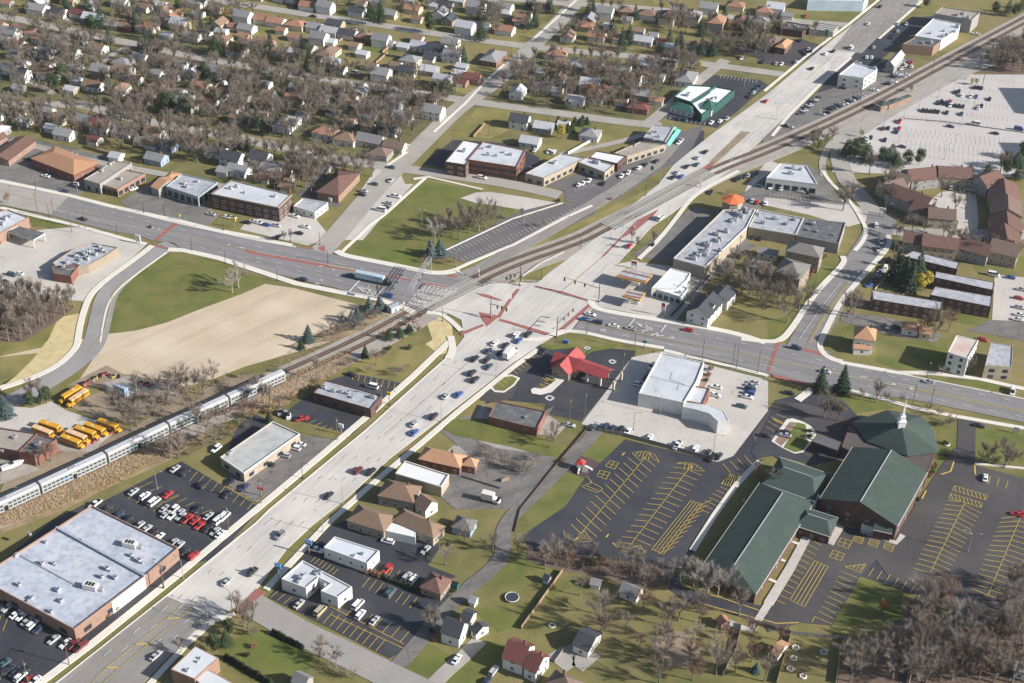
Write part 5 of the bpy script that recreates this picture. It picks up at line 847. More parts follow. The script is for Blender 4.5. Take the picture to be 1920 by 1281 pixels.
def bare(seed, H=13, R_=5., tw=1700, spread=1., twm=None, bark=None, tl=1.8, w=.056, clear=.28):
    R = random.Random(seed); tr = MB(); cr = MB(); tr.mt(bark or BARK); cr.mt(twm or TWIG); ends = []
    z0 = H * clear; lean = Vector((R.uniform(-.4, .4), R.uniform(-.4, .4), 0)); tr.tube([(0, 0, -.3), lean * .5 + Vector((0, 0, z0 * .6)), lean + Vector((0, 0, z0))], [.32 * H / 13, .26 * H / 13, .2 * H / 13], 6)
    nl = R.randint(5, 7)
    for i in range(nl):
        a = 2 * pi * (i + R.uniform(-.3, .3)) / nl; up = R.uniform(.55, 1.); out = R_ * R.uniform(.55, .95) * (1.15 - up * .55) * spread
        p0 = lean + Vector((0, 0, z0 * R.uniform(.8, 1.15))); p2 = Vector((cos(a) * out, sin(a) * out, z0 + (H - z0) * up * .82)); p1 = p0.lerp(p2, .5) + Vector((0, 0, .1 * H)) * R.uniform(-.2, .5) + rv(R, .4)
        tr.tube([p0, p1, p2], [.15 * H / 13, .1 * H / 13, .04], 4)
        for j in range(6):
            t = R.uniform(.3, 1); q = (p0.lerp(p1, t * 2) if t < .5 else p1.lerp(p2, t * 2 - 1)); d = (p2 - p0).normalized() + rv(R, .8) + Vector((0, 0, .25)); d.normalize(); l = R.uniform(.2, .4) * R_ * 1.3
            e = q + d * l; e.z = max(e.z, z0 * .8); cr.tube([q, q.lerp(e, .5) + rv(R, .15), e], [.055, .04, .02], 3); ends.append((q, e))
    for k in range(tw):
        q, e = ends[R.randrange(len(ends))]; s = q.lerp(e, R.uniform(.15, 1.1)) + rv(R, .25); d = ((e - q).normalized() + rv(R, .85) + Vector((0, 0, .22))).normalized(); l = tl * R.uniform(.5, 1.2); f = s + d * l; n = d.cross(rv(R)).normalized() * w * R.uniform(.6, 1.2)
        cr.face([s - n * .5, s + n * .5, f])
    return tr.mesh('trunk'), cr.mesh('crown')
def spruce(seed, H=13, R_=3., m=None, n=620, base=.08, droop=.35, pw=1.):
    R = random.Random(seed); tr = MB(); cr = MB(); tr.mt(BARK).tube([(0, 0, -.3), (0, 0, H * .5), (0, 0, H * .97)], [.22, .14, .03], 5); cr.mt(m or SPR)
    for k in range(n):
        t = (k + R.random()) / n; t = 1 - (1 - t) ** .62; z = H * (base + (1 - base) * t); r = R_ * (1 - t) ** pw * (.85 + .3 * sin(z * 4.2 + seed)) + .15; a = R.uniform(0, 2 * pi); u = Vector((cos(a), sin(a), 0)); s = Vector((-sin(a), cos(a), 0)); rr = r * R.uniform(.55, 1.08)
        c = u * rr + Vector((0, 0, z - rr * droop * .4)); l = R.uniform(.5, .95) * (.5 + .5 * r / R_) ; w = l * .55
        cr.face([c - s * w - u * l * .5 + Vector((0, 0, .12)), c + s * w - u * l * .5 + Vector((0, 0, .12)), c + s * w * .5 + u * l + Vector((0, 0, -droop * l)) + rv(R, .1), c - s * w * .5 + u * l + Vector((0, 0, -droop * l))])
    return tr.mesh('trunk'), cr.mesh('crown')
def leafy(seed, H=9, R_=3., m=None, n=650, base=.2, ls=.5, blobs=9):
    R = random.Random(seed); tr = MB(); cr = MB(); tr.mt(BARK).tube([(0, 0, -.3), (0, 0, H * base), (rv(R, .3).x, 0, H * .7)], [.2, .16, .06], 5); cr.mt(m or ORG); cz = H * (base + 1) / 2; B = []
    for i in range(blobs):
        v = rv(R); B.append((Vector((v.x * R_ * .55, v.y * R_ * .55, cz + v.z * H * (1 - base) * .3)), R_ * R.uniform(.4, .6)))
    for i in range(4): tr.tube([(0, 0, H * base), B[i][0]], [.09, .03], 3)
    for k in range(n):
        c, r = B[R.randrange(blobs)]; d = rv(R); p = c + d * r * R.uniform(.6, 1.1); t = d.cross(rv(R)).normalized(); s = t.cross(d); l = ls * R.uniform(.5, 1.2); cr.face([p - t * l * .5, p + s * l * .5, p + t * l * .5 + d * .1, p - s * l * .5])
    return tr.mesh('trunk'), cr.mesh('crown')
TM = {}
TM['b'] = [bare(i, 13, 5.4) for i in range(5)]; TM['t'] = [bare(20 + i, 13, 3.2, 1100, .8, clear=.35) for i in range(3)]; TM['B'] = [bare(30 + i, 15, 7.5, 2900, 1.05, tl=2.1, clear=.22) for i in range(3)]
TM['g'] = [bare(40 + i, 12, 5.2, 2100, 1, TWIGG, BARKP) for i in range(2)]; TM['r'] = [bare(50 + i, 10, 4.2, 1500, 1, TWIGR) for i in range(2)]; TM['s'] = [bare(60 + i, 4.5, 2.6, 420, 1, clear=.08, tl=1.1, w=.06) for i in range(3)]; TM['q'] = [bare(70, 4, 2.2, 380, 1, TWIGR, clear=.08, tl=1., w=.06)]
TM['p'] = [spruce(1, 13, 3.1), spruce(2, 15, 3.6)]; TM['u'] = [spruce(3, 9, 2.8, SPB, 480), spruce(4, 8, 2.5, SPB, 480)]; TM['P'] = [leafy(5, 14, 5., PIN, 1500, .15, .75, 14), spruce(6, 14, 5., PIN, 900, .12, .1, .75)]
TM['o'] = [leafy(7, 10, 4, ORG, 900)]; TM['y'] = [leafy(8, 9, 2.8, YLW, 800, .12)]; TM['l'] = [leafy(9, 7, 3, OLV, 600, .1)]; TM['k'] = [leafy(10, 1.9, 1.3, HED, 220, .05, .38, 6), leafy(11, 2.2, 1.5, RST, 220, .05, .38, 6)]; TM['d'] = [leafy(12, 8, 2.6, RST, 520, .2, .45)]; TM['e'] = [spruce(13, 5.5, 1.5, HED, 320, .03, .2, .8)]
TL = dict(b='bare brown spreading tree', t='bare slender brown tree', B='very large bare tree with wide crown', g='bare pale grey tree', r='bare reddish-brown tree', s='low bare shrub', q='low reddish bare shrub', p='dark green spruce', u='small blue-green spruce', P='broad dark evergreen', o='rusty orange leafy tree', y='bright yellow leafy tree', l='olive green leafy shrub', k='small rounded bush', d='russet leafy tree', e='narrow dark conical evergreen')
TC = dict(b='tree', t='tree', B='tree', g='tree', r='tree', s='shrub', q='shrub', p='spruce', u='spruce', P='evergreen tree', o='tree', y='tree', l='shrub', k='bush', d='tree', e='evergreen')
TN = dict(b='bare_tree', t='bare_tree', B='bare_tree', g='bare_tree', r='bare_tree', s='bare_shrub', q='bare_shrub', p='spruce_tree', u='spruce_tree', P='pine_tree', o='autumn_tree', y='autumn_tree', l='shrub', k='bush', d='autumn_tree', e='conical_evergreen')
TREES = []
def tree(k, x, y, s=1.): TREES.append((k, x, y, s))
def tp(k, c, r, s, sc=1.):
    for x, y in Q(c, r, s): g = G(x, y); tree(k, g.x, g.y, sc * rnd.uniform(.88, 1.12))
def blocked(x, y, m=2.2):
    if any(zat(x + dx, y + dy) > .16 for dx, dy in ((0, 0), (m, 0), (-m, 0), (0, m), (0, -m))): return True
    return any((x - a) ** 2 + (y - b_) ** 2 < (r * .85 + 1.) ** 2 for a, b_, r in FOOT)
def scatter(poly, n, kinds, s0=.75, s1=1.1, gap=4., chk=True):
    P = [G(*p).to_2d() for p in poly]; x0, x1 = min(p.x for p in P), max(p.x for p in P); y0, y1 = min(p.y for p in P), max(p.y for p in P); k = 0; tries = 0; pts = []
    PP = [(p.x, p.y) for p in P]
    while k < n and tries < n * 40:
        tries += 1; x, y = rnd.uniform(x0, x1), rnd.uniform(y0, y1); ins = False; j = len(PP) - 1
        for i in range(len(PP)):
            if (PP[i][1] > y) != (PP[j][1] > y) and x < (PP[j][0] - PP[i][0]) * (y - PP[i][1]) / (PP[j][1] - PP[i][1]) + PP[i][0]: ins = not ins
            j = i
        if not ins or (chk and blocked(x, y)) or any((x - a) ** 2 + (y - b_) ** 2 < gap * gap for a, b_ in pts): continue
        pts.append((x, y)); tree(rnd.choice(kinds), x, y, rnd.uniform(s0, s1)); k += 1
patch('leaf_litter', Q(3,3,'640,1000 900,900 1150,640 1500,900 1920,860 1920,1290 520,1290 560,1050') , mat('leaf_litter', (.17, .115, .085), .95, .3, .2, (.11, .08, .065), 2.), ZL['a'])
patch('leaf_litter', Q(2,3,'120,290 600,330 1130,360 1230,420 1220,560 900,560 560,470 380,440 100,360'), MATS['leaf_litter'], ZL['a'])
patch('leaf_litter', Q(0,1,'-40,940 120,960 330,1000 560,1030 430,1130 180,1280 -40,1290'), MATS['leaf_litter'], ZL['a']); patch('leaf_litter', Q(3,0,'1700,380 1920,260 1960,600 1920,570 1520,540'), MATS['leaf_litter'], ZL['a'])
for s_ in ('0,40 480,90 960,195 860,205 760,300 480,250 300,215 0,180', '980,105 1240,125 1340,125 1215,228 1080,215 960,195 940,180'): patch('leaf_litter', N(s_), mat('litter_painted_shade', (.15, .125, .06), .95, .3, .07, (.085, .095, .03), 1.2), .02)  # litter tone for the yards, with tree shade put into the darker colour
# named individuals, read sheet by sheet (positions are trunk bases)
tp('P',0,0,'700,300'); tp('p',0,0,'820,320 1020,230 1100,380 1170,380 1060,420 1520,290 610,390', .9); tp('P',0,0,'1620,420 1540,620 820,720 480,640 1270,850 410,700 1400,880 1800,420', .9); tp('o',0,0,'1680,130', .7); tp('d',0,0,'600,1010 1380,80', .8); tp('y',0,0,'240,0', .6); tp('p',0,0,'1770,1110 1860,1130', .8)
tp('B',0,0,'1060,900 1080,1150 910,1120 1300,420 300,980', .8); tp('r',0,0,'680,800', .8)
tp('P',1,0,'870,190 1300,250 1690,300 370,480', .85); tp('o',1,0,'1080,710 1140,700', .9); tp('P',1,0,'1360,760 1430,760', .85); tp('y',1,0,'690,510', .7); tp('p',1,0,'60,1010 120,960 10,960 110,390 940,170 1560,470', .9); tp('B',1,0,'1180,960 600,600 480,1200 1500,470', .85); tp('p',1,0,'380,530', .7)
tp('p',2,0,'610,140 170,200 1230,430 1350,450 1500,420', .9); tp('o',2,0,'570,760', 1.15); tp('o',2,0,'1630,250', .8); tp('y',2,0,'1410,520', .6); tp('y',2,0,'370,1040', 1.); tp('d',2,0,'620,690 260,640', .6); tp('e',2,0,'345,930 400,960 450,985 470,940 510,940 560,930 420,990 530,930', .9); tp('p',2,0,'1100,410 1180,330', .7)
tp('y',3,0,'1530,640', .5); tp('d',3,0,'1560,640 700,1030 650,1090 1070,690', .6); tp('P',3,0,'640,1190 740,1220 850,1230 920,1200 1040,1240 1130,1240 700,1160 960,1260 590,1170 1860,1250 1780,1270 1900,1200', .75); tp('P',3,0,'1180,60 1700,110 1800,100 1900,70 1850,130', .6); tp('b',3,0,'330,1120 420,1100 380,1060 480,1060', .7); tp('l',3,0,'350,1060 370,1120', 1.)
tp('d',0,1,'60,250', .65); tp('g',0,1,'1740,915 1790,880', .95); tp('t',0,1,'240,980 310,980', .9); tp('k',0,1,'650,100 1130,430', .8)
tp('u',1,1,'1310,650 1380,635', 1.1); tp('u',1,1,'930,1050 850,1060 760,1130', .85); tp('s',1,1,'700,1180 660,1210 580,1240 520,1260 750,1170 900,1090'); tp('g',1,1,'1340,540', 1.1); tp('b',1,1,'1370,500 1520,520 1560,430'); tp('B',1,1,'1720,440 1670,460', 1.); tp('b',1,1,'1400,480 1480,500 1600,470 1800,420', .9); tp('t',1,1,'1660,440 1450,420 1530,370', .9); tp('q',1,1,'1260,690 1350,690 1420,700 1500,690', .9); tp('t',1,1,'215,540 265,540', .6); tp('u',1,1,'395,1280 720,1150', .9); tp('s',1,1,'620,1230 700,1200 820,1120 560,1180 800,1200 880,1110 640,1130'); tp('r',1,1,'1210,1230 1230,1130 1180,1170', .5); tp('P',1,1,'1150,1220 1000,1270 1080,1250', .35)
tp('u',1,0,'1520,1150', .01)
tp('q',2,1,'150,420 230,420 1620,180', .8); tp('t',2,1,'75,380 940,600 1060,570 900,540', .6); tp('k',2,1,'1050,570 1060,560 740,220 350,230', .8); tp('B',2,1,'1890,1030 1800,900', .85); tp('b',2,1,'1620,850 1720,930 1840,960 1660,760 1560,800 1760,780 1900,880', .9); tp('k',2,1,'1420,1130 1320,1120', 1.3)
tp('p',3,1,'1010,880 1110,860 960,830 1060,900', 1.3); tp('y',3,1,'1180,880 1130,900', 1.15); tp('B',3,1,'140,1140 1240,1260 600,1100', .9); tp('b',3,1,'60,1000 230,1060 20,900 160,940 600,250 640,1080 1300,200 1400,330 560,300 300,1020'); tp('r',3,1,'1350,1210 1180,1240 1560,650', 1.); tp('k',3,1,'420,660 310,800 320,770', 1.2); tp('g',3,1,'1430,560 1500,640 960,500 1080,460', .8); tp('P',3,1,'1500,80 1640,60 1780,40 1880,60', .7); tp('b',3,1,'560,300 900,160 760,30 860,230 920,260 1740,30')
tp('u',0,2,'40,560', 1.3); tp('P',0,2,'230,490 350,470', .6); tp('t',0,2,'310,470 250,480', 1.); tp('b',0,2,'1030,640 1380,480 1620,770 1550,700 1280,880 1340,880 1480,620 1160,560 1250,480 300,930', .85); tp('r',0,2,'1240,860 1560,640 1820,560 380,900 1700,600 1350,820', .8); tp('s',0,2,'1000,540 960,470 1060,480 1150,430 1200,560 1100,590 1830,500 1640,560')
tp('t',1,2,'460,290 100,500 60,470 170,540', .9); tp('b',1,2,'0,400 -60,440 900,180', .7); tp('s',1,2,'870,140 700,190 1060,260 1120,230 950,120 840,240'); tp('p',1,2,'820,120 340,60 100,610', .5); tp('k',1,2,'960,90 1000,60 1150,60 90,540')
tp('k',2,2,'300,230 590,650 380,910', .8); tp('b',2,2,'320,760 280,800', .7); tp('s',2,2,'60,980 100,1010 -40,960 -80,930 -150,880 0,970 -200,900 180,900 120,960'); tp('k',2,2,'1470,260 1490,220 1450,300', .9); tp('q',2,2,'1850,960 1830,1000 1830,1170 1750,1260 1860,1050')
tp('p',3,2,'390,370 560,385', .85); tp('p',3,2,'550,380', 1.); tp('b',3,2,'520,600 460,590 420,570 810,460 1770,950 1640,920', .85); tp('s',3,2,'440,400 700,410 880,440 1000,460 1200,520 1270,560 1370,620 1280,640 1350,640 1700,920 1800,930 1600,900 1300,250', 1.); tp('k',3,2,'1330,770 1330,860 1250,950 1230,990 1220,1020 1120,1190 1090,1230 560,520 600,640 310,680 310,720'); tp('B',3,2,'1780,940', .8); tp('b',3,2,'1500,240', .7); tp('b',3,2,'30,1100', .7)
tp('P',0,3,'1610,1050 1700,1000 1720,920', .5); tp('b',0,3,'1830,860 1900,820 1780,760', .8); tp('k',0,3,'810,790 870,740 900,700 940,670 990,620 1040,590 1850,1080 1900,1020', .9); tp('g',0,3,'1360,1060', .5)
tp('s',1,3,'480,1110 560,1180 -20,930 640,1230 720,1250'); tp('b',1,3,'600,1160 480,1090 1420,400 1560,240 1330,900 1300,870 -60,900 1780,300', .7); tp('k',1,3,'1300,320 1440,250 1320,900 840,460 870,460 900,480 930,490 1340,960 1480,600', .9); tp('e',1,3,'960,500 1000,520 1040,535 1080,550 1120,565 1160,580 1200,600', .45)
for i in range(13): tp('e',1,3,f'{130 + i * 18},{915 + i * 9}', .45)
for i in range(16): tp('e',0,3,f'{1700 + i * 22},{1100 + i * 13}', .5)
tp('B',2,3,'670,900', 1.15); tp('B',2,3,'1530,1220 1130,1130', 1.); tp('g',2,3,'1380,590 1260,520 1540,620 1600,600 1360,560 1470,620', 1.); tp('b',2,3,'890,450 980,600 1000,590 1250,820 1420,760 1160,860 460,330 320,400 250,430 50,320', .9); tp('l',2,3,'1170,720 600,400 660,380', .5); tp('b',2,3,'1100,1290 1560,1150 1700,780', .9); tp('u',2,3,'1830,1200', .5)
tp('b',3,3,'1290,720 1180,700 1350,740 1060,860 860,1080 620,1200', .95); tp('o',3,3,'850,770', .6); tp('r',3,3,'1350,650 1250,640', 1.); tp('u',3,3,'1730,900 1370,860', .9); tp('l',3,3,'1200,980', 1.)
scatter(Q(0,0,'-40,-20 1920,-40 1920,130 1500,330 0,100') + [], 60, 'bbtBrp', gap=6)
scatter(N('0,40 480,90 960,195 860,205 760,300 480,250 300,215 0,180'), 210, 'bbbtBrg', gap=4.5)
scatter(N('300,90 700,170 840,190 760,290 500,250 280,200'), 75, 'bbBb', gap=4.5)
scatter(N('0,190 140,200 420,255 740,320 600,360 540,400 440,320 160,260 0,245'), 95, 'bbBbt', gap=4.5); scatter(N('520,265 680,300 640,320 600,345 520,360'), 16, 'bbB', gap=4)
scatter(N('960,10 1560,45 1470,120 1080,90 960,80 860,60 560,20 540,-10 900,-30'), 90, 'bbtBp', gap=5); scatter(N('980,105 1240,125 1340,140 1220,235 1080,215 960,195 930,180'), 85, 'bbBtr', gap=4.5)
scatter(N('1240,120 1350,130 1300,170'), 5, 'bt'); scatter(N('1400,30 1470,40 1440,110 1330,110'), 14, 'bBr', gap=5); scatter(Q(0,1,'-60,920 150,960 380,1000 560,1020 440,1120 280,1200 180,1290 -60,1290') , 62, 'ttbt', .7, 1., 3, False)
scatter(Q(3,0,'1680,420 1920,330 1990,380 1980,560 1560,540'), 34, 'btb', .8, 1.1, 3.5, False); scatter(Q(2,3,'120,300 600,330 1130,380 1230,440 1180,560 900,520 560,440 380,420 100,340'), 19, 'tbrs', .5, .8, 5, False)
scatter(Q(3,3,'1130,700 1450,760 1650,900 1920,860 1960,1290 1000,1290 960,950'), 48, 'bbBgbr', .8, 1.1, 4, False); scatter(Q(3,3,'560,1060 900,1120 960,1290 560,1290'), 6, 'bg', .8, 1.); scatter(Q(3,3,'1700,640 1920,560 1960,860 1700,900'), 12, 'bBt', .8, 1., 5, False)
scatter(Q(2,3,'350,600 800,640 1400,800 1500,1000 1450,1290 1050,1290 900,1000 500,860'), 17, 'bbrg', .6, 1., 8); scatter(Q(2,3,'1600,800 1920,760 2020,960 1920,1290 1660,1290'), 9, 'bbr', .6, .9, 7)
scatter(Q(3,1,'1100,440 1900,640 1900,700 1400,600'), 10, 'br', .5, .8, 5, False); scatter(Q(2,1,'1540,740 1900,800 1960,960 1800,1000 1560,880'), 10, 'bb', .7, .9, 5); scatter(Q(3,1,'900,480 1000,500 1000,900 900,700'), 5, 'bt', .6, .8, 4)
scatter(Q(0,2,'850,420 1400,330 1700,270 1900,280 1500,480 1000,700 900,600'), 24, 'bssbt', .6, 1., 4); scatter(Q(0,2,'1150,850 1500,680 1920,520 2400,290 2450,330 1950,600 1700,760 1350,900'), 24, 'ssqqr', .45, .8, 3.5); scatter(Q(3,1,'540,20 900,300 830,340 500,60'), 8, 'bt', .4, .7, 4)
scatter(Q(0,1,'1700,860 2560,1000 2700,1060 2560,1200 2300,1290'), 0, 's')
CROWNS = []
TREES.sort(key=lambda t: (t[1] ** 2 + t[2] ** 2)); BK = 'btBgr'; nb = 0; farb = []
for k, x, y, s in TREES:
    if s < .1: continue
    v = TM[k][rnd.randrange(len(TM[k]))]; z0 = zat(x, y)
    if k in BK:
        nb += 1
        if nb > 296: farb.append((v, x, y, s)); continue
    o = thing(TN[k], TL[k], TC[k], (x, y, z0 if z0 < .2 else 0), rnd.uniform(0, 6.28), {'s': 'bare shrubs', 'q': 'bare shrubs', 'k': 'small rounded bushes', 'e': 'hedge evergreens'}.get(k, 'bare trees' if k in BK else 'evergreen trees' if k in 'puP' else 'trees in autumn leaf'), scale=(s, s, s * rnd.uniform(.9, 1.1)))
    obj('trunk', v[0], o); obj('crown', v[1], o)
def merge(items, name, mats):
    import numpy as np
    co, idx, mi, tot, n0 = [], [], [], [], 0
    for mesh, x, y, s, mk_ in items:
        n = len(mesh.vertices); a = np.empty(n * 3, 'f'); mesh.vertices.foreach_get('co', a); a = a.reshape(-1, 3) * s; t = rnd.uniform(0, 6.28); c, q = cos(t), sin(t); a = np.stack([a[:, 0] * c - a[:, 1] * q + x, a[:, 0] * q + a[:, 1] * c + y, a[:, 2]], 1); co.append(a)
        l = len(mesh.loops); b_ = np.empty(l, 'i'); mesh.loops.foreach_get('vertex_index', b_); idx.append(b_ + n0); n0 += n; p = len(mesh.polygons); c_ = np.empty(p, 'i'); mesh.polygons.foreach_get('loop_total', c_); tot.append(c_); mi.append(np.full(p, mk_, 'i'))
    co, idx, tot, mi = (np.concatenate(v) for v in (co, idx, tot, mi)); me = bpy.data.meshes.new(name); me.vertices.add(len(co)); me.vertices.foreach_set('co', co.ravel()); me.loops.add(len(idx)); me.loops.foreach_set('vertex_index', idx); me.polygons.add(len(tot)); st_ = np.concatenate([[0], np.cumsum(tot)[:-1]]).astype('i'); me.polygons.foreach_set('loop_start', st_); me.polygons.foreach_set('loop_total', tot); me.polygons.foreach_set('material_index', mi)
    for m in mats: me.materials.append(m)
    me.update(calc_edges=True); me.validate(); return me
if farb:
    it = []
    for v, x, y, s in farb: it += [(v[0], x, y, s, 0), (v[1], x, y, s, 1)]
    o = obj('distant_trees', merge(it, 'distant_trees', [BARK, TWIG])); o['kind'] = 'stuff'; reg(o, '', 'trees', full='mass of bare brown trees over the far tree-filled blocks, top')
# reeds, brush and tall dead grass
REED = mat('dry_reeds', (.52, .385, .23), .95, .3, .3, (.38, .27, .155), 3.); BRUSH = mat('brush', (.22, .18, .135), .95, .3, .3, (.13, .10, .075), 3.)
def stuffy(name, polys, n, hgt, m, w, full, lean=.5):
    b = MB(); b.mt(m)
    for poly, k in polys:
        P = [G(*p).to_2d() for p in poly]; x0, x1 = min(p.x for p in P), max(p.x for p in P); y0, y1 = min(p.y for p in P), max(p.y for p in P); PP = [(p.x, p.y) for p in P]; c = 0
        while c < k:
            x, y = rnd.uniform(x0, x1), rnd.uniform(y0, y1); ins = False; j = len(PP) - 1
            for i in range(len(PP)):
                if (PP[i][1] > y) != (PP[j][1] > y) and x < (PP[j][0] - PP[i][0]) * (y - PP[i][1]) / (PP[j][1] - PP[i][1]) + PP[i][0]: ins = not ins
                j = i
            if not ins: continue
            c += 1; a = rnd.uniform(0, pi); h = hgt * rnd.uniform(.5, 1.2); q = Vector((cos(a), sin(a), 0)) * w * rnd.uniform(.6, 1.3); t = Vector((rnd.uniform(-lean, lean), rnd.uniform(-lean, lean), h)); p = Vector((x, y, .02)); b.face([p - q, p + q, p + q * .3 + t, p - q * .5 + t])
    o = b.build(name); o['kind'] = 'stuff'; reg(o, '', 'plants', full=full)
stuffy('reeds', [(Q(0,2,'0,1250 400,1080 850,880 1150,760 1250,830 900,1050 500,1220 0,1400'), 17000), (Q(1,2,'-200,560 80,380 300,230 560,120 700,60 720,160 560,270 330,370 240,480 0,540'), 9500), (Q(1,1,'780,1200 1000,1080 1150,1000 1100,1120 900,1280'), 500)], 0, .85, REED, .07, 'tall dry tan reeds growing along the railway bank', .8)
stuffy('brush', [(Q(0,2,'880,420 1300,330 1700,280 1950,200 2200,60 2500,-60 2560,-30 2300,140 1900,380 1400,620 950,760 800,700 860,560'), 3800), (Q(0,2,'1150,820 1500,640 1920,480 1950,560 1700,720 1350,880'), 1600), (Q(0,1,'-40,960 150,990 380,1020 440,1100 280,1200 180,1290 -40,1290'), 2500), (Q(3,0,'1000,330 1200,240 1500,230 1200,430 1100,430'), 300), (Q(3,3,'1000,1000 1500,880 1920,900 1920,1290 900,1290'), 3800), (Q(2,3,'120,300 600,330 1130,380 1200,480 900,520 380,420'), 2400), (Q(2,2,'-240,760 100,900 140,990 -150,940 -280,850'), 900)], 0, .8, BRUSH, .07, 'brown tangled brush and weeds beside the railway and under the woods', .7)
# ---------------------------------------------------------------- vehicles
TYRE = mat('tyre_rubber', (.018, .018, .02), .85, .1, 2., coord='O'); LAMPG = mat('headlight_glass', (.75, .74, .68), .2, .05, 2., coord='O', spec=.8); TAIL = mat('tail_light', (.35, .02, .02), .3, .05, 2., coord='O'); CGL = mat('car_glass', (.02, .024, .03), .08, .1, 2., coord='O', spec=.8)
CC = dict(w=(.70, .70, .69), s=(.40, .41, .42), g=(.20, .20, .21), k=(.025, .026, .03), b=(.04, .10, .32), n=(.03, .045, .085), t=(.05, .10, .12), r=(.42, .03, .03), m=(.16, .03, .035), o=(.40, .34, .24), y=(.75, .42, .04))
CN = dict(w='white', s='silver', g='grey', k='black', b='bright blue', n='dark navy', t='dark teal', r='red', m='maroon', o='tan', y='yellow')
PAINT = {k: mat('paint_' + CN[k].replace(' ', '_'), c, .28, .04, 2., coord='O', spec=.7) for k, c in CC.items()}
def sect(b, xs):
    """loft eight-sided sections: (x, half width, z low, z high)"""
    R = []
    for x, w, l, h in xs:
        c = min(.14, (h - l) * .35); i = len(b.v); b.v += [(x, -w + .06, l), (x, w - .06, l), (x, w, l + c), (x, w, h - c), (x, w - c * 1.2, h), (x, -w + c * 1.2, h), (x, -w, h - c), (x, -w, l + c)]; R.append(i)
    for a, c in zip(R, R[1:]):
        for j in range(8): b.f.append((a + j, a + (j + 1) % 8, c + (j + 1) % 8, c + j)); b.m.append(b.k)
    b.f.append(tuple(R[0] + j for j in range(8))[::-1]); b.m.append(b.k); b.f.append(tuple(R[-1] + j for j in range(8))); b.m.append(b.k)
VT = dict(c=('sedan', 4.7, .9, [(-2.35, .75, .45, .75), (-2.25, .86, .3, .9), (-1.3, .9, .25, .98), (0, .9, .25, .98), (1.2, .9, .25, .95), (2.2, .84, .28, .78), (2.35, .74, .4, .66)], [(-1.75, .72, .9, .95), (-1.1, .66, .9, 1.4), (.1, .64, .9, 1.45), (1.15, .76, .9, .97)]),
          u=('suv', 4.75, .95, [(-2.38, .85, .45, .9), (-2.3, .93, .35, 1.05), (-1.3, .95, .3, 1.12), (1., .95, .3, 1.12), (2.2, .9, .32, .98), (2.38, .8, .45, .8)], [(-2.28, .8, 1., 1.2), (-2., .76, 1., 1.72), (.2, .74, 1., 1.78), (1.2, .84, 1., 1.12)]),
          v=('van', 5.4, 1., [(-2.7, .92, .45, 1.2), (-2.6, 1., .35, 1.3), (1.6, 1., .35, 1.3), (2.5, .96, .38, 1.05), (2.7, .85, .5, .9)], [(-2.6, .9, 1.2, 2.1), (-2.4, .88, 1.2, 2.25), (1., .86, 1.2, 2.25), (2.1, .92, 1.2, 1.3)]),
          p=('pickup', 5.6, .98, [(-2.8, .9, .5, 1.05), (-2.7, .98, .42, 1.1), (1.2, .98, .4, 1.1), (2.6, .93, .42, 1.02), (2.8, .84, .5, .85)], [(-.9, .82, 1.05, 1.25), (-.7, .78, 1.05, 1.75), (.5, .77, 1.05, 1.8), (1.35, .88, 1.05, 1.15)]))
def wheelm(r=.34, w=.24):
    b = MB(); b.mt(TYRE); n = 12; A = [(r * cos(2 * pi * k / n), r * sin(2 * pi * k / n)) for k in range(n)]
    for k in range(n):
        p, q = A[k], A[(k + 1) % n]; b.face([(p[0], -w / 2, p[1]), (q[0], -w / 2, q[1]), (q[0], w / 2, q[1]), (p[0], w / 2, p[1])][::-1])
    for s in (-1, 1):
        b.mt(TYRE); b.face([(p[0], s * w / 2, p[1]) for p in A][::s]); b.mt(METAL); b.face([(p[0] * .6, s * (w / 2 + .005), p[1] * .6) for p in A][::s])
    return b.mesh('wheel')
WHL = wheelm(); WHB = wheelm(.5, .3); HL_ = MB().mt(LAMPG).box(-.03, -.16, -.08, .03, .16, .08).mesh('headlight'); TL_ = MB().mt(TAIL).box(-.03, -.14, -.09, .03, .14, .09).mesh('tail_light')
CM = {}
def carmesh(t, c):
    if (t, c) not in CM:
        nm, L_, W_, bs, cs = VT[t]; b = MB(); b.mt(PAINT[c]); sect(b, bs)
        if t == 'p': b.mt(DARKM).box(-2.65, -.8, 1.08, -1., .8, 1.115)
        g = MB(); g.mt(CGL); sect(g, cs); g.mt(PAINT[c]); h = cs[2][3]; x0, x1 = (cs[1][0], cs[2][0] + .25); g.box(x0 - .05, -cs[1][1] + .1, h - .07, x1 - .2, cs[1][1] - .1, h + .012)
        for x in ((x0 + x1) / 2, x0 + .1):
            for s in (-1, 1): g.box(x - .05, s * (cs[2][1] + .03) - .03, cs[2][2] + .1, x + .05, s * (cs[2][1] + .03) + .03, h - .05)
        CM[t, c] = (b.mesh('body'), g.mesh('cabin'))
    return CM[t, c]
NCAR = 0
def car(px, c, t, ang, where=None, z=None):
    nm, L_, W_, bs, cs = VT[t]; g = G(px[0], px[1], .9); z0 = zat(g.x, g.y)
    o = thing('parked_car' if nm in ('sedan', 'suv') else nm, f'{CN[c]} {nm}', {'sedan': 'car', 'suv': 'car', 'van': 'van', 'pickup': 'pickup truck'}[nm], (g.x, g.y, z0), ang, 'cars on the streets and lots', where)
    bm_, gm = carmesh(t, c); obj('body', bm_, o); obj('cabin', gm, o)
    for x in (-L_ * .3, L_ * .31):
        for s in (-1, 1): obj('wheel', WHL, o, (x, s * (W_ - .1), .34))
    if px[1] > 330:
        for s in (-1, 1): obj('headlight', HL_, o, (L_ / 2 - .08, s * W_ * .65, .68)); obj('tail_light', TL_, o, (-L_ / 2 + .04, s * W_ * .7, .75))
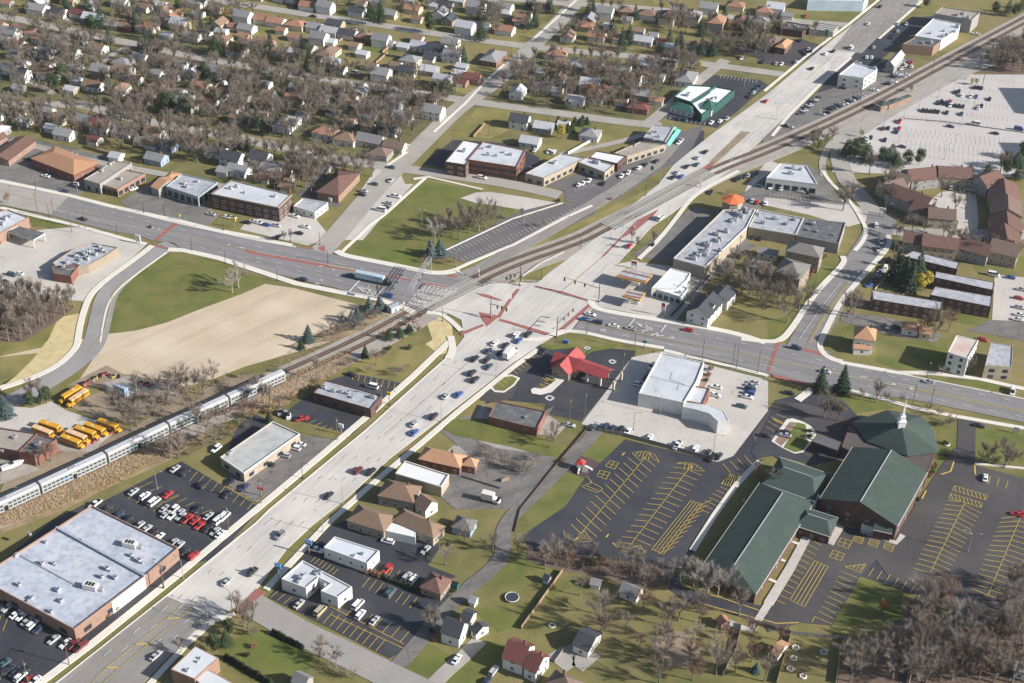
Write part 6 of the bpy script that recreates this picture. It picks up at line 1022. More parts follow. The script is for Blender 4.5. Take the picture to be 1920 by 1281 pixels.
def cars(c, r, ang, s, jit=2.5, sgn=0):
    for e in s.split():
        x, y, k = e.split(','); p = (480 * c + float(x) / 4, 320 * r + float(y) / 4); col, t = k[0], (k[1] if len(k) > 1 else 'c'); a = ang + radians(rnd.uniform(-jit, jit)); car(p, col, t, a + (pi if rnd.random() < .5 and not sgn else 0))
cars(1, 2, DM, '1790,12,w 1872,28,k 1742,70,n 1642,130,ku 1732,140,k 1748,187,t 1620,237,ku 1642,287,ku 1425,410,s 1522,397,b 1332,562,ku 1187,617,s 1187,682,b 1830,85,n', 1, 1); cars(1, 2, DM, '765,968,mu 862,977,ku 545,1155,k', 1, 1)
cars(2, 1, DE, '590,1076,w 545,1112,b 640,1137,nu 762,1162,w 890,1182,s 1320,1192,r', 1); cars(2, 1, DM, '32,1232,wu 122,1227,ku 50,1272,b 880,562,r 1112,357,wv 1208,48,k 1268,42,b 1242,12,s', 1, 1)
cars(1, 1, DE, '350,812,n 705,782,t 990,937,bu', 1); cars(2, 0, DM, '1452,1137,k 1395,1182,s 1387,1232,t 1312,1247,k 1905,757,r', 1, 1); cars(3, 0, DM, '330,512,k 432,402,w 492,382,k 625,357,wv 752,177,w 842,48,ku', 1, 1)
cars(3, 2, DE, '430,224,s 1208,302,s 212,48,nu 155,382,k 1585,628,k', 1); cars(3, 2, D2, '1835,372,wv 1630,1022,w', 1); cars(3, 1, radians(84), '812,407,wu 850,532,wu 826,587,s', 1); cars(0, 3, DM, '1702,522,s 1892,447,ku 1167,1077,s 1452,327,ru', 1, 1); cars(1, 3, DM, '178,175,gu', 1)
cars(0, 2, DM, '1000,1125,s 1085,1157,wu 1157,1202,wv 1257,1145,r 1312,952,s 1387,977,ku 1522,1072,ku 1702,1142,k 1232,1252,s 1302,1262,wu 1345,1285,s 1482,1252,k 712,1217,wp 802,1252,k 1622,802,wu 1732,1047,k 1832,1092,n')
cars(0, 3, DM, '1242,12,s 1292,22,w 1352,28,s 1402,47,rp 1462,62,r 1497,97,r 1562,27,s 1557,117,k 1612,142,s 1652,167,w 1642,60,wv 1682,32,wv 887,17,n 957,52,k 1042,97,s 1097,122,s 1147,152,k 1192,182,w 1297,227,s 1342,247,s 1382,292,k 55,712,s 20,695,k 117,762,w 162,777,w 202,817,s 242,842,wu 292,872,n 402,952,s 492,982,w 547,985,mp 605,1005,mp 152,1232,wu 205,1262,r 262,1267,w 60,1182,k 112,1202,n 30,1132,t 175,1195,ku 10,1210,ku')
cars(1, 3, radians(62), '982,427,ru 1132,482,su 1182,502,wu 1007,597,tu 322,687,s 482,740,ov 765,695,wv 782,767,wu 887,812,s 1272,280,s 1505,1102,w 1782,1187,su 1722,1275,n'); cars(1, 3, DE, '987,217,wu 1237,697,k 492,242,n 452,280,wp')
cars(1, 2, radians(20), '345,577,rp'); cars(1, 2, DE, '870,337,wv 212,852,su 290,797,wu 330,768,w 97,917,k 715,245,k')
cars(2, 2, DM, '237,72,k 1012,267,ku 1047,187,wu 612,640,t 702,637,nu 747,652,n 812,657,k 867,672,w 1032,717,w 1240,777,wp 1377,802,wu 1467,832,k 1497,872,ku 1552,857,k'); cars(2, 2, DE, '952,322,wu 1532,337,w 1522,397,w 1812,307,s 1792,327,s 1787,355,nu 1777,385,bu 1767,412,w 1722,482,t 1892,702,k 432,622,s 2045,680,k 2050,702,s')
cars(0, 1, DE, '342,37,w 90,777,tu 140,767,w 30,827,k 622,362,k 482,152,n 1582,322,s 1702,342,w 1742,347,s 1902,377,w 1850,385,k'); cars(0, 1, radians(40), '1002,132,w')
cars(1, 1, DE, '20,387,w 72,402,b 152,407,s 292,337,w 372,417,w 320,465,k 885,97,t 807,150,s 792,177,k 1047,190,wp 992,240,s 967,270,k 937,290,wv 1697,50,wu'); cars(1, 1, D2, '170,492,k 1012,70,s'); cars(1, 0, DE, '1120,1082,s 1300,712,k 1012,1252,t 1692,592,w 430,120,k 735,545,wv')
cars(0, 0, DE, '350,148,k 1555,985,k 215,1190,k 550,1155,s 1850,35,s 1760,30,w'); cars(2, 0, D2, '172,1122,w 277,1132,w 312,1137,wu 1722,432,w 1302,892,n 1250,885,k'); cars(2, 0, DM, '1252,1067,w 1267,1050,s 952,1257,w 1002,1232,k 1082,1207,k 1495,917,w 1562,905,w 1612,887,s 1812,692,s 1832,667,t 1862,642,k 1780,720,k 1882,462,k')
cars(2, 1, D2, '502,102,w 532,92,w 577,72,w 822,37,w 872,12,w 687,92,k 1492,157,k 1682,62,k 1712,47,n 1742,37,k 1772,30,s 1802,20,k 1837,10,n 1802,222,s 1837,232,r 1902,242,w 1682,552,n 1652,587,s 1802,492,k 1862,502,k'); cars(2, 1, DE, '1852,112,t')
cars(3, 0, radians(20), '252,847,n 272,826,s 292,803,k 312,786,s 332,763,k 352,747,s 377,730,k'); cars(3, 0, DE, '402,852,s 442,840,k 462,815,k 492,803,t 522,792,k 547,778,s 575,770,s 602,757,k 627,747,s 652,737,n 682,722,s 702,713,s 562,657,k 672,467,s 892,527,w 932,572,n 972,557,w 1002,572,s 1032,557,w 892,627,k 942,612,w 802,672,w 130,942,k 162,947,s 1092,272,s 1560,250,w'); cars(3, 0, D2, '742,427,w 777,427,w 792,352,s 852,467,t 840,487,k 1017,460,s 1032,487,w 1072,465,r 1077,497,w 1002,512,w 972,232,s 947,257,k 932,277,k 1037,177,s 972,177,s')
cars(3, 0, D2, '262,382,k 302,367,s 322,382,k 282,402,k 62,472,s 102,477,w 212,462,s 242,302,k 282,117,r'); cars(3, 0, D2, '1552,652,k 1577,652,k 1602,657,k 1412,690,k 1432,682,k 1452,712,w 1522,720,w 1562,722,b 1662,740,k 1302,757,k 1282,770,k 1322,772,k 1350,777,k 1367,757,r 1367,787,w 1402,787,k 1432,792,k 1462,797,k 1602,792,k 1577,807,w 1162,825,k 1190,828,k 1222,830,k 1250,832,k 1277,835,k 1342,842,k 1452,852,t 982,962,r 967,985,n 902,957,k 862,960,m 987,907,rp 877,1047,k 692,1042,k 722,1050,w 747,1032,w 772,1027,k'); cars(3, 0, DE, '1367,945,n 1702,997,n 1557,927,wv 1882,967,bv 1007,1097,n')
cars(3, 1, D2, '20,122,w 97,132,w 882,720,wu 902,662,k 902,1162,w 1375,122,wv'); cars(3, 1, DE, '247,152,w 282,157,k 1202,112,wu 1527,137,w 1592,502,wu 1692,777,wv 1817,797,b 1882,952,r 1902,887,s 1887,1022,s 1887,1077,w 1872,1112,w 1612,1262,r 962,1172,k'); cars(3, 1, radians(30), '862,738,s 848,754,s 836,770,k 822,788,s 800,808,k 782,830,n 762,854,b')
cars(3, 2, DE, '1900,1290,r'); cars(3, 3, DE, '1870,15,r')
# school buses
YB = mat('school_bus_yellow', (.60, .30, .02), .4, .08, 1., coord='O', spec=.5); YB2 = mat('bus_roof_faded', (.66, .42, .24), .5, .08, 1., coord='O')
for i, (p, q, fade, lab) in enumerate((('640,400','880,255',0,'angled beside the green patch, rear one of two'), ('720,445','955,290',1,'angled beside the green patch, front one of two'), ('690,725','435,640',0,'upper of the left pair'), ('610,790','350,690',1,'lower of the left pair by the depot roof'), ('1320,715','1070,622',0,'farthest right in the bus row'),
     ('1180,760','925,660',0,'second from the right in the bus row'), ('1080,790','815,700',0,'middle of the row of five'), ('980,840','720,740',1,'second from the left in the row of five'), ('925,895','655,790',0,'nearest, leftmost in the row of five'))):
    f_ = lambda s: G(*[v / 5.822 + o_ for v, o_ in zip((float(t) for t in s.split(',')), (0, 680))], 2.6); a, c_ = f_(p), f_(q); m_ = (a + c_) / 2; g = thing('school_bus', '', 'bus', (m_.x, m_.y, zat(m_.x, m_.y)), atan2(a.y - c_.y, a.x - c_.x), 'parked school buses', None, f'yellow school bus {"with faded roof " if fade else ""}{lab}')
    b = MB(); b.mt(YB); sect(b, [(-5.4, 1.1, .7, 2.5), (-5.3, 1.22, .5, 2.75), (3.6, 1.22, .5, 2.75), (3.7, 1.15, .6, 2.6)]); b.build('body', None, g)
    b = MB(); b.mt(YB2 if fade else YB); sect(b, [(-5.35, 1., 2.6, 2.9), (-5.2, 1.15, 2.6, 3.05), (3.4, 1.15, 2.6, 3.05), (3.6, 1., 2.6, 2.9)]); b.mt(TRIM).box(-2.2, -.4, 3.0, -1.4, .4, 3.1); b.build('roof', None, g)
    b = MB(); b.mt(YB); sect(b, [(3.6, 1., .6, 1.7), (4.9, .9, .6, 1.5), (5.2, .8, .7, 1.2)]); b.build('hood', None, g)
    for s in (-1, 1):
        b = MB(); b.mt(CGL)
        for k in range(10): b.box(-5.0 + k * .84, s * 1.23 - .02, 1.75, -4.4 + k * .84, s * 1.23 + .02, 2.4)
        b.build('window', None, g); b = MB(); b.mt(DARKM).box(-5.2, s * 1.235 - .02, 1.2, 3.5, s * 1.235 + .02, 1.28); b.build('side_stripe', None, g)
        for x in (-3.4, 3.9): obj('wheel', WHB, g, (x, s * 1.02, .5))
    b = MB(); b.mt(CGL).box(3.68, -1, 1.75, 3.74, 1, 2.5); b.build('windscreen', None, g); b = MB(); b.mt(CGL).box(-5.46, -.8, 1.75, -5.4, .8, 2.4); b.build('rear_window', None, g)
# semi trailer truck and box trucks
def truck(px, ang, full, trailer, tc, cc, L_=13.5, x0=0):
    g = G(*px, 1.5); t = thing('truck', '', 'truck', (g.x, g.y, zat(g.x, g.y)), ang, None, None, full)
    b = MB(); b.mt(trailer).box(-L_ / 2, -1.25, 1.2, L_ / 2, 1.25, 3.9).mt(DARKM).box(-L_ / 2, -1, .9, L_ / 2, 1, 1.2); b.build('cargo_box', None, t)
    b = MB(); b.mt(cc); sect(b, [(L_ / 2 + .5, 1.15, .7, 2.6), (L_ / 2 + .8, 1.2, .6, 3.1), (L_ / 2 + 2., 1.15, .6, 3.), (L_ / 2 + 2.5, 1.1, .6, 1.9), (L_ / 2 + 3.6, 1.0, .6, 1.6)] if L_ > 8 else [(L_ / 2 + .1, 1.1, .6, 2.2), (L_ / 2 + 1., 1.1, .6, 2.3), (L_ / 2 + 1.7, 1.05, .6, 1.5), (L_ / 2 + 2.4, .95, .6, 1.3)]); b.build('cab', None, t)
    b = MB(); b.mt(CGL).box(L_ / 2 + 1.2, -1.12, 1.7, L_ / 2 + 2.2, 1.12, 2.25); b.build('windscreen', None, t)
    for x in ((-L_ / 2 + 1.2, -L_ / 2 + 2.5, L_ / 2 - .2, L_ / 2 + 2.6) if L_ > 8 else (-L_ / 2 + 1.2, L_ / 2 + 1.3)):
        for s in (-1, 1): obj('wheel', WHB, t, (x, s * 1.05, .5))
truck(Q(1,1,'855,812')[0], DE, 'semi truck with silver trailer and black cab waiting before the tracks', mat('trailer_silver', (.42, .52, .60), .4), None, PAINT['k']); truck(Q(1,2,'1895,105')[0], DM, 'white box truck with orange stripe in the queue at the intersection', TRIM, None, PAINT['w'], 6); truck(Q(1,2,'1740,1175')[0], DE, 'white box truck parked on the cracked pad by the lane', TRIM, None, PAINT['w'], 4.5)
# bilevel commuter train
SS = mat('stainless_steel', (.42, .43, .43), .42, .12, .8, metal=.3, coord='O', spec=.5); SSR = mat('train_roof_steel', (.50, .505, .51), .5, .15, .5, coord='O'); TB = mat('train_blue_panel', (.18, .40, .62), .4)
PL = tline(-2.6); e0 = G(533, 708, 2).to_2d(); SL = [0]
for a, c_ in zip(PL, PL[1:]): SL.append(SL[-1] + (c_ - a).length)
def atS(s):
    for i in range(len(PL) - 1):
        if SL[i + 1] >= s: f = (s - SL[i]) / (SL[i + 1] - SL[i]); return PL[i].lerp(PL[i + 1], f)
    return PL[-1]
s1 = min(range(0, int(SL[-1] * 4)), key=lambda s: (atS(s / 4) - e0).length) / 4 
train_lab = ['rearmost, at the right end of the train', 'second from the right end of the train', 'third from the right end of the train', 'fourth from the right end of the train', 'fifth from the right, near the left edge', 'leftmost, cut by the frame edge']
for k in range(6):
    b1, b0 = s1 - k * 26.6, s1 - k * 26.6 - 25.9
    if b0 < 0: b0 = .5
    if b1 - b0 < 4: break
    p, q = atS(b0), atS(b1); m_ = (p + q) / 2; L_ = (q - p).length / 2; t = thing('train_car', '', 'train car', (m_.x, m_.y, .5), atan2((q - p).y, (q - p).x), 'cars of the silver commuter train', None, f'silver bilevel passenger car, {train_lab[k]}')
    b = MB(); b.mt(SS); sect(b, [(-L_, 1.45, .5, 4.3), (-L_ + .1, 1.55, .5, 4.4), (L_ - .1, 1.55, .5, 4.4), (L_, 1.45, .5, 4.3)])
    for z_ in (.9, 1.15, 3.0, 4.1): b.box(-L_ + .2, -1.57, z_, L_ - .2, 1.57, z_ + .05)
    b.build('body', None, t)
    b = MB(); b.mt(SSR); sect(b, [(-L_, 1.15, 4.3, 4.65), (-L_ + .2, 1.35, 4.3, 4.85), (L_ - .2, 1.35, 4.3, 4.85), (L_, 1.15, 4.3, 4.65)])
    for j in range(-4, 5): b.box(j * L_ / 5 - .04, -1.3, 4.85, j * L_ / 5 + .04, 1.3, 4.88)
    b.mt(METAL).box(-1.4, -.7, 4.85, 1.4, .7, 5.05); b.build('roof', None, t)
    for s in (-1, 1):
        for z_ in (1.75, 3.3):
            for j in range(15):
                x = -L_ + 1.3 + j * (2 * L_ - 2.6) / 14
                if j == 7: continue
                if L_ > 8 or j % 2: obj('window', WINT, t, (x, s * 1.56, z_), 0 if s < 0 else pi) if 'WINT' in globals() else globals().update(WINT=MB().mt(CGL).box(-.6, -.03, -.3, .6, .02, .3).mesh('window'))
        b = MB(); b.mt(DARKM).box(-.75, s * 1.56 - .03, .7, .75, s * 1.56 + .03, 2.8); b.build('door', None, t)
        b = MB(); b.mt(TB).box(-4.2, s * 1.575 - .02, 2.3, -2.2, s * 1.575 + .02, 2.95); b.build('blue_panel', None, t)
    for x in (-L_ * .72, L_ * .72): b = MB(); b.mt(DARKM).box(x - 1.6, -1.1, 0, x + 1.6, 1.1, .75); b.build('bogie', None, t)
    if k: b = MB(); b.mt(DARKM).box(L_, -.7, .8, L_ + .35, .7, 3.2); b.build('gangway', None, t)
# ---------------------------------------------------------------- street furniture
POLE = mat('pole_wood', (.16, .12, .09), .9, .2, 1., coord='O'); GALV = mat('pole_grey', (.34, .34, .33), .5, .1, 1., metal=.3, coord='O'); BLKP = mat('pole_black', (.025, .025, .03), .5, .1, 1., coord='O')
def PXY(c, r, s): return [G(*p) for p in Q(c, r, s)]
def street_light(g, ang, h=9.5, arm=2.6, m=None, look='grey street light with one arm', double=False):
    t = thing('street_lamp', look, 'street lamp', (g.x, g.y, zat(g.x, g.y)), ang, 'street lamps along the roads'); m = m or GALV
    k = (m.name, h, arm, double)
    if k not in HM:
        b = MB(); b.mt(m).tube([(0, 0, 0), (0, 0, h * .5), (0, 0, h)], [.13, .1, .08], 6); b.box(-.25, -.25, 0, .25, .25, .25); a = MB(); a.mt(m)
        for s in ((1, -1) if double else (1,)): a.tube([(0, 0, h - .1), (s * arm * .5, 0, h + .8), (s * arm, 0, h + 1.)], .06, 5)
        l = MB().mt(METAL).box(-.15, -.2, -.1, .6, .2, .06); HM[k] = (b.mesh('pole'), a.mesh('arm'), l.mesh('lamp_head'))
    obj('pole', HM[k][0], t); ar = obj('arm', HM[k][1], t)
    for s in ((1, -1) if double else (1,)): obj('lamp_head', HM[k][2], ar, (s * arm, 0, h + 1), 0 if s > 0 else pi)
def lights(c, r, s, ang, **k):
    for g in PXY(c, r, s): street_light(g, ang, **k)
lights(1, 2, '650,1222 1390,605 2320,0', radians(150)); lights(2, 2, '1110,550 -120,265', radians(150)); lights(1, 2, '350,1030 1000,480', radians(-30), h=7, m=BLKP, look='black street light with one arm'); lights(1, 3, '503,155', radians(150), h=8)
lights(0, 3, '1565,845 1375,500', radians(150), h=8); lights(0, 3, '1225,575 1745,760', radians(150), h=9, m=POLE, look='wooden street light pole'); lights(0, 2, '1180,1110', D1, h=8, double=True, look='grey parking lot light with two heads')
BL = dict(h=6.5, arm=.8, m=BLKP, look='black decorative street lamp')
lights(0, 1, '270,150 370,350 1080,320 1235,340 880,480 1440,600 1690,695 1675,450', radians(-100), **BL); lights(1, 1, '160,830 540,690 480,560 1400,1130', radians(-100), **BL); lights(2, 1, '560,1225 1415,1000 60,850 220,820 515,570 1000,190', radians(-100), **BL); lights(2, 1, '855,650 1170,380 1110,90', radians(150), h=9)
lights(3, 1, '1380,460 1440,150 870,350', D1, h=7); lights(3, 2, '1190,270 2000,420', radians(-100), h=8, m=BLKP, look='black street light with one arm'); lights(2, 2, '1510,835 910,665 990,50', D1, h=8, m=POLE, look='wooden light pole')
lights(3, 0, '1020,885 1130,820 1275,735 870,940 690,1000 980,1070 1445,945 1390,1130 1390,690 1530,860 1500,760 465,580 220,920 1320,1200 1600,210 60,900', D1, h=9, arm=1.6, double=True, look='grey parking lot light with two heads'); lights(2, 0, '1195,1210 1740,650 1085,820', D1, h=7, double=True, look='grey parking lot light with two heads')
lights(1, 1, '1245,415 1720,440 1500,720 2010,440', D1, h=8, arm=1.2, double=True, look='grey parking lot light with two heads'); lights(2, 1, '435,350 835,190 150,95', D1, h=8, arm=1.2, double=True, look='grey parking lot light with two heads')
lights(3, 0, '320,280 650,700 750,240', radians(150), h=9); lights(3, 3, '1500,300', D1, h=8, double=True, look='grey parking lot light with two heads')
# utility poles and wires
def upole(g, h=11, ang=0, look='brown wooden utility pole'):
    t = thing('utility_pole', look, 'utility pole', (g.x, g.y, zat(g.x, g.y)), ang, 'wooden utility poles')
    if 'up' not in HM: HM['up'] = (MB().mt(POLE).tube([(0, 0, 0), (0, 0, 11)], [.17, .11], 6).mesh('pole'), MB().mt(POLE).box(-.08, -1.2, 10.1, .08, 1.2, 10.25).mesh('crossarm'), MB().mt(GALV).prism([(.3 + .22 * cos(k * pi / 3), .22 * sin(k * pi / 3)) for k in range(6)], 8.6, 9.5).mesh('transformer'))
    obj('pole', HM['up'][0], t); obj('crossarm', HM['up'][1], t); obj('transformer', HM['up'][2], t)
    return Vector((g.x, g.y, 10.2))
def wires(pts, full, off_=(-.9, 0, .9)):
    b = MB(); b.mt(BLKP)
    for p, q in zip(pts, pts[1:]):
        d = (q - p); n = Vector((-d.y, d.x, 0)).normalized()
        for o in off_: b.tube([p + n * o + d * t - Vector((0, 0, 3.2 * t * (1 - t))) for t in (0, .25, .5, .75, 1)], .03, 3)
    o = b.build('power_line'); reg(o, '', 'wire', full=full)
W1 = [upole(g, ang=DM) for g in PXY(0, 3, '215,1300 520,1150 1232,580 1715,140')]; wires(W1, 'power lines strung along the sidewalk past the big warehouse')
W2 = [upole(g, ang=DM) for g in PXY(1, 2, '610,745 40,1220 940,480')]; wires([W2[1], W2[0], W2[2]], 'power lines along the left sidewalk past the dark restaurant lot')
W3 = [upole(g, ang=DM) for g in PXY(2, 2, '430,590 545,550 720,355 830,240 920,60')]; wires([W3[0], W3[2], W3[3], W3[4]], 'power lines along the lane between the bank and the large white store')
W4 = [upole(g, ang=DE) for g in PXY(3, 2, '1080,490 1215,500')]; W4b = [upole(g, ang=DE) for g in PXY(2, 2, '1655,175 1680,210 1840,240 1425,150')]; wires([W4b[0], W4b[2], W4[0]], 'power lines crossing above the cross road in front of the church', (0, .6))
W5 = [upole(g, ang=DE) for g in PXY(0, 1, '285,320 410,365 540,465 595,430 645,435')]; W6 = [upole(g, ang=DE) for g in PXY(0, 0, '420,1120 590,1120')]; wires([W6[0], W6[1]], 'wires over the alley behind the red motel rows', (0,))
for g in PXY(2, 1, '1490,890 1410,960 1335,1010 1700,640'): upole(g, ang=DM)
for g in PXY(3, 1, '610,1080 1130,640'): upole(g, ang=DM)
for g in PXY(1, 0, '310,1080 1745,1020'): upole(g, ang=D1)
for g in PXY(1, 1, '1430,820 1435,815'): pass
for g in PXY(3, 0, '1230,550 690,760 1610,640'): upole(g, ang=DM)
# traffic signals on mast arms
def signal(base, tip, full, h=7.2):
    a, e = G(*base), G(*tip, h); d = (e - a).to_2d(); L_ = d.length; t = thing('traffic_signal', '', 'traffic signal', (a.x, a.y, zat(a.x, a.y)), atan2(d.y, d.x), 'mast arm signals at the big intersection', None, full)
    b = MB(); b.mt(BLKP).tube([(0, 0, 0), (0, 0, h + 3)], [.22, .14], 8); b.box(-.4, -.4, 0, .4, .4, .4); b.build('pole', None, t); b = MB(); b.mt(BLKP).tube([(0, 0, h - .3), (L_, 0, h + .2)], [.16, .08], 6); m_ = b.build('mast_arm', None, t)
    if 'sg' not in HM:
        b = MB(); b.mt(BLKP).box(-.22, -.2, -1.3, .22, .2, 0).mt(mat('signal_yellow', (.5, .35, .03), .6)).box(-.3, -.16, -1.4, .3, -.12, .1); HM['sg'] = b.mesh('signal_head')
        HM['ln'] = [MB().mt(mat('lens_' + n, c, .3)).box(-.12, -.24, -.12, .12, -.2, .12).mesh('lens') for n, c in (('red', (.4, .02, .02)), ('amber', (.35, .2, .02)), ('green', (.02, .25, .12)))]
    for f in (.42, .7, 1.):
        s = obj('signal_head', HM['sg'], t, (L_ * f, 0, h - .05)); s.scale = (1.2, 1.2, 1.2)
        for k in range(3): obj('lens', HM['ln'][k], s, (0, 0, -.25 - k * .4))
    b = MB(); b.mt(METAL).box(-.3, -.3, .4, .3, .3, 1.9); b.build('control_box', None, t)
signal(Q(1,1,'1760,1105')[0], Q(1,1,'1880,1035')[0], 'signal mast on the triangular red island, arm reaching right'); signal(Q(2,1,'650,985')[0], Q(2,1,'395,805')[0], 'signal mast at the gas station corner, long arm reaching left'); signal(Q(2,1,'335,1250')[0], Q(2,1,'460,1035')[0], 'signal mast at the bank corner, arm reaching up right'); signal(Q(2,1,'62,865')[0], Q(2,1,'-40,800')[0], 'signal mast beside the straw-covered far corner of the intersection')
signal(Q(1,1,'915,960')[0], Q(1,1,'905,870')[0], 'signal pole standing on the sidewalk left of the tracks near the spruces')
# railroad gantry: lattice bridge over the cross road, and gates
a, c_ = G(771, 567, 0), G(806, 512, 0); d = (c_ - a).to_2d(); L_ = d.length; t = thing('signal_gantry', '', 'gantry', (a.x, a.y, .3), atan2(d.y, d.x), None, None, 'silver lattice railway signal bridge spanning the cross road left of the tracks'); b = MB(); b.mt(METAL); H_ = 6.5; w = .8; dh = 1.6
for x in (0, L_):
    for y in (-w, w): b.tube([(x, y, 0), (x, y, H_ + dh)], .13, 5)
b.build('tower', None, t); b = MB(); b.mt(METAL); n = int(L_ / 1.6)
for y in (-w, w):
    for zz in (H_, H_ + dh): b.tube([(0, y, zz), (L_, y, zz)], .12, 4)
    for k in range(n): x0, x1 = L_ * k / n, L_ * (k + 1) / n; b.tube([(x0, y, H_ + (dh if k % 2 else 0)), (x1, y, H_ + (0 if k % 2 else dh))], .07, 4)
for k in range(n + 1):
    x = L_ * k / n
    for zz in (H_, H_ + dh): b.tube([(x, -w, zz), (x, w, zz)], .06, 4)
b.build('truss', None, t)
for f in (.3, .5, .75): b = MB(); b.mt(BLKP).box(L_ * f - .5, -w - .3, H_ - .5, L_ * f + .5, -w - .1, H_ + .5).mt(mat('lens_red', (.4, .02, .02))).box(L_ * f - .4, -w - .34, H_ - .15, L_ * f - .1, -w - .3, H_ + .15).box(L_ * f + .1, -w - .34, H_ - .15, L_ * f + .4, -w - .3, H_ + .15); b.build('flasher', None, t)
GATEM = mat('gate_stripe', (.6, .58, .55), .6)
for p, ang, lab in (((757, 583), 60, 'beside the signal bridge, lower left'), ((898, 521), 240, 'on the right side of the tracks'), ((1190, 430), 120, 'by the main road left of its crossing'), ((1313, 352), 250, 'by the main road right of its crossing')):
    g = G(*p); t = thing('crossing_gate', '', 'railway gate', (g.x, g.y, .2), radians(ang), 'railway crossing gates', None, f'raised railway crossing gate {lab}'); b = MB(); b.mt(GALV).tube([(0, 0, 0), (0, 0, 4)], .1, 6).box(-.3, -.3, .6, .3, .3, 1.4); b.build('post', None, t); b = MB(); b.mt(GATEM).tube([(0, .3, 1.1), (1.6, .3, 7.5)], [.09, .05], 4); b.build('arm', None, t)
    b = MB(); b.mt(TRIM)
    for s in (-1, 1): b.box(-.9, -.04, 3.55, .9, .04, 3.75, Matrix.Translation((0, 0, 0)) @ Matrix.Translation((0, -.1, 3.65)) @ Matrix.Rotation(s * radians(45), 4, 'Y') @ Matrix.Translation((0, 0, -3.65)))
    b.build('crossbuck', None, t)
g = G(738, 583); t = thing('signal_hut', '', 'cabin', (g.x, g.y, .05), radians(45), None, None, 'pale grey railway equipment cabin beside the tracks near the spruces'); b = MB(); b.mt(mat('hut_steel', (.42, .47, .50), .5)).box(-2.4, -1.5, 0, 2.4, 1.5, 2.8); b.build('wall', None, t); b = MB(); b.mt(METAL); gable_roof(b, 5, 3.2, 2.8, .5, .1); b.build('roof', None, t); obj('door', DOOR, t, (0, -1.5, 0), 0, (1, 1, 2.1))
# signs
def sign(p, full, w=2.6, h=4.5, sh=1.6, m=None, posts=1, ang=D1, m2=None):
    g = G(*p); t = thing('pylon_sign', '', 'sign', (g.x, g.y, zat(g.x, g.y)), ang, None, None, full); b = MB(); b.mt(GALV)
    for x in ((0,) if posts == 1 else (-w * .35, w * .35)): b.box(x - .12, -.12, 0, x + .12, .12, h)
    b.build('post', None, t); b = MB(); b.mt(m or TRIM).box(-w / 2, -.25, h, w / 2, .25, h + sh); 
    if m2: b.mt(m2).box(-w * .4, -.27, h + sh * .45, w * .4, .27, h + sh * .85)
    b.build('panel', None, t)
BLU = mat('sign_blue', (.05, .22, .55), .5); REDS = mat('sign_red', (.5, .05, .04), .5); YELS = mat('sign_yellow', (.75, .50, .03), .5); GRNS = mat('sign_green', (.02, .22, .09), .5)
sign(Q(1,3,'175,520')[0], 'tall blue and white sign at the corner of the notched-roof white shop', 2.2, 6, 2, BLU, m2=TRIM); sign(Q(1,3,'400,320')[0], 'blue sign by the sidewalk beside the plain white shop', 2.4, 4.5, 2, BLU, m2=TRIM); sign(Q(1,2,'640,700')[0], 'round arched white sign at the edge of the dark restaurant lot', 2, 3.5, 1.6, TRIM); sign(Q(1,2,'40,1160')[0], 'red sign on a post beside the cracked lot left of the road', 2.6, 3, .8, REDS)
sign(Q(0,1,'580,160')[0], 'white-framed sign on the lawn by the arched grey shop', 3, 3.6, 1.6, TRIM, m2=BLKP); sign(Q(0,1,'1760,430')[0], 'yellow sign with dark base in front of the brick shop block', 1.8, 3.5, 2, YELS); sign(Q(0,1,'1040,550')[0], 'white monument sign at the corner by the red crosswalk', 2.6, 1, 3.4, TRIM, 2); sign(Q(2,1,'1130,1090')[0], 'tall white price sign at the gas station by the cross road', 1.8, 3, 4, TRIM, 2, m2=REDS)
sign(Q(2,1,'915,735')[0], 'red and white sign behind the larger fuel canopy', 3, 1.5, 2.6, TRIM, 2, m2=REDS); sign(Q(3,0,'430,310')[0], 'bright green sign on the lawn by the upper right restaurant', 2, 3, 4, GRNS); sign(Q(3,1,'850,350')[0], 'white-framed sign at the entrance to the townhouse court', 3, 3.5, 1.4, TRIM, 2) ; sign(Q(1,1,'560,270')[0], 'small white pylon sign by the white shop at the street corner', 1.6, 3, 1.6, TRIM); sign(Q(3,2,'1855,690')[0], 'white sign on posts on the lawn at the right edge by the church', 2.2, 1, 2, TRIM, 2)
sign(Q(2,2,'400,18')[0], 'low blue sign on the lawn in front of the bank', 2.6, .4, 1.4, BLU); sign(Q(2,2,'990,60')[0], 'green street sign at the store driveway', 2., 3.4, .8, GRNS); sign((1222, 330), 'green and white shop sign near the teal mansard lot', 1.6, 3.5, 2, GRNS); sign(Q(1,2,'1000,470')[0], 'yellow sign by the sidewalk at the dark brick restaurant', 1.6, 4.5, 1.2, YELS); sign(Q(0,1,'1350,375')[0], 'yellow crossing sign beside the red crosswalk on the left', .9, 2.2, .9, YELS)
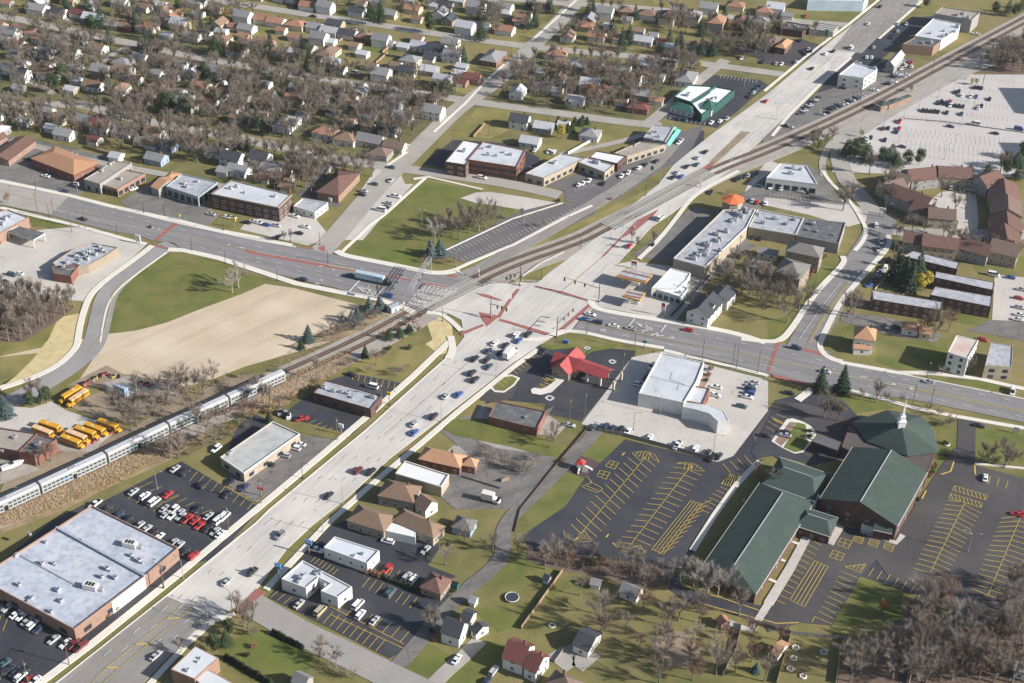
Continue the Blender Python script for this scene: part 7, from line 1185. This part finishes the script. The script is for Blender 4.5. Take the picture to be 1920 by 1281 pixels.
# playground, trampoline, garden things
g = G(1088, 880); t = thing('playground', '', 'playground', (g.x, g.y, .1), D1, None, None, 'playground set with red pyramid roof and slides on the dark mat'); b = MB(); b.mt(mat('play_green', (.04, .14, .09), .6))
for x in (-1.2, 1.2):
    for y in (-1.2, 1.2): b.box(x - .1, y - .1, 0, x + .1, y + .1, 3.2)
b.build('frame', None, t); b = MB(); b.mt(mat('play_grey', (.2, .22, .2), .6)).box(-1.3, -1.3, 1.4, 1.3, 1.3, 1.55).box(1.3, -3, 1.4, 3.4, 0, 1.5); b.build('deck', None, t); b = MB(); b.mt(REDS)
for k in range(4): a0 = pi / 4 + k * pi / 2; b.face([(2.3 * cos(a0), 2.3 * sin(a0), 3.1), (2.3 * cos(a0 + pi / 2), 2.3 * sin(a0 + pi / 2), 3.1), (0, 0, 4.9)])
b.build('roof', None, t); b = MB(); b.mt(TRIM).tube([(1.4, .6, 1.5), (3., .8, 1.), (4.4, .9, .2)], .4, 6).tube([(0, -1.4, 1.5), (.2, -3.4, .3)], .4, 6); b.build('slide', None, t)
g = G(960, 1123); t = thing('trampoline', '', 'trampoline', (g.x, g.y, .03), 0, None, None, 'round dark trampoline with pale rim on the lawn'); b = MB(); b.mt(mat('tramp_mat', (.035, .05, .06), .7)); cc = [(2.1 * cos(k * pi / 12), 2.1 * sin(k * pi / 12)) for k in range(24)]; b.poly(cc, .82); b.build('mat', None, t); b = MB(); b.mt(TRIM).tube([(2.3 * cos(k * pi / 12), 2.3 * sin(k * pi / 12), .82) for k in range(25)], .14, 5); b.build('rim', None, t)
for k in range(6): a0 = k * pi / 3; b = MB(); b.mt(GALV).tube([(2.2 * cos(a0), 2.2 * sin(a0), 0), (2.2 * cos(a0), 2.2 * sin(a0), .8)], .05, 4); b.build('leg', None, t)
for (c, r, s, lab) in ((3, 3, '205,1020 190,1100 165,1180 418,1055 262,1235', 'a'), (2, 3, '300,855', 'b'), (3, 2, '1340,775', 'c')):
    for i, g in enumerate(PXY(c, r, s)):
        t = thing('planter_ring', 'pale round stone planter ring', 'planter', (g.x, g.y, .03), 0, 'pale planter rings'); b = MB(); b.mt(WALK).tube([(1. * cos(k * pi / 8), 1. * sin(k * pi / 8), .2) for k in range(17)], .28, 5); b.build('rim', None, t); b = MB(); b.mt(DIRT); b.poly([(.85 * cos(k * pi / 6), .85 * sin(k * pi / 6)) for k in range(12)], .18); b.build('soil', None, t)
def clutter(c, r, s, look, cat, name, cols, sz):
    for i, g in enumerate(PXY(c, r, s)):
        t = thing(name, look, cat, (g.x, g.y, zat(g.x, g.y)), rnd.uniform(0, 3), look + 's'); q = sz * rnd.uniform(.7, 1.3); b = MB(); b.mt(cols[i % len(cols)]); sect(b, [(-q, q * .5, 0, q * .6), (q * .2, q * .55, 0, q * .7), (q, q * .45, 0, q * .45)]); b.build('body', None, t); b = MB(); b.mt(DARKM).box(-q * .5, -q * .35, q * .6, q * .1, q * .35, q * .95); b.build('top', None, t)
PINK = mat('faded_pink', (.42, .13, .13), .7)
clutter(0, 2, '630,325 665,310 690,295 720,280 745,268 770,255 800,250 830,262 860,270 890,268 1070,320 1110,330 1150,338', 'small derelict machine', 'machine', 'derelict_machine', [PINK, mat('rust_red', (.28, .07, .06), .8), GALV, mat('dull_yellow', (.42, .33, .10), .8), DARKM], 1.3); clutter(0, 2, '700,760 735,738 840,690 660,775', 'small red implement', 'machine', 'implement', [mat('rust_red', (.28, .07, .06), .8), PINK], 1.1)
clutter(1, 2, '180,540 205,550 225,560 245,570', 'small covered trailer', 'trailer', 'trailer', [TRIM, METAL, DARKM], 2.2)
for (p, lab) in ((Q(0,2,'215,900')[0], 'green dumpster container against the bus depot wall'), (Q(3,2,'500,980')[0] if 0 else Q(2,1,'1680,655')[0], 'green dumpster behind the strip plaza'), (Q(1,3,'1475,560')[0], 'green dumpster beside the reddish outbuilding')):
    g = G(*p); t = thing('dumpster', '', 'dumpster', (g.x, g.y, zat(g.x, g.y)), DE, None, None, lab); b = MB(); b.mt(mat('dumpster_green', (.03, .17, .13), .6)).box(-2, -1, .1, 2, 1, 1.6); b.build('body', None, t); b = MB(); b.mt(DARKM).box(-1.95, -.95, 1.6, 1.95, .95, 1.72); b.build('lid', None, t)
g = G(*Q(0,2,'95,950')[0]); t = thing('boat', '', 'boat', (g.x, g.y, .3), radians(35), None, None, 'white covered boat on the pad below the bus depot'); b = MB(); b.mt(TRIM); sect(b, [(-4, 1.1, .6, 1.6), (0, 1.3, .5, 1.9), (3, .9, .6, 1.8), (4.4, .15, 1.2, 1.7)]); b.build('hull', None, t); b = MB(); b.mt(CGL).box(-.5, -.7, 1.9, .6, .7, 2.4); b.build('windscreen', None, t)
g = G(*Q(3,2,'1340,775')[0])
# fences
FW = mat('fence_wood', (.30, .21, .14), .9, .25, .5); FG = mat('fence_grey', (.24, .22, .20), .9, .25, .5); FWH = mat('fence_white', (.6, .59, .56), .7, .1, .5)
def fence(pts, full, m=FW, h=1.7, gap=2.4, solid=True):
    P = [G(*p).to_2d() for p in pts]; c0 = P[0]; t = thing('fence', '', 'fence', (c0.x, c0.y, 0), 0, None, None, full); b = MB(); b.mt(m); pm = MB().mt(m).box(-.07, -.07, 0, .07, .07, 1).mesh('post')
    for a, c_ in zip(P, P[1:]):
        d = c_ - a; l = d.length; u = d / l; M_ = Matrix.Translation((a.x - c0.x, a.y - c0.y, 0)) @ Matrix.Rotation(atan2(d.y, d.x), 4, 'Z')
        if solid: b.box(0, -.03, .1, l, .03, h, M_)
        else:
            for zz in (.5, h - .15): b.box(0, -.04, zz, l, .04, zz + .1, M_)
            n = int(l / .45)
            for k in range(n): b.box(k * .45, -.03, .1, k * .45 + .14, .03, h, M_)
        n = max(1, int(l / max(gap, l / 14)))
        for k in range(n + 1): obj('post', pm, t, M_ @ Vector((l * k / n, 0, 0)), 0, (1, 1, h + .12))
    b.build('panel', None, t)
fence(Q(2,3,'380,450 200,700 70,880'), 'weathered tan wooden fence dividing the lawn from the shaded yards'); fence(Q(2,2,'560,665 300,970 60,1270 20,1430'), 'low dark rail fence along the lane beside the playground lawn', BRICKD, .8); fence(Q(2,2,'560,660 850,715 1490,890'), 'dark brown wooden fence between the large store lot and the church lot', FG)
fence(Q(2,3,'410,1010 320,1130'), 'low grey fence beside the cracked garage pad', FG, 1.2); fence(Q(3,3,'170,930 65,1290'), 'wooden fence left of the planter-ring lawn', FW); fence(Q(3,3,'-120,830 170,920 560,960 1000,1100 1050,1140'), 'long grey fence along the back of the church property', FG); fence(Q(3,3,'565,960 540,1040 510,1290'), 'grey fence right of the garden plots', FG); fence(Q(2,3,'1720,850 1680,1040 1580,1230'), 'wooden fence behind the bare trees by the slide yard', FG); fence(Q(3,3,'1050,1140 1040,1290'), 'dark fence running off the bottom beside the woods', FG)
fence(Q(1,2,'1540,1020 1830,1110'), 'low grey rail fence below the orange-roofed brick house', FG, 1.); fence(Q(2,1,'180,840 20,830 -60,800'), 'pale picket fence beside the railway at the crossing', FWH, 1.1, 2.4, False); fence(Q(2,1,'80,800 220,700 390,620'), 'white picket fence between the tracks and the main road', FWH, 1.1, 2.4, False); fence(Q(3,0,'1020,895 1300,915 1920,1000'), 'dark retaining rail across the commuter lot', FG, .7); fence(Q(0,0,'620,1110 900,1190 1060,1230'), 'brown wooden fence behind the alley lawns', FW); fence(Q(1,0,'620,320 760,230'), 'tan wooden fence between far back yards', FW); fence(Q(1,0,'760,370 860,310'), 'tan wooden fence on the left of the bright green yard', FW); fence(Q(1,0,'950,400 1050,330'), 'tan wooden fence on the right of the bright green yard', FW); fence(Q(2,1,'1190,1100 1490,790'), 'black fence between the gas station and the driveway', BLKP, 1.3)
fence(Q(3,1,'550,410 530,540'), 'low white parapet fence at the end of the dark-roofed plaza wing', FWH, 1.); fence(K5('610,90 430,285'), 'low white and red wall beside the slanted parked cars', FWH, .8); fence(Q(1,2,'1840,1060 1900,1040'), 'low wooden screen near the white box truck', FW); fence(Q(2,0,'420,1160 640,1040'), 'white wooden fence behind the small white shop row', FWH)
for i in range(46):                                            # yard fences of the tree-filled blocks
    px = rnd.uniform(40, 1150); py = rnd.uniform(20, 290)
    g = G(px, py)
    if blocked(g.x, g.y, 6): continue
    a = D2 if rnd.random() < .6 else D1; l = rnd.uniform(10, 18); q = g + Vector((cos(a) * l, sin(a) * l, 0))
    if blocked(q.x, q.y, 2) or blocked((g.x + q.x) / 2, (g.y + q.y) / 2, 2): continue
    m = rnd.choice([FW, FG, FWH]); b = MB(); b.mt(m); b.box(0, -.04, 0, l, .04, 1.6); t = thing('fence', {FW: 'brown', FG: 'grey', FWH: 'white'}[m] + ' straight back yard fence', 'fence', (g.x, g.y, 0), a, 'back yard fences'); b.build('panel', None, t); pm = MB().mt(m).box(-.08, -.1, 0, .08, .1, 1.75).mesh('post')
    for k in range(5): obj('post', pm, t, (l * k / 4, 0, 0))
# ---------------------------------------------------------------- labels: look + nearest landmark, then the order from the left where that is not enough
LM = '''1062,690,near the red-roofed bank|1250,715,by the large white store|1090,870,by the dark-mat playground|1200,930,in the near church lot|1330,930,in the lot's right half|1800,1000,in the far church lot|1500,1060,by the long green wing|1690,800,by the white steeple|1490,810,by the church loop|1640,930,by the church hall|1560,740,on the church lawn
100,1120,in front of the warehouse|60,1215,in the corner lot|230,1000,behind the warehouse|330,940,in the left dark lot|480,840,by the low white building|650,740,by the dark brick restaurant|740,670,near the triangular garden|840,900,by the orange-roofed brick house|790,930,near the brown-roofed house|740,985,by the long tan house|650,1035,by the plain white shop|590,1090,by the notched-roof white shop|820,1095,by the reddish outbuilding|700,1170,in the bottom dark lot|870,1180,by the dark-gabled white house|985,1215,by the red-roofed house
1100,1190,by the grey-roofed garage|1180,1110,below the thicket|1200,1030,in the long thicket|1050,1020,in the thicket's left end|960,1110,by the trampoline|1380,1060,by the wing's near end|1330,1200,in the shaded middle yards|1480,1230,by the fenced lawn|1620,1180,on the lot-corner lawn|1700,1230,in the bottom-right woods|1850,1180,in the woods' right side|1880,1090,in the woods' upper edge|1560,1260,in the woods' left corner|1780,1270,in the woods' bottom
450,1230,by the bottom hedge|380,1240,by the ribbed-roof workshop|400,1080,on the lower main road|560,960,on the main road's bend|700,870,mid main road|830,760,on the busy road stretch|920,680,in the intersection queue|1010,600,in the big intersection|1150,530,left of the gas station|1190,540,by the fuel canopies|1260,530,by the convenience store|1330,580,by the white dark-roofed house|1400,580,among the apartment trees|1490,510,by the grey apartment blocks|1330,450,by the long strip plaza|1420,385,by the orange tower|1480,340,by the wedge showroom|1540,430,by the dark plaza wing|1340,345,by the frontage curve
1610,340,on the curving street|1640,460,by the townhouse driveway|1600,520,by the slanted parked cars|1700,520,by the tall dark spruces|1780,560,by the cloudy-roofed flats|1900,570,in the right-edge lot|1630,630,by the orange-roofed house|1720,620,by the orange-brown garage|1800,660,by the rust-stained roof|1880,670,by the white-balcony flats|1720,400,in the townhouse court|1790,330,above the townhouse court|1860,420,by the right townhouse column|1760,470,below the townhouse court|1680,300,by the evergreen screen
1700,235,in the commuter lot's left|1780,190,in the commuter lot's middle|1850,220,in the commuter lot's right|1820,260,in the lower commuter lot|1640,200,by the railway station|1840,140,by the top-right woods|1900,100,in the top-right woods|1620,140,by the white dealership box|1560,190,in the dealership's lower lot|1680,120,by the barn-like shed|1770,70,by the stepped white shop|1690,60,in the blue-shadowed lot|1560,60,on the road's far stretch|1490,110,by the orange-roofed restaurant|1500,60,by the striped canopy|1480,20,by the pale blue store|1310,190,by the green-edged restaurant|1400,170,in the green-edged restaurant's lot
1240,260,by the teal mansard|1150,285,by the tan-roofed shops|1090,320,by the L-shaped plaza|1140,350,in the triangular lot|1250,310,on the upper main road|1400,220,on the long concrete stretch|1040,240,by the conical evergreens|970,240,by the tall white gable|920,290,by the brick office|870,360,by the grassy triangle|830,420,on the grassy triangle|900,400,in the triangle's trees|1000,420,in the long striped lot|820,480,by the triangle's spruces|720,360,on the angled-parking street|640,340,by the maroon-roofed clinic|580,410,by the small white shop|470,380,by the brick shop block|360,350,by the glass-fronted shop|220,330,by the arched grey shop
110,310,by the brown-roofed office|30,270,by the red motels|40,420,by the dark canopy|155,490,by the cluttered-roof building|60,510,in the concrete lot|60,600,in the left-edge thicket|20,630,in the thicket's left side|110,580,in the thicket's right end|190,600,by the curved street|440,530,on the fallow green|500,500,on the cross road's left|680,520,by the zigzag markings|700,570,by the railway cabin|650,640,on the field's right edge|90,740,by the angled buses|50,840,by the bus depot|180,800,by the parked buses|220,720,in the scrap yard
330,760,in the railside scrub|270,830,in the lower railside scrub|420,780,beyond the silver train|400,850,below the silver train|560,700,by the train's tail|750,640,below the level crossing|1150,620,by the bank corner|1250,650,on the cross road|1430,660,by the side-street crosswalk|1620,720,on the right cross road|1850,770,on the cross road's end|1890,850,on the right-edge lawn
60,30,in the top-left corner|190,40,near the top-left edge|320,30,along the top-left avenue|450,20,at the second avenue's start|600,20,above the wide avenue|740,20,by the top big pine|860,30,near the open lot|1000,30,at the top centre|1130,10,at the top, right-of-centre|1240,25,above the rooftop row|1160,60,by the brown roof row|1330,50,by the orange-roofed cube|1420,60,at the cube row's end|40,70,below the first avenue|130,80,by the long white barn|230,90,by the twin grey roofs|320,110,by the driveway corner|410,90,behind the tall evergreens|500,60,by the wide avenue|590,60,under the wide avenue|700,70,by the bright green yard|790,80,by the steep white gable|880,70,by the lone tall spruces|950,80,by the grey ranch house
40,130,by the black-roofed gable|130,130,around the small pink tree|200,150,in the dark pines|300,140,by the small orange roof|380,130,near the white gables|470,130,in the brown treetops|560,120,by the mint-walled house|660,130,near the yellow tree|760,130,under the third avenue|850,150,by the corner two-storey|930,150,by the crossroads|1060,130,by the blue-grey ranch|1160,130,by the two-storey white|1250,130,by the corner grey ranch|1100,180,by the rusty oak|1190,190,by the maroon square roof|1010,170,in the leafless grove
30,190,in the left hazy trees|110,200,by the street's left end|190,220,by the brown-roofed gable|280,210,by the curving avenue|380,190,below the big spruce|480,180,in the central grove|580,180,by the grey garage|690,170,near the orange tree|780,190,by the great bare tree|830,180,by the twin evergreens|350,265,by the bright maroon roof|430,290,by the black-roofed white|500,300,by the brown side yard|540,230,by the reddish square roof|640,240,by the small open garage|720,250,by the cream two-storey|300,290,by the blue-walled sheds|240,260,by the white gable end|570,320,by the dark yard trees'''
LMK = []
for e in LM.replace('\n', '|').split('|'):
    x, y, ph = e.split(',', 2); g = G(float(x), float(y)); LMK.append((g.x, g.y, ph))
ORD = ['', 'second', 'third', 'fourth', 'fifth', 'sixth', 'seventh', 'eighth', 'ninth', 'tenth', 'eleventh', 'twelfth', 'thirteenth', 'fourteenth', 'fifteenth', 'sixteenth', 'seventeenth', 'eighteenth', 'nineteenth', 'twentieth']
GRP = {}
for o, look, where in THINGS:
    x, y = o.location.x, o.location.y
    if o.type == 'MESH': v = o.data.vertices[0].co; x, y = v.x, v.y
    ph = where or min(LMK, key=lambda l: (l[0] - x) ** 2 + (l[1] - y) ** 2)[2]
    GRP.setdefault((look, ph), []).append((PX((x, y, 0))[0], o))
for (look, ph), L_ in GRP.items():
    L_.sort(key=lambda a: a[0]); n = len(L_)
    for i, (x, o) in enumerate(L_):
        if n == 1: s = f'{look} {ph}'
        elif n == 2: s = f'{look} {ph}, {"left" if i == 0 else "right"} one of two'
        else: s = f'{look} {ph}, ' + ('leftmost' if i == 0 else 'rightmost' if i == n - 1 else (ORD[i] if i < 20 else f'{i + 1}th') + ' from left') + f' of {n}'
        if len(s.split()) > 16: s = s.split(' of ')[0]
        if len(s.split()) > 16: s = s.replace('two-storey ', '').replace('very ', '').replace('spreading ', '')
        o['label'] = s
# ---------------------------------------------------------------- the air between camera and town
b = MB(); b.box(-900, -60, -1.2, 900, 2400, 345); hz = b.build('haze'); hz['kind'] = 'stuff'; reg(hz, '', 'haze', full='thin pale haze in the air over the whole town')
m = bpy.data.materials.new('haze_air'); m.use_nodes = True; n = m.node_tree.nodes; n.remove(n['Principled BSDF']); pv = n.new('ShaderNodeVolumePrincipled')
pv.inputs['Color'].default_value = (.86, .91, 1, 1); pv.inputs['Density'].default_value = .00004; pv.inputs['Anisotropy'].default_value = .3
m.node_tree.links.new(pv.outputs[0], n['Material Output'].inputs['Volume']); hz.data.materials.append(m)
